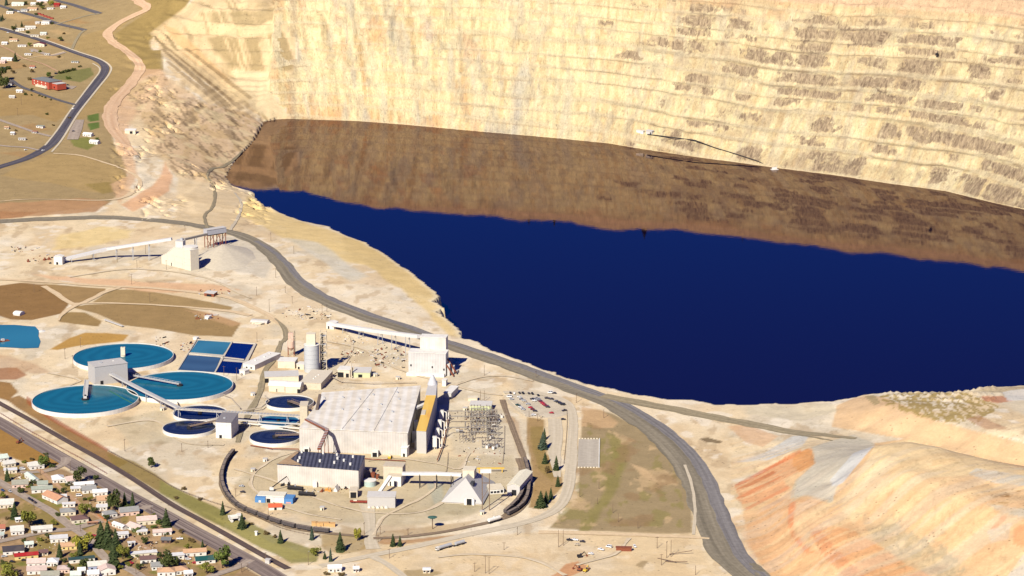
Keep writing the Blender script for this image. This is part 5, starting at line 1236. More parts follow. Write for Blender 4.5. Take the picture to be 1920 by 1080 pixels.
for k, (px, py) in enumerate(((858,810),(865,812),(925,800),(924,812),(922,822),(918,838),(926,842),(932,838),(913,840),(935,790),(940,783))):
    t = thing('transformer', 'grey finned transformer ' + ('beside the wide line gantries', 'touching the wide line gantry end', 'highest of the lawn-side column', 'second of the lawn-side column', 'third of the lawn-side column', 'first of the cluster behind the twin-post tower', 'second of the cluster behind the twin-post tower', 'third of the cluster behind the twin-post tower', 'outlying near the hip-roofed store', 'beside the dirt track fence', 'closest to the car park fence')[k], 'transformer', G(px, py), R(10*k), 'substation transformers')
    MB().box(-1.6, 1.6, -1, 1, 0, 2.6).build('tank', STEEL if k % 2 else WHITE, t); m = MB()
    for i in range(5): m.box(-1.5 + .7*i, -1.3 + .7*i, -1.6, 1.6, .4, 2.2)
    m.build('fins', GAL, t); m = MB()
    for i in range(3): m.cyl(-1 + i, 0, .18, 2.6, 4, 6)
    m.build('bushing', _mats[('brown_porcelain',)], t)

# --- blue and white yard office, crane, red shed
BLUE = mat('blue_paint', (92,146,200), var=.12)
a, rz, L = frame((478,942), (549,945)); t = thing('yard_office', 'blue and white yard office in front of the flotation building', 'building', a, rz)
MB().box(L*.28, L*.76, 1, 14, -1, 4.6).build('white_wall', WHITE, t); MB().box(L*.03, L*.75, 4, 16, 4.6, 5.2).build('roof', mat('cream_sheet', (242,232,206)), t)
MB().box(0, L*.275, 0, 9, -1, 4.5).build('blue_wing', BLUE, t); MB().box(L*.765, L, 0, 12, -1, 4.4).build('blue_wing', BLUE, t)
MB().box(L*.3, L*.4, .8, .95, -.4, 3.4).build('door', DARK, t); MB().box(L*.1, L*.16, -.12, 0, .2, 2).build('window', WHITE, t); MB().box(L*.82, L*.95, -.1, 0, .3, 1.6).build('sign_panel', mat('pink_panel', (226,170,160)), t)
bld('red_shed', 'red-orange roofed shed in front of the blue yard office', 'shed', (504,957), (529,956), 9, 2.6, 'gable', 1.6, WHITE, mat('red_orange_roof', (226,110,70), var=.12), doors=((.5,2,2.2),))
a = G(509, 921); t = thing('crawler_crane', 'black lattice boom crane behind the yard office', 'crane', a)
MB().box(-2, 2, -1.5, 1.5, 0, 1.2).build('crawler_track', BLACK, t); MB().box(-1.5, 2, -1.3, 1.3, 1.2, 3.6).build('cab', WHITE, t)
m = MB(); m.bar((0, 0, 3), (13, 4, 12), .7); m.build('boom', BLACK, t); MB().bar((13, 4, 12), (16, 4, 6), .25).build('jib_line', BLACK, t)
for k, (px, py, rz_) in enumerate(((554,919,-.35),(575,930,-.3))):
    t = thing('tank_wagon', ('dark tank wagon nearer the yard office crane', 'dark tank wagon nearer the open gravel yard')[k], 'rail car', G(px, py), rz_, 'parked dark tank wagons')
    MB().tube((-7, 0, 2.4), (7, 0, 2.4), 1.5, 14).build('barrel', BLACK, t); MB().box(-7.6, 7.6, -1.2, 1.2, .7, 1.1).build('frame', BLACK, t); MB().cyl(0, 0, .7, 3.7, 4.6, 10).build('dome', STEEL, t)
    for x in (-5, 5): MB().box(x - 1.4, x + 1.4, -1.1, 1.1, -.1, .7).build('bogie', BLACK, t)
t = thing('flat_wagon', 'rust-red flat wagon loaded with scrap beside the grey front shed', 'rail car', G(674, 943), R(-4))
MB().box(-8, 8, -1.4, 1.4, .9, 1.9).build('deck', mat('red_oxide', (160,66,48), var=.3, scale=.8), t); MB().box(-5, -2, -1, 1, 1.9, 2.7).build('load', CREAM, t); MB().box(-6.5, -3.5, -1.1, 1.1, 0, .9).build('bogie', BLACK, t); MB().box(3.5, 6.5, -1.1, 1.1, 0, .9).build('bogie', BLACK, t)
t = thing('wheel_loader', 'yellow wheel loader working in front of the mill hall wall', 'loader', G(731, 860), R(80))
MB().box(-2.6, 1.2, -1.3, 1.3, .9, 2.4).build('body', YEL, t); MB().box(-1, .8, -1, 1, 2.4, 4).build('cab', CREAM, t); MB().box(2.2, 3.6, -1.6, 1.6, .2, 1.8).build('bucket', RUST, t); MB().bar((1, 0, 2), (2.6, 0, 1.2), .6).build('arm', YEL, t)
for x in (-1.6, 1.3):
    for y in (-1.3, 1.3): MB().tube((x, y - .3, .9), (x, y + .3, .9), .9, 14).build('wheel', RUBBER, t)
bld('yard_hut', 'tiny cream hut next to the yellow wheel loader', 'hut', (728,851), (736,851.5), 4, 4, 'flat', wall=CREAM, roof=CREAM, doors=((.8,1.4,2.4),))
# concrete pad edging
for k, (a_, b_, l_) in enumerate((((1085,823),(1123,823),'dashed white block edging along the far side of the concrete pad'),((1083,877),(1123,877),'dashed white block edging along the near side of the concrete pad'))):
    p_, q_ = G(*a_), G(*b_); m = MB()
    for i in range(7): 
        f0, f1 = i/7, (i + .6)/7; u = p_ + (q_ - p_) * f0; v_ = p_ + (q_ - p_) * f1; m.bar((u[0]-p_[0], u[1]-p_[1], .4), (v_[0]-p_[0], v_[1]-p_[1], .4), .9, .9)
    o = tag(m.build('barrier_row', CREAM), l_, 'barrier'); o.location = p_
p_, q_ = G(1124,823), G(1123,877); o = tag(MB().bar((0,0,.4), (q_[0]-p_[0], q_[1]-p_[1], .4), .8, .9).build('barrier_row', WHITE), 'continuous white block edging on the field side of the concrete pad', 'barrier'); o.location = p_

for k in range(6):
    gantry(872 + (k % 3) * 21, 787 + 19 * (k // 3) + (k % 3) * 3, 7, 5.5, R(88), 'short crosswise busbar gantry, ' + ('back row near the dust collectors', 'back row in the middle', 'back row on the lawn side', 'front row near the dust collectors', 'front row in the middle', 'front row on the lawn side')[k])

def bay(px, py, nx, ny, dx, dy, h, label, seed):
    rr = random.Random(seed); t = thing('switch_bay', label, 'switchgear', G(px, py), R(1), 'switchgear bays of the substation')
    m, b_, n_ = MB(), MB(), MB()
    for i in range(nx):
        for j in range(ny):
            x, y, hh_ = i*dx, j*dy, h * rr.uniform(.7, 1.15)
            m.bar((x, y, -.3), (x, y, hh_), .34); n_.cyl(x, y, .3, hh_, hh_ + 1.2, 6)
            if i and rr.random() < .8: b_.bar((x - dx, y, hh_ + .9), (x, y, hh_ + .9), .2)
            if j and rr.random() < .6: b_.bar((x, y - dy, hh_ + .7), (x, y, hh_ + .7), .2)
            if rr.random() < .45: m.box(x - .8, x + .8, y - .6, y + .6, 0, rr.uniform(1, 2.4))
    m.build('post', GAL, t); b_.build('busbar', GAL, t); n_.build('insulator_stack', _mats[('brown_porcelain',)], t)
for k, a_ in enumerate(((878,782,9,3,2.9,7,6,'switchgear bay in the back line closest to the switch house'),(882,798,9,4,2.9,6,7,'dense switchgear bay at the heart of the substation'),(878,815,9,3,2.9,6,6,'dense switchgear bay just below the heart of the substation'),(918,800,4,6,2.2,7,5,'narrow switchgear bay along the lawn-side fence'),(905,840,7,3,2.8,9,4,'sparse switchgear bay behind the twin-post tower'),(862,830,5,3,3,9,4,'sparse switchgear bay near the nearest dust collector'))): bay(*a_, k)
PIPEM = mat('dusty_pipe', (196,180,156), var=.25, scale=.5)
def pipe_run(pts, r, label, m_=None):
    ps = [P(*p) for p in pts]; o0 = ps[0].copy(); o0[2] = 0; m = MB()
    for a_, b_ in zip(ps[:-1], ps[1:]): m.tube(a_ - o0, b_ - o0, r, 8)
    for p_ in ps: m.bar(tuple((p_ - o0)[:2]) + (-.3,), tuple(p_ - o0), .3)
    o = tag(m.build('pipe_run', m_ or PIPEM), label, 'pipe'); o.location = o0
pipe_run([(455,770,3),(490,764,3),(505,752,3),(497,742,3)], .6, 'pipe curving round the farthest dark thickener')
pipe_run([(405,735,1),(432,745,1.5),(450,765,2)], .5, 'pale pipe from the teal clarifier below the basin to the pipe bridge')
pipe_run([(470,835,1),(510,841,1.5),(560,842,2)], .5, 'pipe along the ground in front of the front thickener', RUST)
pipe_run([(610,700,2),(640,715,2),(700,718,2),(780,716,2)], .5, 'long pipe along the far edge of the mill hall')
pipe_run([(820,862,2),(832,830,2),(838,800,2),(842,775,2)], .5, 'pipe between dust collectors and wide line gantries', RUST)
pipe_run([(300,700,1),(322,712,1),(330,745,1),(335,760,2)], .4, 'small pipe beside the long pale slatted gallery', BLACK)
pipe_run([(650,857,1),(700,861,1),(760,864,1)], .4, 'rusty pipe on the ground before the mill hall wall', RUST)
for k, (px, py, l_) in enumerate(((470,742,'small white hut beside the service road at the farthest dark thickener'),(640,700,'small cream hut on the bare ground north of the mill hall'),(700,706,'small cream hut east of the pale green garage'),(742,712,'small cream hut between garage and screen house'),(850,700,'small cream hut at the screen house corner'),(868,770,'small cream hut left of the switch house'),(600,957,'small cream hut in the open gravel yard'),(900,965,'small cream hut below the hip-roofed store'),(470,885,'small cream hut inside the rail loop by the curve'),(493,866,'small white van body left as a hut near the flotation building'),(300,770,'small cream hut between the clarifier and front thickener'))):
    bld('yard_hut', l_, 'hut', (px, py), (px + 7, py + .4), 3.5, 2.6, 'flat', wall=WHITE if 'white' in l_ else CREAM, roof=GREYW, doors=((.7,1,2),))
# ------------------------------------------------------------------ wagons on the loop tracks
def along(pts, n, length, gap, start=0.0):
    c = spline([G(*p)[:2] for p in pts], 2.0); d = np.concatenate([[0], np.cumsum(np.linalg.norm(np.diff(c, axis=0), axis=1))]); out = []
    for k in range(n):
        s = start + k * (length + gap); 
        if s + length > d[-1]: break
        a = [np.interp(s, d, c[:, i]) for i in (0, 1)]; b = [np.interp(s + length, d, c[:, i]) for i in (0, 1)]
        out.append(((a[0]+b[0])/2, (a[1]+b[1])/2, math.atan2(b[1]-a[1], b[0]-a[0])))
    return out
GOND = mat('gondola_black', (92,84,82), var=.3, scale=.6); ORE = mat('ore_load', (156,138,120), var=.4, scale=1)
def gondola(L=14.0):
    t = thing('gondola_wagon', 'x', 'rail car', (0, 0, 0)); w = 1.4
    m = MB(); m.box(-L/2, L/2, -w, -w + .15, 1.1, 3.5).box(-L/2, L/2, w - .15, w, 1.1, 3.5).box(-L/2, -L/2 + .15, -w, w, 1.1, 3.5).box(L/2 - .15, L/2, -w, w, 1.1, 3.5).box(-L/2, L/2, -w, w, .9, 1.1); 
    for i in range(7): m.box(-L/2 + 1 + i*2, -L/2 + 1.2 + i*2, -w - .1, w + .1, 1.1, 3.4)
    m.build('hopper_body', GOND, t); MB().box(-L/2 + .2, L/2 - .2, -w + .2, w - .2, 1.1, 3.4).build('load', ORE, t)
    for x in (-L/2 + 2.4, L/2 - 2.4): MB().box(x - 1.3, x + 1.3, -1.2, 1.2, 0, .9).build('bogie', BLACK, t)
    return t
gproto = gondola(); used_g = [False]
ORD = ['first','second','third','fourth','fifth','sixth','seventh','eighth','ninth','tenth','eleventh','twelfth','thirteenth','fourteenth','fifteenth','sixteenth','seventeenth','eighteenth','nineteenth','twentieth']
def string(pts, n, lab, group, start=0, skip=()):
    for k, (x, y, a) in enumerate(along(pts, n, 14.0, 1.6, start)):
        if k in skip: continue
        o = gproto if not used_g[0] else copy_tree(gproto); used_g[0] = True
        o.location = (x, y, .75); o.rotation_euler = (0, 0, a); o['label'] = lab % ORD[k]; o['group'] = group
LOOPL = [(441,846),(424,868),(416,895),(420,920),(434,941),(454,956),(480,967),(508,978),(540,988),(572,995),(604,999),(640,1003)]
string(LOOPL, 20, 'black gondola wagon on the long curved string, %s from the pipe-bridge end', 'gondola wagons on the long curved string', 6)
string([(984,864),(989,882),(992,905),(990,930),(982,948),(966,961),(946,971)], 12, 'black gondola wagon on the outer track by the spruces, %s from the far end', 'gondola wagons on the outer right-hand track', 2)
string([(983,912),(979,928),(970,943),(956,957),(945,966)], 6, 'black gondola wagon on the short inner track, %s from the cream loadout building', 'gondola wagons on the inner right-hand track', 1)
x, y, a = along([(918,982),(935,977),(945,972)], 1, 10, 1, 0)[0]
t = thing('tank_wagon', 'white tank wagon standing alone where the curved track ends', 'rail car', (x, y, .7), a)
MB().tube((-6, 0, 2.5), (6, 0, 2.5), 1.6, 16).build('barrel', WHITE, t); MB().box(-6.3, 6.3, -1.2, 1.2, .7, 1.1).build('frame', BLACK, t); MB().cyl(0, 0, .7, 4, 4.8, 10).build('dome', WHITE, t)
for x in (-4, 4): MB().box(x - 1.3, x + 1.3, -1.1, 1.1, -.1, .7).build('bogie', BLACK, t)

# ------------------------------------------------------------------ cars
_carm = {}
def car_mesh(kind):
    m = MB()
    if kind == 'pickup': m.box(-2.6, 2.6, -.92, .92, .45, 1.05).box(-.3, 2.5, -.9, .9, 1.05, 1.12); prof = [(-.4,1.05),(1.1,1.05),(.75,1.75),(-.3,1.75)]
    elif kind == 'van': m.box(-2.5, 2.5, -.95, .95, .4, 1.2); prof = [(-2.45,1.2),(1.9,1.2),(1.35,2.1),(-2.4,2.1)]
    else: m.box(-2.2, 2.2, -.88, .88, .4, .95); prof = [(-1.7,.95),(1.0,.95),(.4,1.5),(-1.2,1.5)]
    return m, prof
GW = MB().cyl(0,0,.01,0,.01,6)
def wheel_mesh():
    return MB().tube((0, -.11, 0), (0, .11, 0), .36, 14).mesh('wheel', (RUBBER,))
WHEEL = wheel_mesh()
CARCOL = dict(white=(244,242,236), black=(34,34,40), dark=(66,60,60), silver=(196,196,194), grey=(140,138,138), red=(196,50,52), maroon=(120,40,46), green=(40,76,70), tan=(206,190,160), blue=(70,96,140), gold=(190,160,110))
_bodies = {}
def car(px, py, col, label, rz, kind='car', group=None, on=0):
    k = (kind, col)
    if k not in _bodies:
        m, prof = car_mesh(kind); pm = mat('car_' + col, CARCOL[col], rough=.3, var=.03, spec=.5, k=.75)
        # roof plate of the cabin in body colour, glazing below it
        y = .78; p0, p1, p2, p3 = prof
        m.box(p3[0], p2[0], -y + .06, y - .06, p2[1], p2[1] + .07)
        for xx in (p0[0] + .1, (p0[0] + p1[0]) / 2): m.box(xx, xx + .12, -y - .01, y + .01, p0[1], p2[1])
        g = MB(); g.add([(p0[0],-y,p0[1]),(p1[0],-y,p1[1]),(p2[0],-y+.1,p2[1]),(p3[0],-y+.1,p3[1]),(p0[0],y,p0[1]),(p1[0],y,p1[1]),(p2[0],y-.1,p2[1]),(p3[0],y-.1,p3[1])],
              [(0,1,2,3),(7,6,5,4),(0,4,5,1),(1,5,6,2),(2,6,7,3),(3,7,4,0)])
        _bodies[k] = (m.mesh('body', (pm,)), g.mesh('windows', (GLASS,)))
    b, g = _bodies[k]; a = G(px, py)
    t = thing('parked_car' if kind == 'car' else ('pickup_truck' if kind == 'pickup' else 'van'), label, {'car': 'car', 'pickup': 'pickup', 'van': 'van'}[kind], (a[0], a[1], a[2] + .35 + on), rz, group)
    for nm, me in (('body', b), ('windows', g)):
        o = bpy.data.objects.new(nm, me); COL.objects.link(o); o.parent = t
    for x in (-1.4, 1.4):
        for y in (-.82, .82):
            o = bpy.data.objects.new('wheel', WHEEL); COL.objects.link(o); o.parent = t; o.location = (x, y, .36)
    return t
PG = 'cars parked on the plant car park'
PK = [
 (957,738,'dark','dark car alone at the left end of the back row',95,'car'),(964,739,'white','white car next to the dark car ending the back row',95,'car'),
 (974,738,'dark','dark car of the first pair in the back row',100,'car'),(980.5,738.5,'black','black car of the first pair in the back row',100,'pickup'),
 (991.5,739,'dark','dark car of the second pair in the back row',100,'car'),(998,739.5,'black','black pickup of the second pair in the back row',100,'pickup'),
 (1009,742.5,'black','black car alone after the paired cars of the back row',100,'car'),(1032,737.5,'white','white van outside the lot, nearest the haul road',170,'van'),(1039,738.5,'dark','dark car outside the lot beside the white van',170,'car'),
 (955,745,'white','white car against the left kerb of the lot',170,'van'),(959,750,'silver','silver car below the white van at the left kerb',20,'car'),
 (974,746,'white','white car starting the second row',160,'car'),(977.5,750,'grey','grey car in the second row below its white one',160,'car'),(982,752.5,'silver','silver car in the middle of the second row',160,'car'),
 (985,756,'tan','tan car in the second row beside the silver one',160,'car'),(990,759,'silver','silver car at the low end of the second row',160,'car'),
 (994.5,765.5,'red','red car in the front row, the brighter of two',160,'car'),(998.5,769,'maroon','maroon car in the front row touching the red one',160,'car'),(1003,772,'dark','dark car ending the front row after the maroon one',165,'car'),
 (998,749.5,'black','black car before the red cars in the middle row',165,'car'),(1002,752.5,'white','white car between the black car and the grey ones',165,'car'),
 (1007,748.5,'grey','grey car at the top of the long middle row',165,'pickup'),(1010.5,751,'grey','second grey car of the long middle row',165,'car'),(1013.5,754,'maroon','maroon car above the red cars of the middle row',165,'car'),
 (1017,757,'red','upper red car of the middle row',165,'car'),(1020,759.5,'red','lower red car of the middle row',165,'car'),(1023.5,762,'maroon','maroon pickup below the red cars of the middle row',165,'pickup'),(1027,764.5,'dark','dark car ending the long middle row',165,'car'),
 (1026,748,'dark','dark car at the start of the curved far row',165,'pickup'),(1034,749.5,'dark','dark car second in the curved far row',165,'car'),(1042,753.5,'grey','grey car third in the curved far row',165,'car'),
 (1046,755,'black','black pickup fourth in the curved far row',165,'pickup'),(1050.5,757.5,'black','black car fifth in the curved far row',165,'car'),(1055,760,'black','black van sixth in the curved far row',165,'van'),
 (1058,771,'dark','dark pickup angled by the fence end of the lot',30,'pickup'),(1056,787.5,'black','black car alone below the lot by the access road',0,'car'),(1034,775.5,'red','red car alone near the lower side of the lot',165,'car'),
 (971,761,'green','dark green pickup by the railing on the dirt side',150,'pickup'),(976,765,'white','white car beside the dark green pickup',150,'car'),(981,769,'silver','silver car beside the white car on the dirt side',150,'car'),
 (1000,779.5,'white','white car at the bottom kerb of the lot',10,'car'),(1014,782,'tan','tan car at the bottom kerb next to the lawn',100,'car'),
]
for px, py, c, l_, rz_, kd in PK: car(px, py, c, l_ + (' of the car park' if 'lot' not in l_ else ''), R(rz_), kd, PG)
OTH = [(1068,1014,'black','black pickup at the end of the dirt lot by the dead poles','pickup',165),(1078,1014,'white','white pickup beside the black one on the dirt lot','pickup',165),(1092,1017,'dark','dark car next to the white pickup on the dirt lot','car',160),
 (1082,1023,'tan','tan car in front of the white pickup on the dirt lot','car',165),(1127,1032,'white','white pickup with its front to the rust-red trailer','pickup',150),(1142,1027,'white','white van closest to the rust-red trailer','van',150),(1108,1040,'white','white car alone in the middle of the dirt lot','car',160),
 (1190,1026,'white','white pickup beyond the rust-red trailer','pickup',100),(453,913,'silver','silver car higher of two inside the rail loop','car',170),(455,924,'dark','dark car lower of two inside the rail loop','car',170),
 (138,205,'white','white car driving on the far highway','car',60),(48,282,'white','white car on the shoulder where the highway leaves the picture','car',45),(81,283,'white','white car on the highway bend above the brown meadow','car',45),(35,23,'white','white van parked along the far street','van',-20),(15,62,'white','white car on the kerb of the far highway','car',-20),
 (102,943,'white','white car on the lawn below the orange-roofed house','car',15),(55,937,'dark','dark car nearest in the row of cars along the kerb','car',-60),(60,940,'black','black pickup in the row of cars along the kerb','pickup',-60),(66,944,'dark','dark car last in the row of cars along the kerb','car',-60),
 (176,1006,'red','red car at the street corner beneath the big dark spruces','car',10),(197,1028,'maroon','maroon car half under the big dark spruces','car',-20),(246,1057,'red','red car on the street by the brown-roofed house','car',-25),(366,1057,'red','red car in the yard of the dark green roof','car',10),(353,1050,'white','white car in the yard of the dark green roof','car',15),
 (23,1055,'black','black car in the dirt yard below the red roof','car',0),(45,1052,'dark','dark car under the wall of the red-roofed house','car',10),(271,1058,'dark','dark car in the drive of the brown-roofed house','car',10),(8,1045,'silver','pale silver car between the white wall and red-roofed house','car',25),
 (19,923,'silver','silver car on the street at the picture edge','car',-50),(33,883,'dark','dark car between the long white roof and the white van','car',10),(42,881,'white','white van at the end of the long white roof','van',15),(148,931,'white','white camper van along the alley behind the white roofs','van',10),(337,1012,'white','white pickup parked on the bare lot near the brown cabin','pickup',5),(5,921,'blue','blue car parked by the pale roof at the picture edge','car',-50),(105,139,'black','black truck on the lawn near the brick building','van',10),(127,160,'dark','dark car in the brick building car park','car',10),(138,247,'black','black car on the small grey car park by the highway','car',20),(60,97,'white','white car in the lane under the maroon-roofed house','car',0)]
for px, py, c, l_, kd, rz_ in OTH: car(px, py, c, l_, R(rz_), kd)
bld('trailer', 'long rust-red box trailer on the open dirt lot', 'trailer', (1155,1033.5), (1184,1034), 2.8, 3, 'flat', wall=RUST, roof=RUST)
# tanker road train
pa, pb = G(822,1034), G(846,1027); rz_ = math.atan2(pa[1]-pb[1], pa[0]-pb[0]); a = G(833,1029)
t = thing('tanker_truck', 'white tanker truck with its cab leading on the pale access road', 'truck', a, rz_)
MB().box(6, 8.6, -1.25, 1.25, .9, 3.2).build('cab', WHITE, t); MB().box(7.6, 8.65, -1.1, 1.1, 2, 2.9).build('windscreen', GLASS, t); MB().tube((-7, 0, 2.3), (5, 0, 2.3), 1.35, 18).build('tank', STEEL, t); MB().box(-7, 8, -.7, .7, .7, 1.1).build('chassis', BLACK, t)
for x in (-6, -4.6, 3.4, 4.8, 7.6): MB().tube((x, -1.2, .5), (x, 1.2, .5), .5, 12).build('axle', RUBBER, t)
a = G(862,1022); t = thing('tanker_trailer', 'white tank trailer behind the tanker truck on the access road', 'trailer', a, rz_)
MB().tube((-4.5, 0, 2.3), (4.5, 0, 2.3), 1.35, 18).build('tank', STEEL, t); MB().box(-4.6, 7, -.6, .6, .7, 1.1).build('chassis', BLACK, t)
for x in (-3.5, -2.2, 3): MB().tube((x, -1.2, .5), (x, 1.2, .5), .5, 12).build('axle', RUBBER, t)
# earthmovers and the display truck
def dozer(px, py, rz_, label, m_=YEL):
    t = thing('excavator', label, 'excavator', G(px, py), rz_)
    MB().box(-1.8, 1.8, -1.4, -.7, 0, .9).build('crawler_track', BLACK, t); MB().box(-1.8, 1.8, .7, 1.4, 0, .9).build('crawler_track', BLACK, t)
    MB().box(-2, 1.4, -1.3, 1.3, .9, 2.2).build('body', m_, t); MB().box(.2, 1.4, -1.2, 0, 2.2, 3.3).build('cab', GLASS, t); m = MB(); m.bar((1.4, .4, 1.8), (4, .4, 4.2), .5); m.bar((4, .4, 4.2), (6, .4, 1.2), .4); m.build('boom', m_, t); MB().box(5.4, 6.6, -.2, 1, .2, 1.4).build('bucket', RUST, t)
dozer(1098, 1072, 1.0, 'yellow excavator digging in the orange soil heap'); dozer(1087, 1070, 2.5, 'rust-brown excavator behind the yellow one on the orange soil heap', RUST)
dozer(1087, 1045, .3, 'black crawler machine parked alone on the dirt lot', BLACK)
dozer(35, 831, 1.0, 'small rust-coloured machine in the dry grass beside the town street', RUST)
t = thing('display_truck', 'white mining truck displayed on the grass between two spruces', 'truck', G(440, 977), R(20))
MB().box(-5, 2.2, -2.8, 2.8, 3.0, 3.6).build('dump_bed', WHITE, t); MB().box(-5, -4.4, -2.8, 2.8, 3.6, 5).build('tailgate', WHITE, t); MB().box(-5, 4.6, -2.8, -2.2, 3.6, 4.8).build('bed_side', WHITE, t); MB().box(-5, 4.6, 2.2, 2.8, 3.6, 4.8).build('bed_side', WHITE, t); MB().box(2.2, 5.6, -2.8, 2.8, 3.4, 5.4).build('canopy', WHITE, t); MB().box(3, 6, -2, 2, 1.2, 3.4).build('cab', WHITE, t)
for x in (-3, 4):
    for y in (-2.3, 2.3): MB().tube((x, y - .6, 1.3), (x, y + .6, 1.3), 1.3, 16).build('wheel', WHITE, t)
bld('marker_block', 'small white monument block on the roadside grass', 'marker', (478,1004), (482,1004.5), 1.5, 3.2, 'flat', wall=WHITE, roof=WHITE)
bld('signal_cabin', 'pale trackside cabinet between the trail and the town street', 'cabinet', (497,1057), (505,1058), 3, 3.4, 'flat', wall=GREYW, roof=GREYW)
# orange-tan spools by the string of wagons
for k, (px, py) in enumerate(((590,985),(601,986),(613,986),(623,987))):
    a = G(px, py); o = tag(MB().box(-2.4, 2.4, -1.5, 1.5, 0, 3).box(-2.6, 2.6, -1.7, 1.7, 3, 3.2).build('timber_bundle', mat('raw_timber', (226,178,116), var=.2, scale=1)), 'tan timber bundle beside the curved wagon string, ' + ('farthest from', 'third from', 'second from', 'closest to')[k] + ' the gravel gateway', 'bundle', 'tan timber bundles'); o.location = a

# ------------------------------------------------------------------ trees
def leaf_mat(name, c1, c2, c3):
    m = bpy.data.materials.new(name); m.use_nodes = True; nt = m.node_tree; b = nt.nodes['Principled BSDF']; b.inputs['Roughness'].default_value = .8; b.inputs['Specular IOR Level'].default_value = .1
    geo = nt.nodes.new('ShaderNodeNewGeometry'); n = nt.nodes.new('ShaderNodeTexNoise'); n.inputs['Scale'].default_value = .9; n.inputs['Detail'].default_value = 4
    nt.links.new(geo.outputs['Position'], n.inputs['Vector'])
    mr = nt.nodes.new('ShaderNodeMath'); mr.operation = 'MULTIPLY_ADD'; mr.inputs[1].default_value = .35; nt.links.new(geo.outputs['Random Per Island'], mr.inputs[0])
    ms = nt.nodes.new('ShaderNodeMath'); ms.operation = 'MULTIPLY'; ms.inputs[1].default_value = .65; nt.links.new(n.outputs['Fac'], ms.inputs[0]); nt.links.new(ms.outputs[0], mr.inputs[2])
    r = nt.nodes.new('ShaderNodeValToRGB'); e = r.color_ramp.elements; e[0].position = .25; e[1].position = .75; e[0].color = (*c1, 1); e[1].color = (*c3, 1); x = e.new(.5); x.color = (*c2, 1)
    nt.links.new(mr.outputs[0], r.inputs[0]); nt.links.new(r.outputs[0], b.inputs['Base Color']); return m
SPR = leaf_mat('spruce_needles', (.020,.030,.010), (.034,.046,.016), (.06,.072,.026))
BSPR = leaf_mat('blue_spruce_needles', (.024,.036,.022), (.042,.058,.036), (.075,.095,.062))
OLV = leaf_mat('autumn_leaves', (.07,.075,.014), (.13,.13,.022), (.22,.20,.035))
YLW = leaf_mat('yellow_leaves', (.11,.11,.015), (.20,.18,.025), (.32,.27,.04))
DGR = leaf_mat('dark_leaves', (.026,.034,.010), (.05,.06,.016), (.085,.092,.026))
GRN = leaf_mat('green_leaves', (.04,.06,.012), (.075,.10,.02), (.13,.15,.035))
BRN = leaf_mat('brown_leaves', (.06,.042,.018), (.11,.075,.03), (.17,.12,.05))
BARK = mat('bark', (92,70,54), var=.2, scale=2)
def conifer_mesh(seed, slim=1.0):
    r = random.Random(seed); m = MB(); n = 17
    for i in range(n):
        z = .05 + .93 * i / n; rad = .235 * slim * (1 - z) ** .82 + .012; k = max(5, int(13 * (1 - z) + 4))
        for j in range(k):
            a = 2*math.pi*(j + r.random()*.8)/k; rr = rad * (.66 + .62*r.random()); dz = -.07 * (1 - z) - .01 - .03*r.random(); w_ = rr*.36 + .012
            ca, sa = math.cos(a), math.sin(a); z0 = z + .03 * r.random() + .02
            tip = (rr*ca, rr*sa, z0 + dz); l = (.55*rr*ca - w_*sa, .55*rr*sa + w_*ca, z0 + dz*.35); q_ = (.55*rr*ca + w_*sa, .55*rr*sa - w_*ca, z0 + dz*.35)
            m.add([(0, 0, z0 + .035), l, tip, q_, (.4*rr*ca, .4*rr*sa, z0 - .04)], [(0,1,2),(0,2,3),(1,4,2),(2,4,3)])
    return m
def crown_mesh(seed, lobes=9, leaves=75):
    r = random.Random(seed); m = MB()
    cs = [(0, 0, .58, .30)]
    for i in range(lobes):
        a = r.random()*6.28; d = .16 + .2*r.random(); z = .3 + .5*r.random(); cs.append((d*math.cos(a), d*math.sin(a), z, .13 + .12*r.random()))
    for (x, y, z, s) in cs:
        for k in range(leaves):
            th = r.random()*6.28; u = r.uniform(-.7, 1); rr = s * (.72 + .36*r.random()); c = math.sqrt(1 - u*u) if abs(u) < 1 else 0
            p = Vector((x + rr*c*math.cos(th), y + rr*c*math.sin(th), z + rr*u*.9)); nn = Vector((c*math.cos(th) + r.gauss(0,.5), c*math.sin(th) + r.gauss(0,.5), u + r.gauss(0,.5))).normalized()
            t1 = nn.orthogonal().normalized(); t1 = (Matrix.Rotation(r.random()*6.28, 3, nn) @ t1); t2 = nn.cross(t1); h_ = .030 + .028*r.random()
            m.add([p - t1*h_ - t2*h_*.7, p + t1*h_*.9 - t2*h_*.5, p + t1*h_*.6 + t2*h_, p - t1*h_*.8 + t2*h_*.6], [(0,1,2,3)])
    return m
def mesh_variants(base, mats_):
    out = {}
    for nm, mt in mats_:
        out[nm] = []
        for b in base:
            me = b.mesh('crown', (mt,)); out[nm].append(me)
    return out
CON = [conifer_mesh(s, w_) for s, w_ in ((1, 1), (2, .8), (3, 1.15))]
DEC = [crown_mesh(s, l_) for s, l_ in ((11, 9), (12, 7), (13, 11))]
CR = mesh_variants(CON, (('spruce', SPR), ('bluespruce', BSPR))); CR.update(mesh_variants(DEC, (('olive', OLV), ('yellow', YLW), ('darkleaf', DGR), ('green', GRN), ('brown', BRN))))
TRC = MB().cyl(0, 0, .022, -.03, .95, 8, .004).mesh('trunk', (BARK,))
TRD = MB().cyl(0, 0, .035, -.03, .45, 8, .022); 
for a_ in range(5): TRD.tube((0, 0, .3 + .03*a_), (.22*math.cos(a_*1.26), .22*math.sin(a_*1.26), .55 + .05*a_), .018, 6, .006)
TRD = TRD.mesh('trunk', (BARK,))
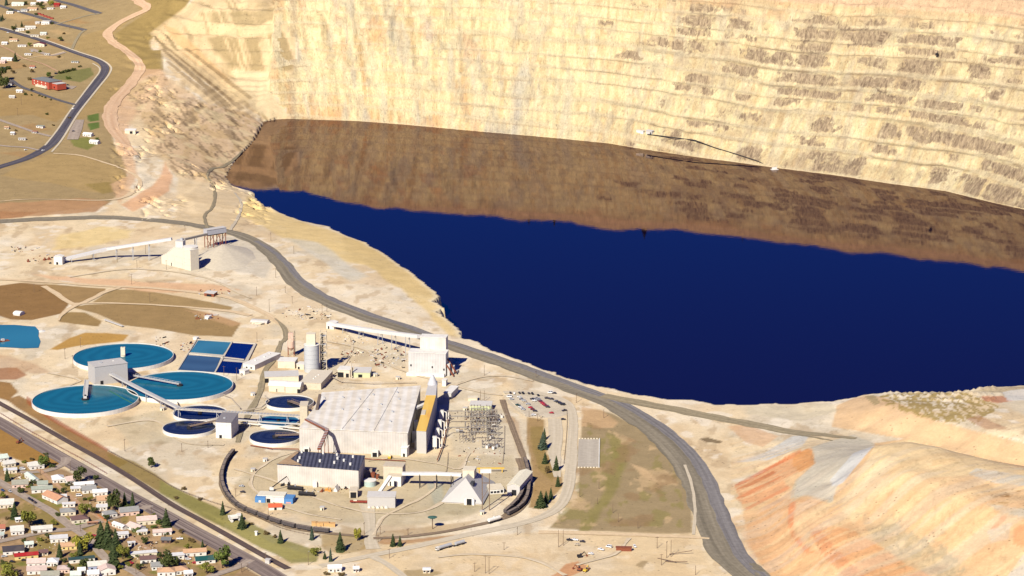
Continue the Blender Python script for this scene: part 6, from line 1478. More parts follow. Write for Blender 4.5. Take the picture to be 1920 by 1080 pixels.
NM = dict(spruce='spruce_tree', bluespruce='spruce_tree', olive='broadleaf_tree', yellow='broadleaf_tree', darkleaf='broadleaf_tree', green='broadleaf_tree', brown='broadleaf_tree')
tn = [0]
def tree(px, py, hpx, kind, label, wide=1.0, group=None, shrub=False):
    tn[0] += 1; a = G(px, py); h = hpx * mpp(px, py) / cp * (.88 if group in ('spruces on the lawn by the access road', 'spruces on the roadside grass') else 1)
    t = thing('shrub' if shrub else NM[kind], label, 'shrub' if shrub else 'tree', a, tn[0] * 1.3, group)
    t.scale = (h * wide, h * wide, h)
    c = bpy.data.objects.new('crown', CR[kind][tn[0] % 3]); COL.objects.link(c); c.parent = t
    if shrub: c.location = (0, 0, -.25)
    else:
        b = bpy.data.objects.new('trunk', TRC if kind.endswith('spruce') else TRD); COL.objects.link(b); b.parent = t
    return t
LG = 'spruces on the lawn by the access road'; RG = 'spruces on the roadside grass'
for a_ in [
 (1021,824,25,'spruce','dark spruce standing farthest back on the strip beside the access road',1,LG),(1018,842,38,'bluespruce','big blue-grey spruce overlapping the farthest spruce on the strip',1.15,LG),(1022,869,25,'spruce','round spruce alone below the blue-grey one on the strip',1.25,LG),(1043,882,32,'spruce','spruce at the edge of the pale access road, widest base on the strip',1.25,LG),
 (1026,888,18,'brown','thin brown sapling under the round spruce',.6,LG),(1046,912,24,'spruce','spruce against the access road, just above the lowest group',1.1,LG),(1033,936,26,'spruce','spruce between the lowest one and the road edge one',1.2,LG),(1014,951,36,'spruce','lowest and broadest spruce on the strip by the black wagons',1.35,LG),(1024,944,28,'spruce','spruce squeezed behind the lowest broad one on the strip',1.1,LG),
 (418,965,30,'spruce','spruce at the railway curve, up the slope from the white mining truck',1.15,RG),(454,991,34,'spruce','spruce directly beside the white mining truck',1.15,RG),(526,1018,29,'spruce','lone spruce mid-way along the green roadside strip',1.1,RG),(585,1012,29,'bluespruce','bluish spruce among dry brush by the curved wagon string',1.1,RG),(638,1033,42,'spruce','tallest spruce near the gravel gateway',1.05,RG),
 (592,1041,16,'olive','low olive bush at the end of the green strip',1.3,None),(620,1053,30,'bluespruce','pale blue spruce at the road fork',.9,RG),(609,1048,16,'spruce','short spruce next to the pale blue one at the road fork',1.1,RG),(737,1024,28,'spruce','pointed spruce of the pair across the gravel gateway',1.1,RG),(750,1024,23,'spruce','rounder spruce of the pair across the gravel gateway',1.35,RG),(670,1014,26,'yellow','slim yellow-green tree by the gravel gateway',.55,None),
 (284,877,23,'darkleaf','lone narrow tree on the edge of the bare yard above the trail',.7,None),
]: tree(*a_)
EG = 'trees of the housing estate'
for a_ in [
 (151,905,36,'darkleaf','tall rough dark tree next to the white roof nearest the town street',.75),(14,902,26,'spruce','pointed spruce by the long white roof at the picture edge',.9),(28,973,32,'spruce','dark spruce at the street corner by the picture edge',1.2),(55,988,36,'olive','big round yellow-green tree between two pale roofs',1.05),
 (214,958,38,'darkleaf','massive dark tree group behind the grey-roofed pink house',.85),(234,949,27,'spruce','spruce squeezed between the massive dark tree and the street',1),(249,949,27,'spruce','spruce at the street corner above the grey-roofed pink house',1.1),(312,988,36,'spruce','solitary large spruce on the town street by the pink-roofed house',1.1),
 (190,1026,50,'spruce','foremost of the giant dark spruces at the crossroads',1.3),(203,1028,54,'spruce','tallest-looking giant dark spruce in the middle of the crossroads group',1.25),(218,1042,52,'spruce','giant dark spruce on the alley side of the crossroads group',1.05),(214,1067,54,'spruce','giant narrow spruce standing lowest in the crossroads group',1.05),
 (230,1048,30,'olive','olive and gold tree beside the giant narrow spruce',.9),(155,1033,33,'yellow','big bright yellow tree by the yellow house',1.15),(150,1041,28,'spruce','dark spruce in front of the bright yellow tree',1.05),(112,1045,29,'spruce','dark round spruce on the vacant brown lot',1.3),(158,1066,20,'darkleaf','dark bushy tree beside the mobile home end',1),
 (160,964,22,'olive','olive tree behind the brown-roofed cream house',1.1),(178,964,16,'darkleaf','dark tree beside the olive one at the alley',1.2),(317,1066,32,'darkleaf','big dark spreading tree behind the tan hipped roof',1.15),(417,1065,44,'green','big green tree standing alone by the town street',.85),(388,1076,24,'olive','broad olive tree below the dark green roof',1.15),
 (82,876,24,'green','leafy green tree behind the pale roof at the street curve',.9),(18,1084,30,'olive','wide olive tree in the lower picture corner',1.3),(380,1027,16,'spruce','small spruce at the end of the tan-roofed row house',1.2),(272,1021,16,'darkleaf','small dark tree by the alley near the white mobile home',.8),
]: tree(*a_, group=EG)
SG_ = 'shrubs of the housing estate'
for a_ in [
 (98,877,10,'darkleaf','dark shrub in the shadow next to the leafy green tree'),(64,907,13,'darkleaf','dark green bush at the end of the mint roof'),(76,905,9,'brown','reddish bush by the garden fence beside the dark green bush'),(103,927,13,'darkleaf','dark bush on the alley by the orange roof'),(50,913,10,'olive','olive hedge in front of the olive-grey roof'),(258,997,15,'green','round green bush against the white-walled long roof'),(299,982,12,'green','green bush between the pink roof and the big spruce'),(289,990,10,'green','green shrub in front of the pink-roofed house wall'),
 (358,1014,8,'brown','brown bush by the street, upper of two'),(362,1017,8,'brown','brown bush by the street, lower of two'),(330,1018,7,'brown','brown bush under the brown cabin'),(110,967,10,'darkleaf','bush at the corner of the grey-roofed white house'),(75,1014,10,'olive','olive shrubs by the flat white house'),(88,1017,8,'brown','brown shrub touching the flat white house'),(66,1000,8,'brown','brown hedge under the pale house with the big yellow-green tree'),(15,974,8,'brown','orange-brown bush near the white shed at the picture edge'),(160,938,9,'darkleaf','dark bush behind the white campers'),(247,962,6,'green','trimmed hedge before the grey-roofed pink house'),(288,966,6,'olive','dry hedge behind the pink roof'),(260,1045,9,'darkleaf','dark shrub at the brown roof corner'),(312,1003,8,'darkleaf','dark bush in front of the tan-pink roof'),(263,1003,7,'darkleaf','dark bush in the white U-shaped court'),(244,1046,8,'green','green shrub by the white mobile home end'),(95,1070,6,'darkleaf','dark bush between the two pinkish roofs'),(105,1062,6,'darkleaf','dark bush beneath the white roof by the vacant lot'),(60,863,8,'brown','brown thicket on the edge of the dry meadow'),(45,868,7,'olive','olive thicket beside the brown one on the dry meadow'),(86,853,7,'darkleaf','dark shrub between the meadow and the town street'),
 (330,935,8,'brown','brown roadside bush row, nearest the spruce curve'),(345,918,8,'brown','brown roadside bush above the green strip'),(376,938,8,'brown','brown roadside bush midway to the curve spruce'),(471,984,8,'brown','brown bush behind the white mining truck spruce'),(500,1002,9,'brown','brown bush row between two spruces'),(515,1008,8,'brown','brown bush touching the lone mid-strip spruce'),
 (612,1078,10,'brown','brown scrub around the white house at the road fork'),(640,1080,10,'brown','brown scrub beside the white house at the road fork'),(56,150,8,'brown','brown scrub behind the brick building'),
]: tree(a_[0], a_[1], a_[2], a_[3], a_[4], 1.35, SG_, True)
HG = 'trees of the hillside suburb'
for a_ in [
 (12,10,16,'bluespruce','dark tree cluster in the upper picture corner',1.3),(5,37,11,'spruce','dark tree at the picture edge below the far street',1),(2,40,12,'bluespruce','bluish tree at the picture edge by the far street',1),(26,59,12,'darkleaf','dark tree left of the long white roof on the hill',1),(41,50,10,'spruce','small spruce behind the long white roof on the hill',1.1),(30,50,6,'spruce','tiny spruce behind the dark hill tree',1),(113,77,9,'darkleaf','lone small dark tree on the hill meadow',1.2),(29,115,17,'spruce','tall dark spruce at the end of the lane wall',1.1),(92,146,12,'green','green tree behind the brick building',1),
 (3,152,30,'darkleaf','tall bare dark tree at the picture edge by the brick building',.8),(8,166,24,'darkleaf','dark tree lower at the picture edge by the brick building',.9),(60,136,7,'brown','brown tree in the lot above the brick building',1.2),(24,138,8,'brown','reddish brown tree at the bend above the dark trees',1.2),(75,12,9,'darkleaf','dark tree behind the white roofs on the hill',1.6),(95,10,9,'yellow','pale yellow tree by the red hill house',1.5),(80,17,7,'olive','olive tree below the hill roofs',1.6),(48,9,7,'darkleaf','dark tree between mint and white hill roofs',1.3),(56,87,8,'olive','olive tree next to the maroon-roofed house',1),(60,171,7,'darkleaf','dark bush at the street below the brick building',1),
]: tree(*a_, group=HG)
for k, px in enumerate((112,117,121,125,129,134,139)):
    tree(px, 138 - k*1.0, 7, 'darkleaf', 'dark hedge bush on the lane toward the highway corner, ' + ORD[k] + ' from the brick building', 1.1, 'hedge bushes by the brick building', True)
for k, (px, py) in enumerate(((74,180),(79,182),(85,184),(95,188),(59,179))):
    tree(px, py, 4, 'darkleaf', 'small dark bush lining the side street into the highway, ' + ORD[k] + ' in the line', 1.2, 'street bushes', True)
for k, a_ in enumerate([(240,958,13,'darkleaf','behind the white cottage with grey hipped roof'),(120,925,12,'darkleaf','between the white-roofed corner house and the alley'),(170,940,11,'olive','in the yard of the tan-roofed cream house'),(40,925,12,'darkleaf','in front of the olive-grey roof by the street'),(5,935,13,'olive','at the picture edge above the large pale roof'),(90,1010,12,'darkleaf','on the cross street by the flat white house'),(138,1048,13,'olive','behind the long mobile home with dark teal roof'),(205,1005,14,'darkleaf','squeezed under the giant spruces by the white trailer house'),(284,1050,12,'darkleaf','over the reddish brown roof'),(330,1062,12,'olive','between two tan hipped roofs'),(262,1068,13,'darkleaf','on the street bend near the grey-roofed white house'),(60,1058,11,'olive','under the red roof yard wall'),(130,1070,13,'darkleaf','by the dusty rose hipped roof'),(350,1030,11,'olive','at the flat white house with skylight'),(100,985,12,'olive','across the street from the green corner lawn'),(180,900,10,'darkleaf','on the town street verge by white roofs')]):
    tree(a_[0], a_[1], a_[2], a_[3], ('dark' if a_[3] == 'darkleaf' else 'olive') + ' small garden tree ' + a_[4], 1.15, EG)
for k, a_ in enumerate([(60,916,10,'darkleaf','next to the long grey-green roof'),(128,912,10,'darkleaf','between the pinkish roof and the alley'),(200,975,11,'darkleaf','in front of the white cottage with hipped roof'),(262,975,12,'green','at the pink-roofed house corner'),(20,960,10,'olive','under the large pale roof at the picture edge'),(45,1018,9,'darkleaf','on the cross street by the dark grey roof'),(120,1055,10,'darkleaf','behind the white hipped roof'),(240,1062,10,'olive','between the street and the giant narrow spruce'),(300,1045,10,'darkleaf','beyond the long white mobile home end'),(340,1000,9,'brown','on the open lot near the town street'),(400,1050,13,'darkleaf','squeezed between dark green roof and big green tree'),(8,1062,12,'darkleaf','above the wide olive corner tree'),(172,1058,10,'darkleaf','at the mobile home and blue-grey wall'),(225,1068,11,'olive','on the street edge by the tall white gable')]):
    tree(a_[0], a_[1], a_[2], a_[3], {'darkleaf': 'dark', 'green': 'green', 'olive': 'olive', 'brown': 'brown'}[a_[3]] + ' small yard tree ' + a_[4], 1.2, EG)
for k, a_ in enumerate([(20,22,7,'darkleaf','by the street bend near the mint roof'),(68,28,6,'darkleaf','at the row of red containers'),(98,45,6,'darkleaf','in the shade of the tall cream block'),(52,62,6,'darkleaf','below the pale long hill roof'),(90,72,5,'olive','beside the small mint-roofed house'),(20,72,6,'brown','on the verge of the far highway'),(75,98,6,'olive','in the garden of the maroon-roofed house'),(110,108,6,'brown','where lanes meet below the highway'),(45,125,6,'brown','on the dry lot below the lane'),(15,130,9,'darkleaf','over the teal-roofed shed'),(48,178,7,'darkleaf','beside the small white shed below the brick building'),(150,126,6,'darkleaf','at the inner bend of the highway'),(128,148,7,'green','on the brick building lawn'),(30,246,5,'brown','beside the small white hut on the hillside'),(100,236,5,'brown','at the scrap yard by the highway'),(88,215,5,'darkleaf','alone in the hillside meadow'),(130,222,5,'brown','on the highway shoulder across from the green plots'),(182,262,7,'green','between the two white-roofed houses'),(120,64,5,'brown','on the dirt path above the highway')]):
    tree(a_[0], a_[1], a_[2], a_[3], ('dark' if a_[3] == 'darkleaf' else a_[3]) + ' hill shrub ' + a_[4], 1.3, 'shrubs of the hillside suburb', True)
# conifers on the far rim, seen mirrored in the lake
for k, px in enumerate((992, 1040, 1210, 1395)):
    w_ = P(px, np.interp(px, [a for a, _ in FAR], [b_ for _, b_ in FAR]), ZW)
    d_ = np.linspace(200, 700, 240); zz = height(w_[0] * (1 + d_ / w_[1]), w_[1] + d_, False)
    el = (zz - ZW) / d_; i = int(np.argmax((zz - ZW) / (d_ + 900)))
    hh_ = (9, 11, 17, 6)[k]
    t = thing('spruce_tree', 'dark spruce on the far rim mirrored in the lake, ' + ('leftmost', 'second from the left', 'the tallest', 'rightmost and smallest')[k], 'tree', (w_[0] * (1 + d_[i] / w_[1]), w_[1] + d_[i], zz[i] - .5), k, 'spruces on the far pit rim'); t.scale = (hh_ * 1.2, hh_ * 1.2, hh_)
    c = bpy.data.objects.new('crown', CR['spruce'][k % 3]); COL.objects.link(c); c.parent = t; b = bpy.data.objects.new('trunk', TRC); COL.objects.link(b); b.parent = t

# ------------------------------------------------------------------ poles
def pole(px, py, hpx, label, kind='pole', group='utility poles'):
    a = G(px, py); h = hpx * mpp(px, py) / cp
    t = thing('utility_pole', label, 'pole', a, .3 * (px % 7), group)
    MB().cyl(0, 0, .24, -.5, h, 8, .16).build('post', WOOD, t)
    if kind == 'pole':
        MB().bar((-1.3, 0, h - .8), (1.3, 0, h - .8), .22).build('crossarm', WOOD, t)
        m = MB()
        for x in (-1.1, 0, 1.1): m.cyl(x, 0, .09, h - .7, h - .35, 6)
        m.build('insulator', GLASS, t)
    elif kind == 'lamp':
        MB().bar((0, 0, h), (1.8, 0, h + .2), .14).build('lamp_arm', STEEL, t); MB().box(1.4, 2.3, -.2, .2, h, h + .25).build('lamp_head', STEEL, t)
for a_ in [
 (64,549,17,'utility pole on the brown field beside its dirt track'),(281,567,17,'utility pole on the striped field strip'),(151,651,17,'pale lamp pole on the golden mound above the farthest clarifier','lamp'),(122,673,20,'utility pole on bare sand beside the golden mound'),(137,690,24,'reddish pole touching the wall of the farthest clarifier'),
 (505,585,24,'tall utility pole between the stockyard and the dirt track'),(481,554,16,'utility pole beside the haul road verge, upper one'),(535,549,12,'utility pole close to the haul road edge'),(548,569,14,'utility pole on sand by the rusty scrap'),(604,586,15,'first of two close poles at the haul road'),(613,585,14,'second of two close poles at the haul road'),
 (482,641,18,'utility pole above the four-cell basin'),(420,707,21,'first pole in front of the four-cell basin'),(444,714,25,'second pole in front of the four-cell basin'),(341,847,16,'pole on bare ground before the dark thickener'),(390,840,14,'pole beside the white cube shed'),(234,845,22,'pole with crossarm on the bare yard below the clarifier'),
 (132,883,18,'pole at the corner where the estate street joins the town street'),(76,891,12,'pole in the estate street before the pale roof'),(64,956,17,'pole at the dirt junction by the parked cars'),(225,983,14,'pole at the white house corner by the alley'),(151,997,13,'pole at the crossroads scrap heap'),(255,1077,26,'tall pole at the bottom street by the red car'),(284,962,12,'thin lamp pole by the town street above the pink roof','lamp'),
 (498,1055,20,'pole next to the pale trackside cabinet'),(453,1073,17,'first of two poles at the lower street end'),(465,1071,15,'second of two poles at the lower street end','lamp'),(578,1059,24,'pole at the end of the green roadside strip','lamp'),(683,1002,23,'pole left of the gravel gateway'),(709,1016,14,'pole right of the gravel gateway'),(713,1002,15,'pole near the red dirt patch inside the fence'),(765,1003,13,'pole on the fence by the red dirt patch'),(730,1047,19,'pole on the far verge of the access road'),
 (890,1072,18,'pole on the open sand below the tanker'),(945,1031,15,'pole by the access road beyond the tanker'),(970,1003,15,'pole on the bend of the access road'),(442,931,16,'pole inside the wagon curve near two cars'),(503,967,14,'pole beside the red-orange shed'),(593,993,16,'pole by the tan timber bundles'),(1005,708,13,'reddish pole on the haul road shoulder'),(1081,755,18,'pole between the car park road and the haul road'),
 (1132,784,17,'pole on the upper field by the haul road'),(1008,790,15,'pole at the edge of the spruce strip'),(1123,917,20,'bare pole in the field, upper one','bare'),(1087,932,17,'bare pole near the access road bend','bare'),(1120,945,12,'leaning bare pole in the field','bare'),(1149,962,18,'bare pole beside the green gully','bare'),(1159,979,17,'bare pole lower beside the green gully','bare'),(1196,991,14,'bare pole at the bottom of the field','bare'),
 (508,452,16,'pole on the bank above the haul road curve'),(551,476,15,'pole on the grey tip by the haul road'),(517,521,18,'pole inside the haul road curve'),(257,504,16,'pole below the climbing conveyor'),(247,533,19,'pole on the orange soil strip'),(220,492,18,'pole at the foot of the upper conveyor','bare'),(273,476,20,'pole behind the upper conveyor'),(347,434,12,'pole where the haul road passes the tripper'),(312,506,18,'pole by the ore bins'),
 (1047,1026,33,'tall first pole beside the black pickup','bare'),(1056,1023,30,'tall second pole beside the black pickup','bare'),(1232,1028,22,'tall pole on the right-hand dirt','pole'),(1250,1046,32,'tall pole of the crossed group on the dirt','pole'),(1258,1044,32,'second tall pole of the crossed group on the dirt','pole'),(1240,1060,22,'shorter pole in front of the crossed group','pole'),(1304,1078,18,'pole near the haul road at the bottom edge','bare'),
 (40,197,15,'thin pole on the hillside meadow'),(95,157,14,'pole on the lane behind the brick building'),(130,55,9,'pole on the far street meadow'),(33,217,14,'pole at the field edge under the hillside meadow'),(908,704,20,'tall pole behind the plant near the haul road'),(901,752,20,'first lattice pole by the cream block'),(908,752,20,'second lattice pole by the cream block'),(920,780,14,'pole at the substation fence'),(992,782,12,'pole at the car park kerb corner'),(910,1075,34,'first of the twin line poles at the bottom edge'),(917,1076,34,'second of the twin line poles at the bottom edge'),
]: pole(*a_)
t = thing('floodlight_mast', 'post topped by a round dark green disc near the wagon track', 'mast', G(811, 992)); hm_ = ztop(811, 992, 21)
MB().cyl(0, 0, .35, -.5, hm_, 8).build('post', WOOD, t); MB().cyl(0, 0, 2.5, hm_, hm_ + .8, 20, 4).cyl(0, 0, 4, hm_ + .8, hm_ + 1.6, 20, 1).build('disc', mat('dark_green_paint', (66,104,92), var=.1), t)
for k, (px, py) in enumerate(((1250,1052),(1268,1056),(1276,1040))):
    t = thing('fallen_pole', 'fallen timber pole lying ' + ('across the foot of', 'nearest the viewer in', 'farthest along')[k] + ' the crossed pole group', 'timber', G(px, py), R(-40 + 20*k)); MB().tube((-9, 0, .4), (9, 0, 1.4 + k), .3).build('log', WOOD, t)
# pit floor gear: pump barge line
bld('pump_station', 'white pump trailer on a low bench of the far pit wall', 'trailer', (1193,248), (1206,249.5), 4, 3.2, 'flat', wall=WHITE, roof=WHITE)
bld('pump_station', 'grey pump shed beside the white trailer on the far pit wall', 'shed', (1211,250), (1222,251.5), 5, 4, 'shed', 1, GREYW, GREYW, doors=((.8,2,2.5),))
def pipe(pts, r, m_, label):
    ps = [G(*p) for p in pts]; o0 = ps[0]; m = MB()
    for a_, b_ in zip(ps[:-1], ps[1:]): 
        d_ = Vector(b_ - a_); u = Vector(a_ - o0) + Vector((0,0,.8)); m.tube(u, u + d_, r, 6)
    o = tag(m.build('pipeline', m_), label, 'pipe'); o.location = o0
pipe([(1214,253),(1240,256),(1270,260),(1303,264),(1340,278),(1380,290),(1420,303),(1440,313)], .8, BLACK, 'black pipeline running down the far wall to the waterline')
t = thing('pump_barge', 'small white pump barge at the far waterline', 'barge', P(1452, 318, ZW), .3); MB().box(-5, 5, -3, 3, -.3, .8).build('hull', WHITE, t); MB().box(-3, 3, -2, 2, .8, 3.4).build('pump_house', WHITE, t); MB().bar((3, 0, 3), (6, 4, 6), .4).build('davit', STEEL, t)
for k, (px, py, l_) in enumerate(((958,83,'dark drill rig on an upper bench of the far wall'),(1757,104,'dark shovel on the upper right bench of the far wall'),(1880,12,'dark shovel on the overburden at the upper picture corner'))):
    t = thing('mining_shovel', l_, 'machine', G(px, py), k); s_ = (.6, .8, .9)[k]
    MB().box(-3*s_, 3*s_, -2.5*s_, 2.5*s_, 0, 1.5*s_).build('crawler_track', BLACK, t); MB().box(-3*s_, 2*s_, -2*s_, 2*s_, 1.5*s_, 4.5*s_).build('house', BLACK, t); MB().bar((1*s_, 0, 3*s_), (6*s_, 1, 8*s_), .8*s_).build('boom', BLACK, t)
bld('rim_shed', 'lone white-roofed shed on the eroded left bank of the pit', 'shed', (234,250), (254,251.5), 9, 4, 'shed', 1, CREAM, WHITE, doors=((.6,4,3),))
# scrap
def scrap(name, label, boxes, n, mats_, kind='stuff', smax=2.0):
    m = MB(); rr = random.Random(len(boxes) + n)
    o0 = G(*boxes[0][:2])
    for k in range(n):
        x0, y0, x1, y1 = boxes[rr.randrange(len(boxes))]
        a = P(rr.uniform(x0, x1), rr.uniform(y0, y1), 0); s = .3 + rr.random()**2 * smax; m.cur = rr.randrange(len(mats_)); b = rr.random()*3.1; l = s * (.5 + 2*rr.random())
        d = Vector((math.cos(b)*l, math.sin(b)*l, rr.random()*.6)); p_ = Vector((a[0]-o0[0], a[1]-o0[1], s*.3)); m.bar(p_ - d/2, p_ + d/2, s*.5, s*.5)
    o = m.build(name, mats_); o.location = (o0[0], o0[1], 0); o['label'] = label; o['category'] = 'scrap'; o['kind'] = kind
scrap('scrap_metal', 'rusty and pale scrap scattered over the stockyard behind the lime silo', [(530,575,600,600),(640,655,760,680),(690,648,760,672),(700,670,760,690),(560,588,620,600),(620,630,690,650),(640,660,720,668)], 420, [RUST, GREYW, BLACK, CREAM, TANW])
scrap('scrap_metal', 'scrap and pipe lengths lying round the clarifiers and bins', [(285,632,320,650),(340,640,365,660),(365,543,430,552),(60,478,110,495),(15,462,75,472),(470,600,505,612),(365,590,410,600)], 220, [RUST, BLACK, GREYW])
scrap('scrap_metal', 'small plant clutter scattered between the mill hall and the substation', [(600,845,760,856),(560,900,660,925),(840,770,950,850),(850,840,950,870),(690,880,712,905)], 260, [BLACK, GREYW, TANW, RUST], smax=1.2)
scrap('scrap_metal', 'loose household clutter on the estate yards', [(225,1000,300,1040),(130,930,200,960),(60,1000,130,1040),(255,1020,290,1050),(0,880,60,900),(330,1040,360,1060)], 320, [BLACK, WHITE, RUST, CREAM], smax=1.0)
t = thing('footbridge_frame', 'long grey trestle lying on the field edge beside its spoil heap', 'trestle', G(200, 603), R(-50)); MB().bar((-4, 0, 1.5), (32, 0, 1.5), 2.2, .8).build('deck', GREYW, t)
for x in (0, 10, 20, 30): MB().bar((x, 0, -.4), (x, 0, 1.5), .5).build('leg', BLACK, t)
bld('site_office', 'brown open shed on the dirt road above the striped fields', 'shed', (383,555), (401,557), 8, 3.5, 'shed', 1, RUST, GREYW, doors=((.5,6,2.5),))
bld('site_office', 'small white cabin among equipment on the tongue of the field', 'cabin', (384,598), (392,599), 5, 3, 'flat', wall=WHITE, roof=WHITE, doors=((.9,1,2),))
bld('site_office', 'pale tarpaulin-covered shed on the sand above the basin', 'shed', (470,606), (500,608), 9, 1.5, 'barrel', 2.2, CREAM, GREYW)
# ------------------------------------------------------------------ houses
HW = {'w': WHITE, 'c': CREAM, 'g': GREYW, 'y': mat('yellow_wall', (244,214,140), var=.06), 'p': mat('pink_wall', (240,206,184), var=.06), 'b': mat('blue_grey_wall', (176,182,206), var=.06), 'n': mat('brown_wall', (120,90,72), var=.15), 'r': mat('red_wall', (170,74,60), var=.15)}
ROOFS = dict(white=(246,242,234), pale=(228,222,206), mint=(222,232,214), grey=(160,158,152), slate=(120,120,120), dark=(74,68,72), olive=(172,168,148), tan=(216,172,132), orange=(212,158,120), pink=(232,204,188), brown=(122,92,86), red=(176,32,34), green=(22,84,80), teal=(52,84,82), maroon=(120,52,62), greygreen=(170,176,158), rosy=(214,190,176), rust=(190,120,92))
RM = {k: mat('roof_' + k, v, var=.14, scale=.5, wear=.12) for k, v in ROOFS.items()}
ESG = 'houses of the estate by the town street'
hn = [0]
def house(px, py, Lpx, W, ang, h, roof, wall, kind, label, chim=False, group=ESG, name='house', rh=None):
    """px, py: middle of the near long wall at the ground; Lpx: length of that wall in picture pixels"""
    hn[0] += 1; h += .3; W *= 1.1; Lpx *= 1.02
    a = G(px, py); s = mpp(px, py); th = R(ang)
    dep = math.atan2(H - a[2], a[1]); L = Lpx * s / max(.35, abs(math.cos(th)))
    t = thing(name, label, {'house': 'house', 'mobile_home': 'mobile home', 'shed': 'shed', 'camper': 'camper', 'cabin': 'cabin'}[name], (a[0] - math.cos(th) * L / 2, a[1] - math.sin(th) * L / 2, a[2]), th, group)
    rh = (W * .22 if rh is None else rh) if kind in ('gable', 'hip', 'gabley', 'shed') else (1.0 if kind == 'barrel' else 0)
    wall_mb(L, W, h, kind, rh).build('wall', HW[wall], t)
    ro = roof_mb(L, W, h, kind, rh, .5, .22).build('roof', RM[roof], t)
    if name in ('house', 'mobile_home', 'cabin'):
        MB().box(L*.45, L*.45 + 1, -.08, .05, -.1, 2.1).build('door', mat('door_paint', (120,96,80)), t)
        for u in (.2, .75): MB().box(L*u - .8, L*u + .8, -.06, .05, .9, 2.1).build('window', GLASS, t)
        MB().box(-.06, .05, W*.35, W*.6, .9, 2.1).build('window', GLASS, t)
        if kind == 'gable' and (chim or hn[0] % 3 == 0): MB().box(L*.3 - .4, L*.3 + .4, W*.6 - .4, W*.6 + .4, h, h + rh + 1.0).build('chimney', HW['n'], ro)
    return t
A1, A2 = 28, -60
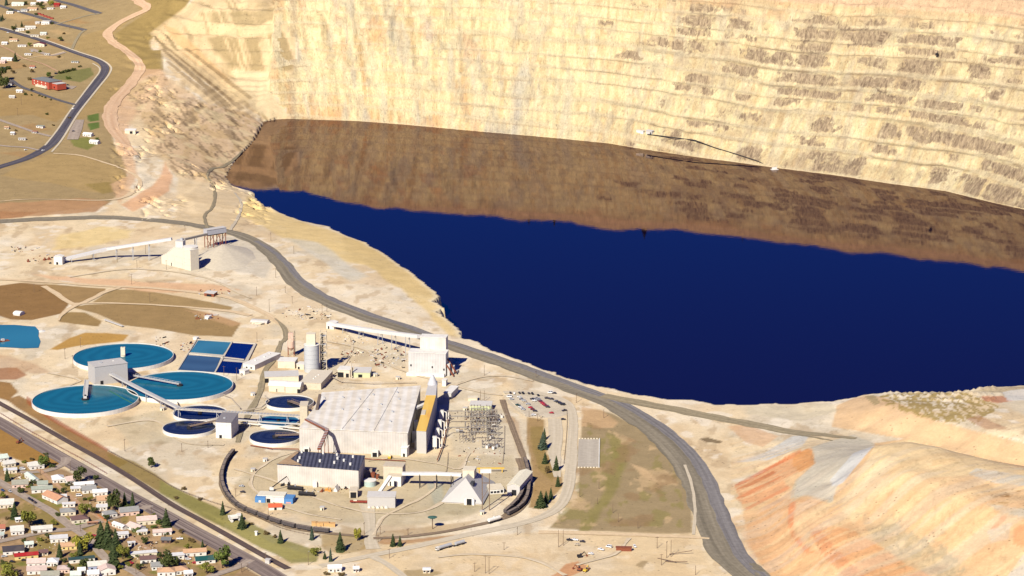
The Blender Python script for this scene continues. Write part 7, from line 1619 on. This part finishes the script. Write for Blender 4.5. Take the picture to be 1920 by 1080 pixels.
for a_ in [
 (5,866,20,9,A1,3,'mint','w','gable','pale mint roofed house cut by the picture edge above the long white roof'),
 (19,876,19,8,A1,3,'pale','c','gable','pale-roofed house with cream wall next to the mint-roofed one at the picture edge'),
 (70,880,24,11,22,3,'pale','w','hip','white house with a pale hipped roof where the estate street curves'),
 (20,888,22,6,12,2.8,'white','c','flat','long low white roof behind the pointed spruce at the picture edge'),
 (54,901,22,5,A2,3,'mint','w','gable','white house with a mint-tipped roof facing the street corner'),
 (38,915,28,10,10,3,'olive','p','gable','olive-grey roofed house with pinkish end wall'),
 (80,915,18,8,8,3,'greygreen','w','gable','small grey-green roofed cottage directly behind the long grey-green roof'),
 (79,924,36,7,12,3,'greygreen','w','gable','long low grey-green roofed house behind the orange roof'),
 (93,940,33,10,A2 + 12,3.2,'orange','w','gable','long orange-roofed white house set along the street'),
 (116,940,17,8,10,3,'white','w','flat','white cube house beside the orange roof'),
 (110,906,20,11,15,3,'white','w','hip','broad white-roofed house on the gravel corner by the alley'),
 (134,908,13,10,30,3,'pink','w','gable','small pinkish-white roof next to the rough dark tree'),
 (158,915,34,6,14,3,'white','w','gable','jagged long white roof below the rough dark tree'),
 (142,922,17,6,8,2.5,'white','c','flat','small flat white garage beneath the jagged long white roof'),
 (168,925,24,9,16,3,'grey','w','gable','grey-roofed white house between two white roofs'),
 (188,930,25,7,12,3,'white','w','gable','white-roofed house backing on the massive dark tree'),
 (194,945,20,10,14,3,'tan','c','gable','tan-roofed cream house in front of the massive dark tree'),
 (191,957,19,7,6,2.6,'white','w','flat','plain white flat-roofed outbuilding by the alley, near the tan roof'),
 (209,971,20,8,A1,3.2,'grey','w','hip','white cottage with grey hipped roof facing the alley'),
 (244,967,32,10,18,3.4,'grey','p','gable','grey-roofed pink and white house on the corner lawn'),
 (128,967,26,9,12,3,'grey','c','hip','grey-roofed white house with hipped roof on the lawn corner'),
 (129,951,22,4,8,2.6,'white','w','flat','white campers row at the back of the grey hipped house'),
 (151,981,28,9,A1 - 8,3,'brown','c','hip','brown-roofed cream house on the green lawn corner'),
 (12,953,26,12,10,3,'pale','c','gable','large pale roofed house cut by the picture edge under the parked blue car'),
 (33,1003,22,11,14,3,'pale','w','gable','pale-roofed white house left of the big yellow-green tree'),
 (79,999,36,7,14,3,'pale','w','gable','pale-roofed long house right of the big yellow-green tree'),
 (3,998,12,8,10,3,'rust','w','gable','rosy red roof corner at the picture edge by the cross street'),
 (2,1010,10,6,10,3,'mint','g','flat','mint grey shed corner at the picture edge by the cross street'),
 (111,1017,30,8,12,3,'white','w','flat','flat white house with grey-green panels at the crossroads'),
 (129,1031,28,7,10,2.8,'tan','y','gable','tan-roofed yellow house by the bright yellow tree'),
 (26,1040,36,10,14,3,'dark','w','gable','dark grey roofed white house above the red roof'),
 (50,1049,40,6,16,3,'red','y','gable','bright red roofed cabin with yellow wall'),
 (55,1027,14,6,14,2.6,'mint','w','gable','small white shed in front of the dark grey roof end'),
 (82,1042,15,6,14,2.4,'brown','c','gable','little brown-roofed shed at the end of the red roof'),
 (68,1063,32,9,8,3,'pink','w','gable','large pinkish-white roof directly below the red roof'),
 (98,1062,20,9,4,3,'white','w','hip','white hipped roof right of the large pinkish-white one'),
 (69,1077,34,9,8,3,'rosy','w','gable','rosy grey roof below the large pinkish-white one'),
 (94,1086,32,8,8,3,'olive','w','gable','olive-grey roof at the bottom edge beside the rosy one'),
 (119,1075,22,8,4,3,'rosy','p','hip','dusty rose hipped roof with an orange porch near the bottom edge'),
 (154,1055,44,5,16,2.8,'teal','w','flat','long white mobile home with dark teal roof'),
 (183,1069,32,9,14,3.4,'pale','b','gable','pale-roofed house with blue-grey wall on the street'),
 (202,1079,28,9,16,4,'pink','w','gabley','tall white gabled house with pinkish roof beside the blue-grey wall'),
 (153,1076,13,6,8,2.6,'white','w','gable','small white shed beneath the dark bushy tree'),
 (175,1084,20,8,8,3,'white','w','gable','white roof at the bottom edge below the blue-grey wall'),
 (142,1086,18,8,8,3,'mint','w','gable','pale mint roof at the bottom edge below the small white shed'),
 (220,991,22,4,A2 + 15,2.8,'white','w','gable','narrow white trailer house along the alley by the giant spruces'),
 (231,1009,19,6,12,3,'white','w','flat','white block house right of the giant spruces'),
 (276,984,34,9,14,3.6,'pink','c','gable','pink-roofed cream house by the town street'),
 (247,995,24,8,A2 + 15,2.8,'pink','w','gable','pink-roofed long garage with white wall along the alley'),
 (267,1003,17,5,8,2.6,'white','c','flat','small white U-shaped court house behind the round green bush'),
 (305,1004,32,6,14,2.8,'pink','w','gable','low tan-pink roofed house below the solitary large spruce'),
 (270,1044,46,5,14,2.8,'white','c','flat','long white mobile home in the middle of the estate'),
 (278,1056,28,7,10,3,'brown','w','gable','reddish brown roofed white house below the long white mobile home'),
 (311,1019,17,6,-4,2.6,'slate','n','gable','brown cabin with grey-green roof on the open lot'),
 (295,1069,18,8,16,3,'grey','w','gable','grey-roofed white house between brown roof and tan hipped roof'),
 (312,1080,32,9,4,3,'tan','w','hip','tan hipped roof with white wall at the bottom of the estate'),
 (342,1077,22,9,20,3,'tan','w','hip','second tan hipped roof beside the alley end'),
 (354,1082,14,6,14,2.8,'white','w','gable','white garage next to the second tan hipped roof'),
 (332,1049,26,6,14,3,'white','w','flat','flat white house with a grey-green skylight'),
 (366,1043,40,7,12,3.2,'tan','w','gable','tan-roofed row house with long white wall'),
 (386,1057,34,8,14,2.8,'green','w','gable','dark green roofed house beside the big green tree'),
 (247,1024,12,3,12,2.6,'white','w','flat','white camper trailer under the olive and gold tree'),
 (174,984,18,2,12,1.8,'orange','n','flat','orange timber shed attached to the brown-roofed cream house'),
 (36,979,11,4,20,2.2,'white','w','gable','tiny white hut behind the big yellow-green tree'),
 (628,1073,24,7,6,3,'white','w','gable','white house in brown scrub at the road fork'),
 (668,1073,10,5,6,2.6,'white','w','gable','white utility cabin on the sandy bank beyond the road fork'),
 (800,1075,13,5,0,2.4,'white','c','barrel','white tank-like cabin on the sand at the bottom edge'),
]: house(*a_)
HSG = 'houses of the hillside suburb'
for a_ in [
 (33,11,22,9,-8,3.4,'mint','w','gable','mint-roofed white house near the upper picture corner'),(62,10,9,6,-8,3,'white','w','gable','tiny white hill house between dark trees'),(60,20,17,8,-10,3,'tan','c','gable','tan-roofed hill house above the far street'),(79,6,20,8,-8,3.4,'white','p','gable','long white hill house at the top edge'),(106,13,10,8,-10,4,'red','r','gable','small red house beside the far street'),(94,18,12,5,-15,2.6,'pale','w','flat','pale camper roof under the red hill house'),
 (85,46,15,9,-12,5,'pale','w','flat','tall cream block house at the far street junction'),(70,45,8,5,-12,3,'white','w','flat','small white shed beside the tall cream block'),(57,55,18,8,8,3,'pale','w','gable','pale long roof on the hill below the tall cream block'),(37,58,16,6,-8,2.6,'pale','w','gable','pale low roof in the shade of the dark hill tree'),(81,66,11,6,-6,3,'mint','w','gable','small mint-roofed house above the far highway'),(65,69,15,4,-6,2.4,'pale','c','flat','low cream wing beside the small mint-roofed house'),
 (73,88,20,9,-8,4.5,'maroon','c','gabley','maroon-roofed cream house on the highway side'),(41,88,15,4,-4,2.4,'white','w','flat','white trailers beside the maroon-roofed house'),(12,114,20,7,-12,3,'white','w','gable','long white roof at the end of the lane by the tall dark spruce'),(3,119,12,7,-10,3,'pink','p','gable','pink roof at the picture edge by the tall dark spruce'),(36,174,11,5,-6,3,'white','w','gable','small white shed below the brick building'),
 (23,253,7,5,-10,2.6,'white','w','gable','small white hut near the lower hillside road'),(41,263,13,4,-5,2.4,'pale','g','flat','grey trailer with pale roof near the lower hillside road'),(74,240,13,5,-25,2.6,'greygreen','w','flat','teal-grey trailer in the scrap yard by the highway'),(163,256,16,7,-20,3.2,'white','w','gable','white-roofed house upper of two behind the highway car park'),(175,270,16,7,-25,3.2,'white','w','gable','white-roofed house lower of two behind the highway car park'),(4,133,9,8,0,3,'teal','g','gable','teal-roofed shed under the dark trees at the picture edge'),(140,118,13,4,-5,2,'greygreen','g','flat','grey roofless pad building on the highway-side lot'),
 (18,26,12,6,-12,2.6,'pale','w','gable','pale roof on the street corner below the mint-roofed hill house'),(45,22,12,6,-12,2.8,'grey','w','gable','grey-roofed hill house between far street and tan roof'),(118,16,10,6,-12,2.8,'white','w','gable','white hill shed nearest the upper dead-end street'),(25,78,14,6,-8,2.8,'tan','c','gable','tan-roofed hill house under the far highway'),(8,84,10,6,-8,2.8,'white','w','gable','white hill house at the picture edge under the far highway'),(52,104,12,4,-8,2.4,'white','w','flat','white trailer on the lane below the maroon-roofed house'),(88,104,8,4,-8,2.4,'pale','w','flat','pale shed at the lane junction below the highway'),(60,128,9,5,-10,2.4,'rust','w','gable','rust-roofed shed on the dry lot above the brick building'),(15,160,14,7,-8,3,'dark','g','gable','dark roof half hidden by the bare dark trees'),(22,184,10,5,-8,2.4,'pale','w','gable','pale shed on the meadow edge below the dark trees'),(12,242,8,4,-10,2.4,'tan','c','gable','tan hut at the picture edge on the lower hillside road'),(64,250,9,4,-20,2.4,'rust','g','flat','rusty trailer below the teal-grey one in the scrap yard'),
]: house(*a_, group=HSG)
for k, (px, py) in enumerate(((73,27),(79,29),(85,31.5),(91,33.5),(97,35.5))):
    a = G(px, py); o = tag(MB().box(-4.2, 4.2, -1.2, 1.2, 0, 2.6).box(-4.3, -4.2, -1.1, 1.1, .1, 2.5).build('freight_container', HW['r']), 'red container in the hillside row, ' + ORD[k] + ' from the tan-roofed hill house', 'container', 'red containers in the hillside row'); o.location = a; o.rotation_euler = (0, 0, R(-42))
# brick building by the highway
BRICK = mat('red_brick', (190,84,60), var=.12, scale=1)
a, rz, L = frame((60,158), (92,169)); t = thing('brick_building', 'two-storey red brick building with a grey roof near the highway bend', 'building', a, rz)
W_ = 24; MB().box(0, L, 0, W_, -2, 9).build('wall', BRICK, t); roof_mb(L, W_, 9, 'hip', 3, .6).build('roof', mat('brick_roof_grey', (126,128,124)), t)
MB().box(L + .02, L + 14, 6, W_ - 2, -2, 7).build('wing_wall', BRICK, t); MB().box(L - .5, L + 14.4, 5.6, W_ - 1.6, 7, 7.5).build('wing_roof', GREYW, t)
for u in (.12, .32, .55, .78):
    for z in (1.6, 5.6): MB().box(L*u, L*u + 2.6, -.1, .05, z, z + 1.9).build('window', CREAM, t)
MB().box(L*.3, L*.9, -3, -.1, -1, 2.2).build('porch', CREAM, t); MB().box(L + 4, L + 7, 5.85, 6.05, 0, 2.6).build('door', DARK, t)
def fence(pts, h, m_, label, post=4.0, name='fence'):
    c = spline([G(*p)[:2] for p in pts], post); o0 = np.array([*c[0], 0]); z = height(c[:, 0], c[:, 1], False)
    t = thing(name, label, 'fence', o0); m = MB(); r_ = MB()
    for i, (p_, zz) in enumerate(zip(c, z)):
        m.box(p_[0]-o0[0]-.1, p_[0]-o0[0]+.1, p_[1]-o0[1]-.1, p_[1]-o0[1]+.1, zz - .3, zz + h)
        if i: 
            q_ = c[i-1]
            for f in (.45, .95): r_.bar((q_[0]-o0[0], q_[1]-o0[1], z[i-1] + h*f), (p_[0]-o0[0], p_[1]-o0[1], zz + h*f), .12)
    m.build('post_row', m_, t); r_.build('rail', m_, t)
fence([(0,776),(50,806),(118,843),(150,860),(200,889)], 1.6, RUST, 'rust-brown fence between the trail and the town street')
fence([(201,845),(240,866),(290,893),(330,917),(390,940),(470,966),(530,992),(600,1008)], 1.4, WOOD, 'wooden fence along the bare yard above the green strip')
fence([(1063,770),(1063,800),(1060,840),(1057,870)], 1.2, WOOD, 'low wooden fence between the two pale roads beside the spruces')
fence([(183,967),(196,976),(208,985)], 1.8, mat('orange_fence', (214,130,74), var=.15), 'orange board fence along the alley bend', 1.0)
fence([(944,738),(960,755),(985,780)], 1.2, CREAM, 'pale railing on the dirt side of the plant car park', 2.0)
fence([(840,850),(838,880),(834,890)], 1.5, WOOD, 'brown fence between the annexe yard and the hip-roofed store')
fence([(946,800),(945,840),(942,870)], 1.5, WOOD, 'brown fence on the lawn side of the substation')
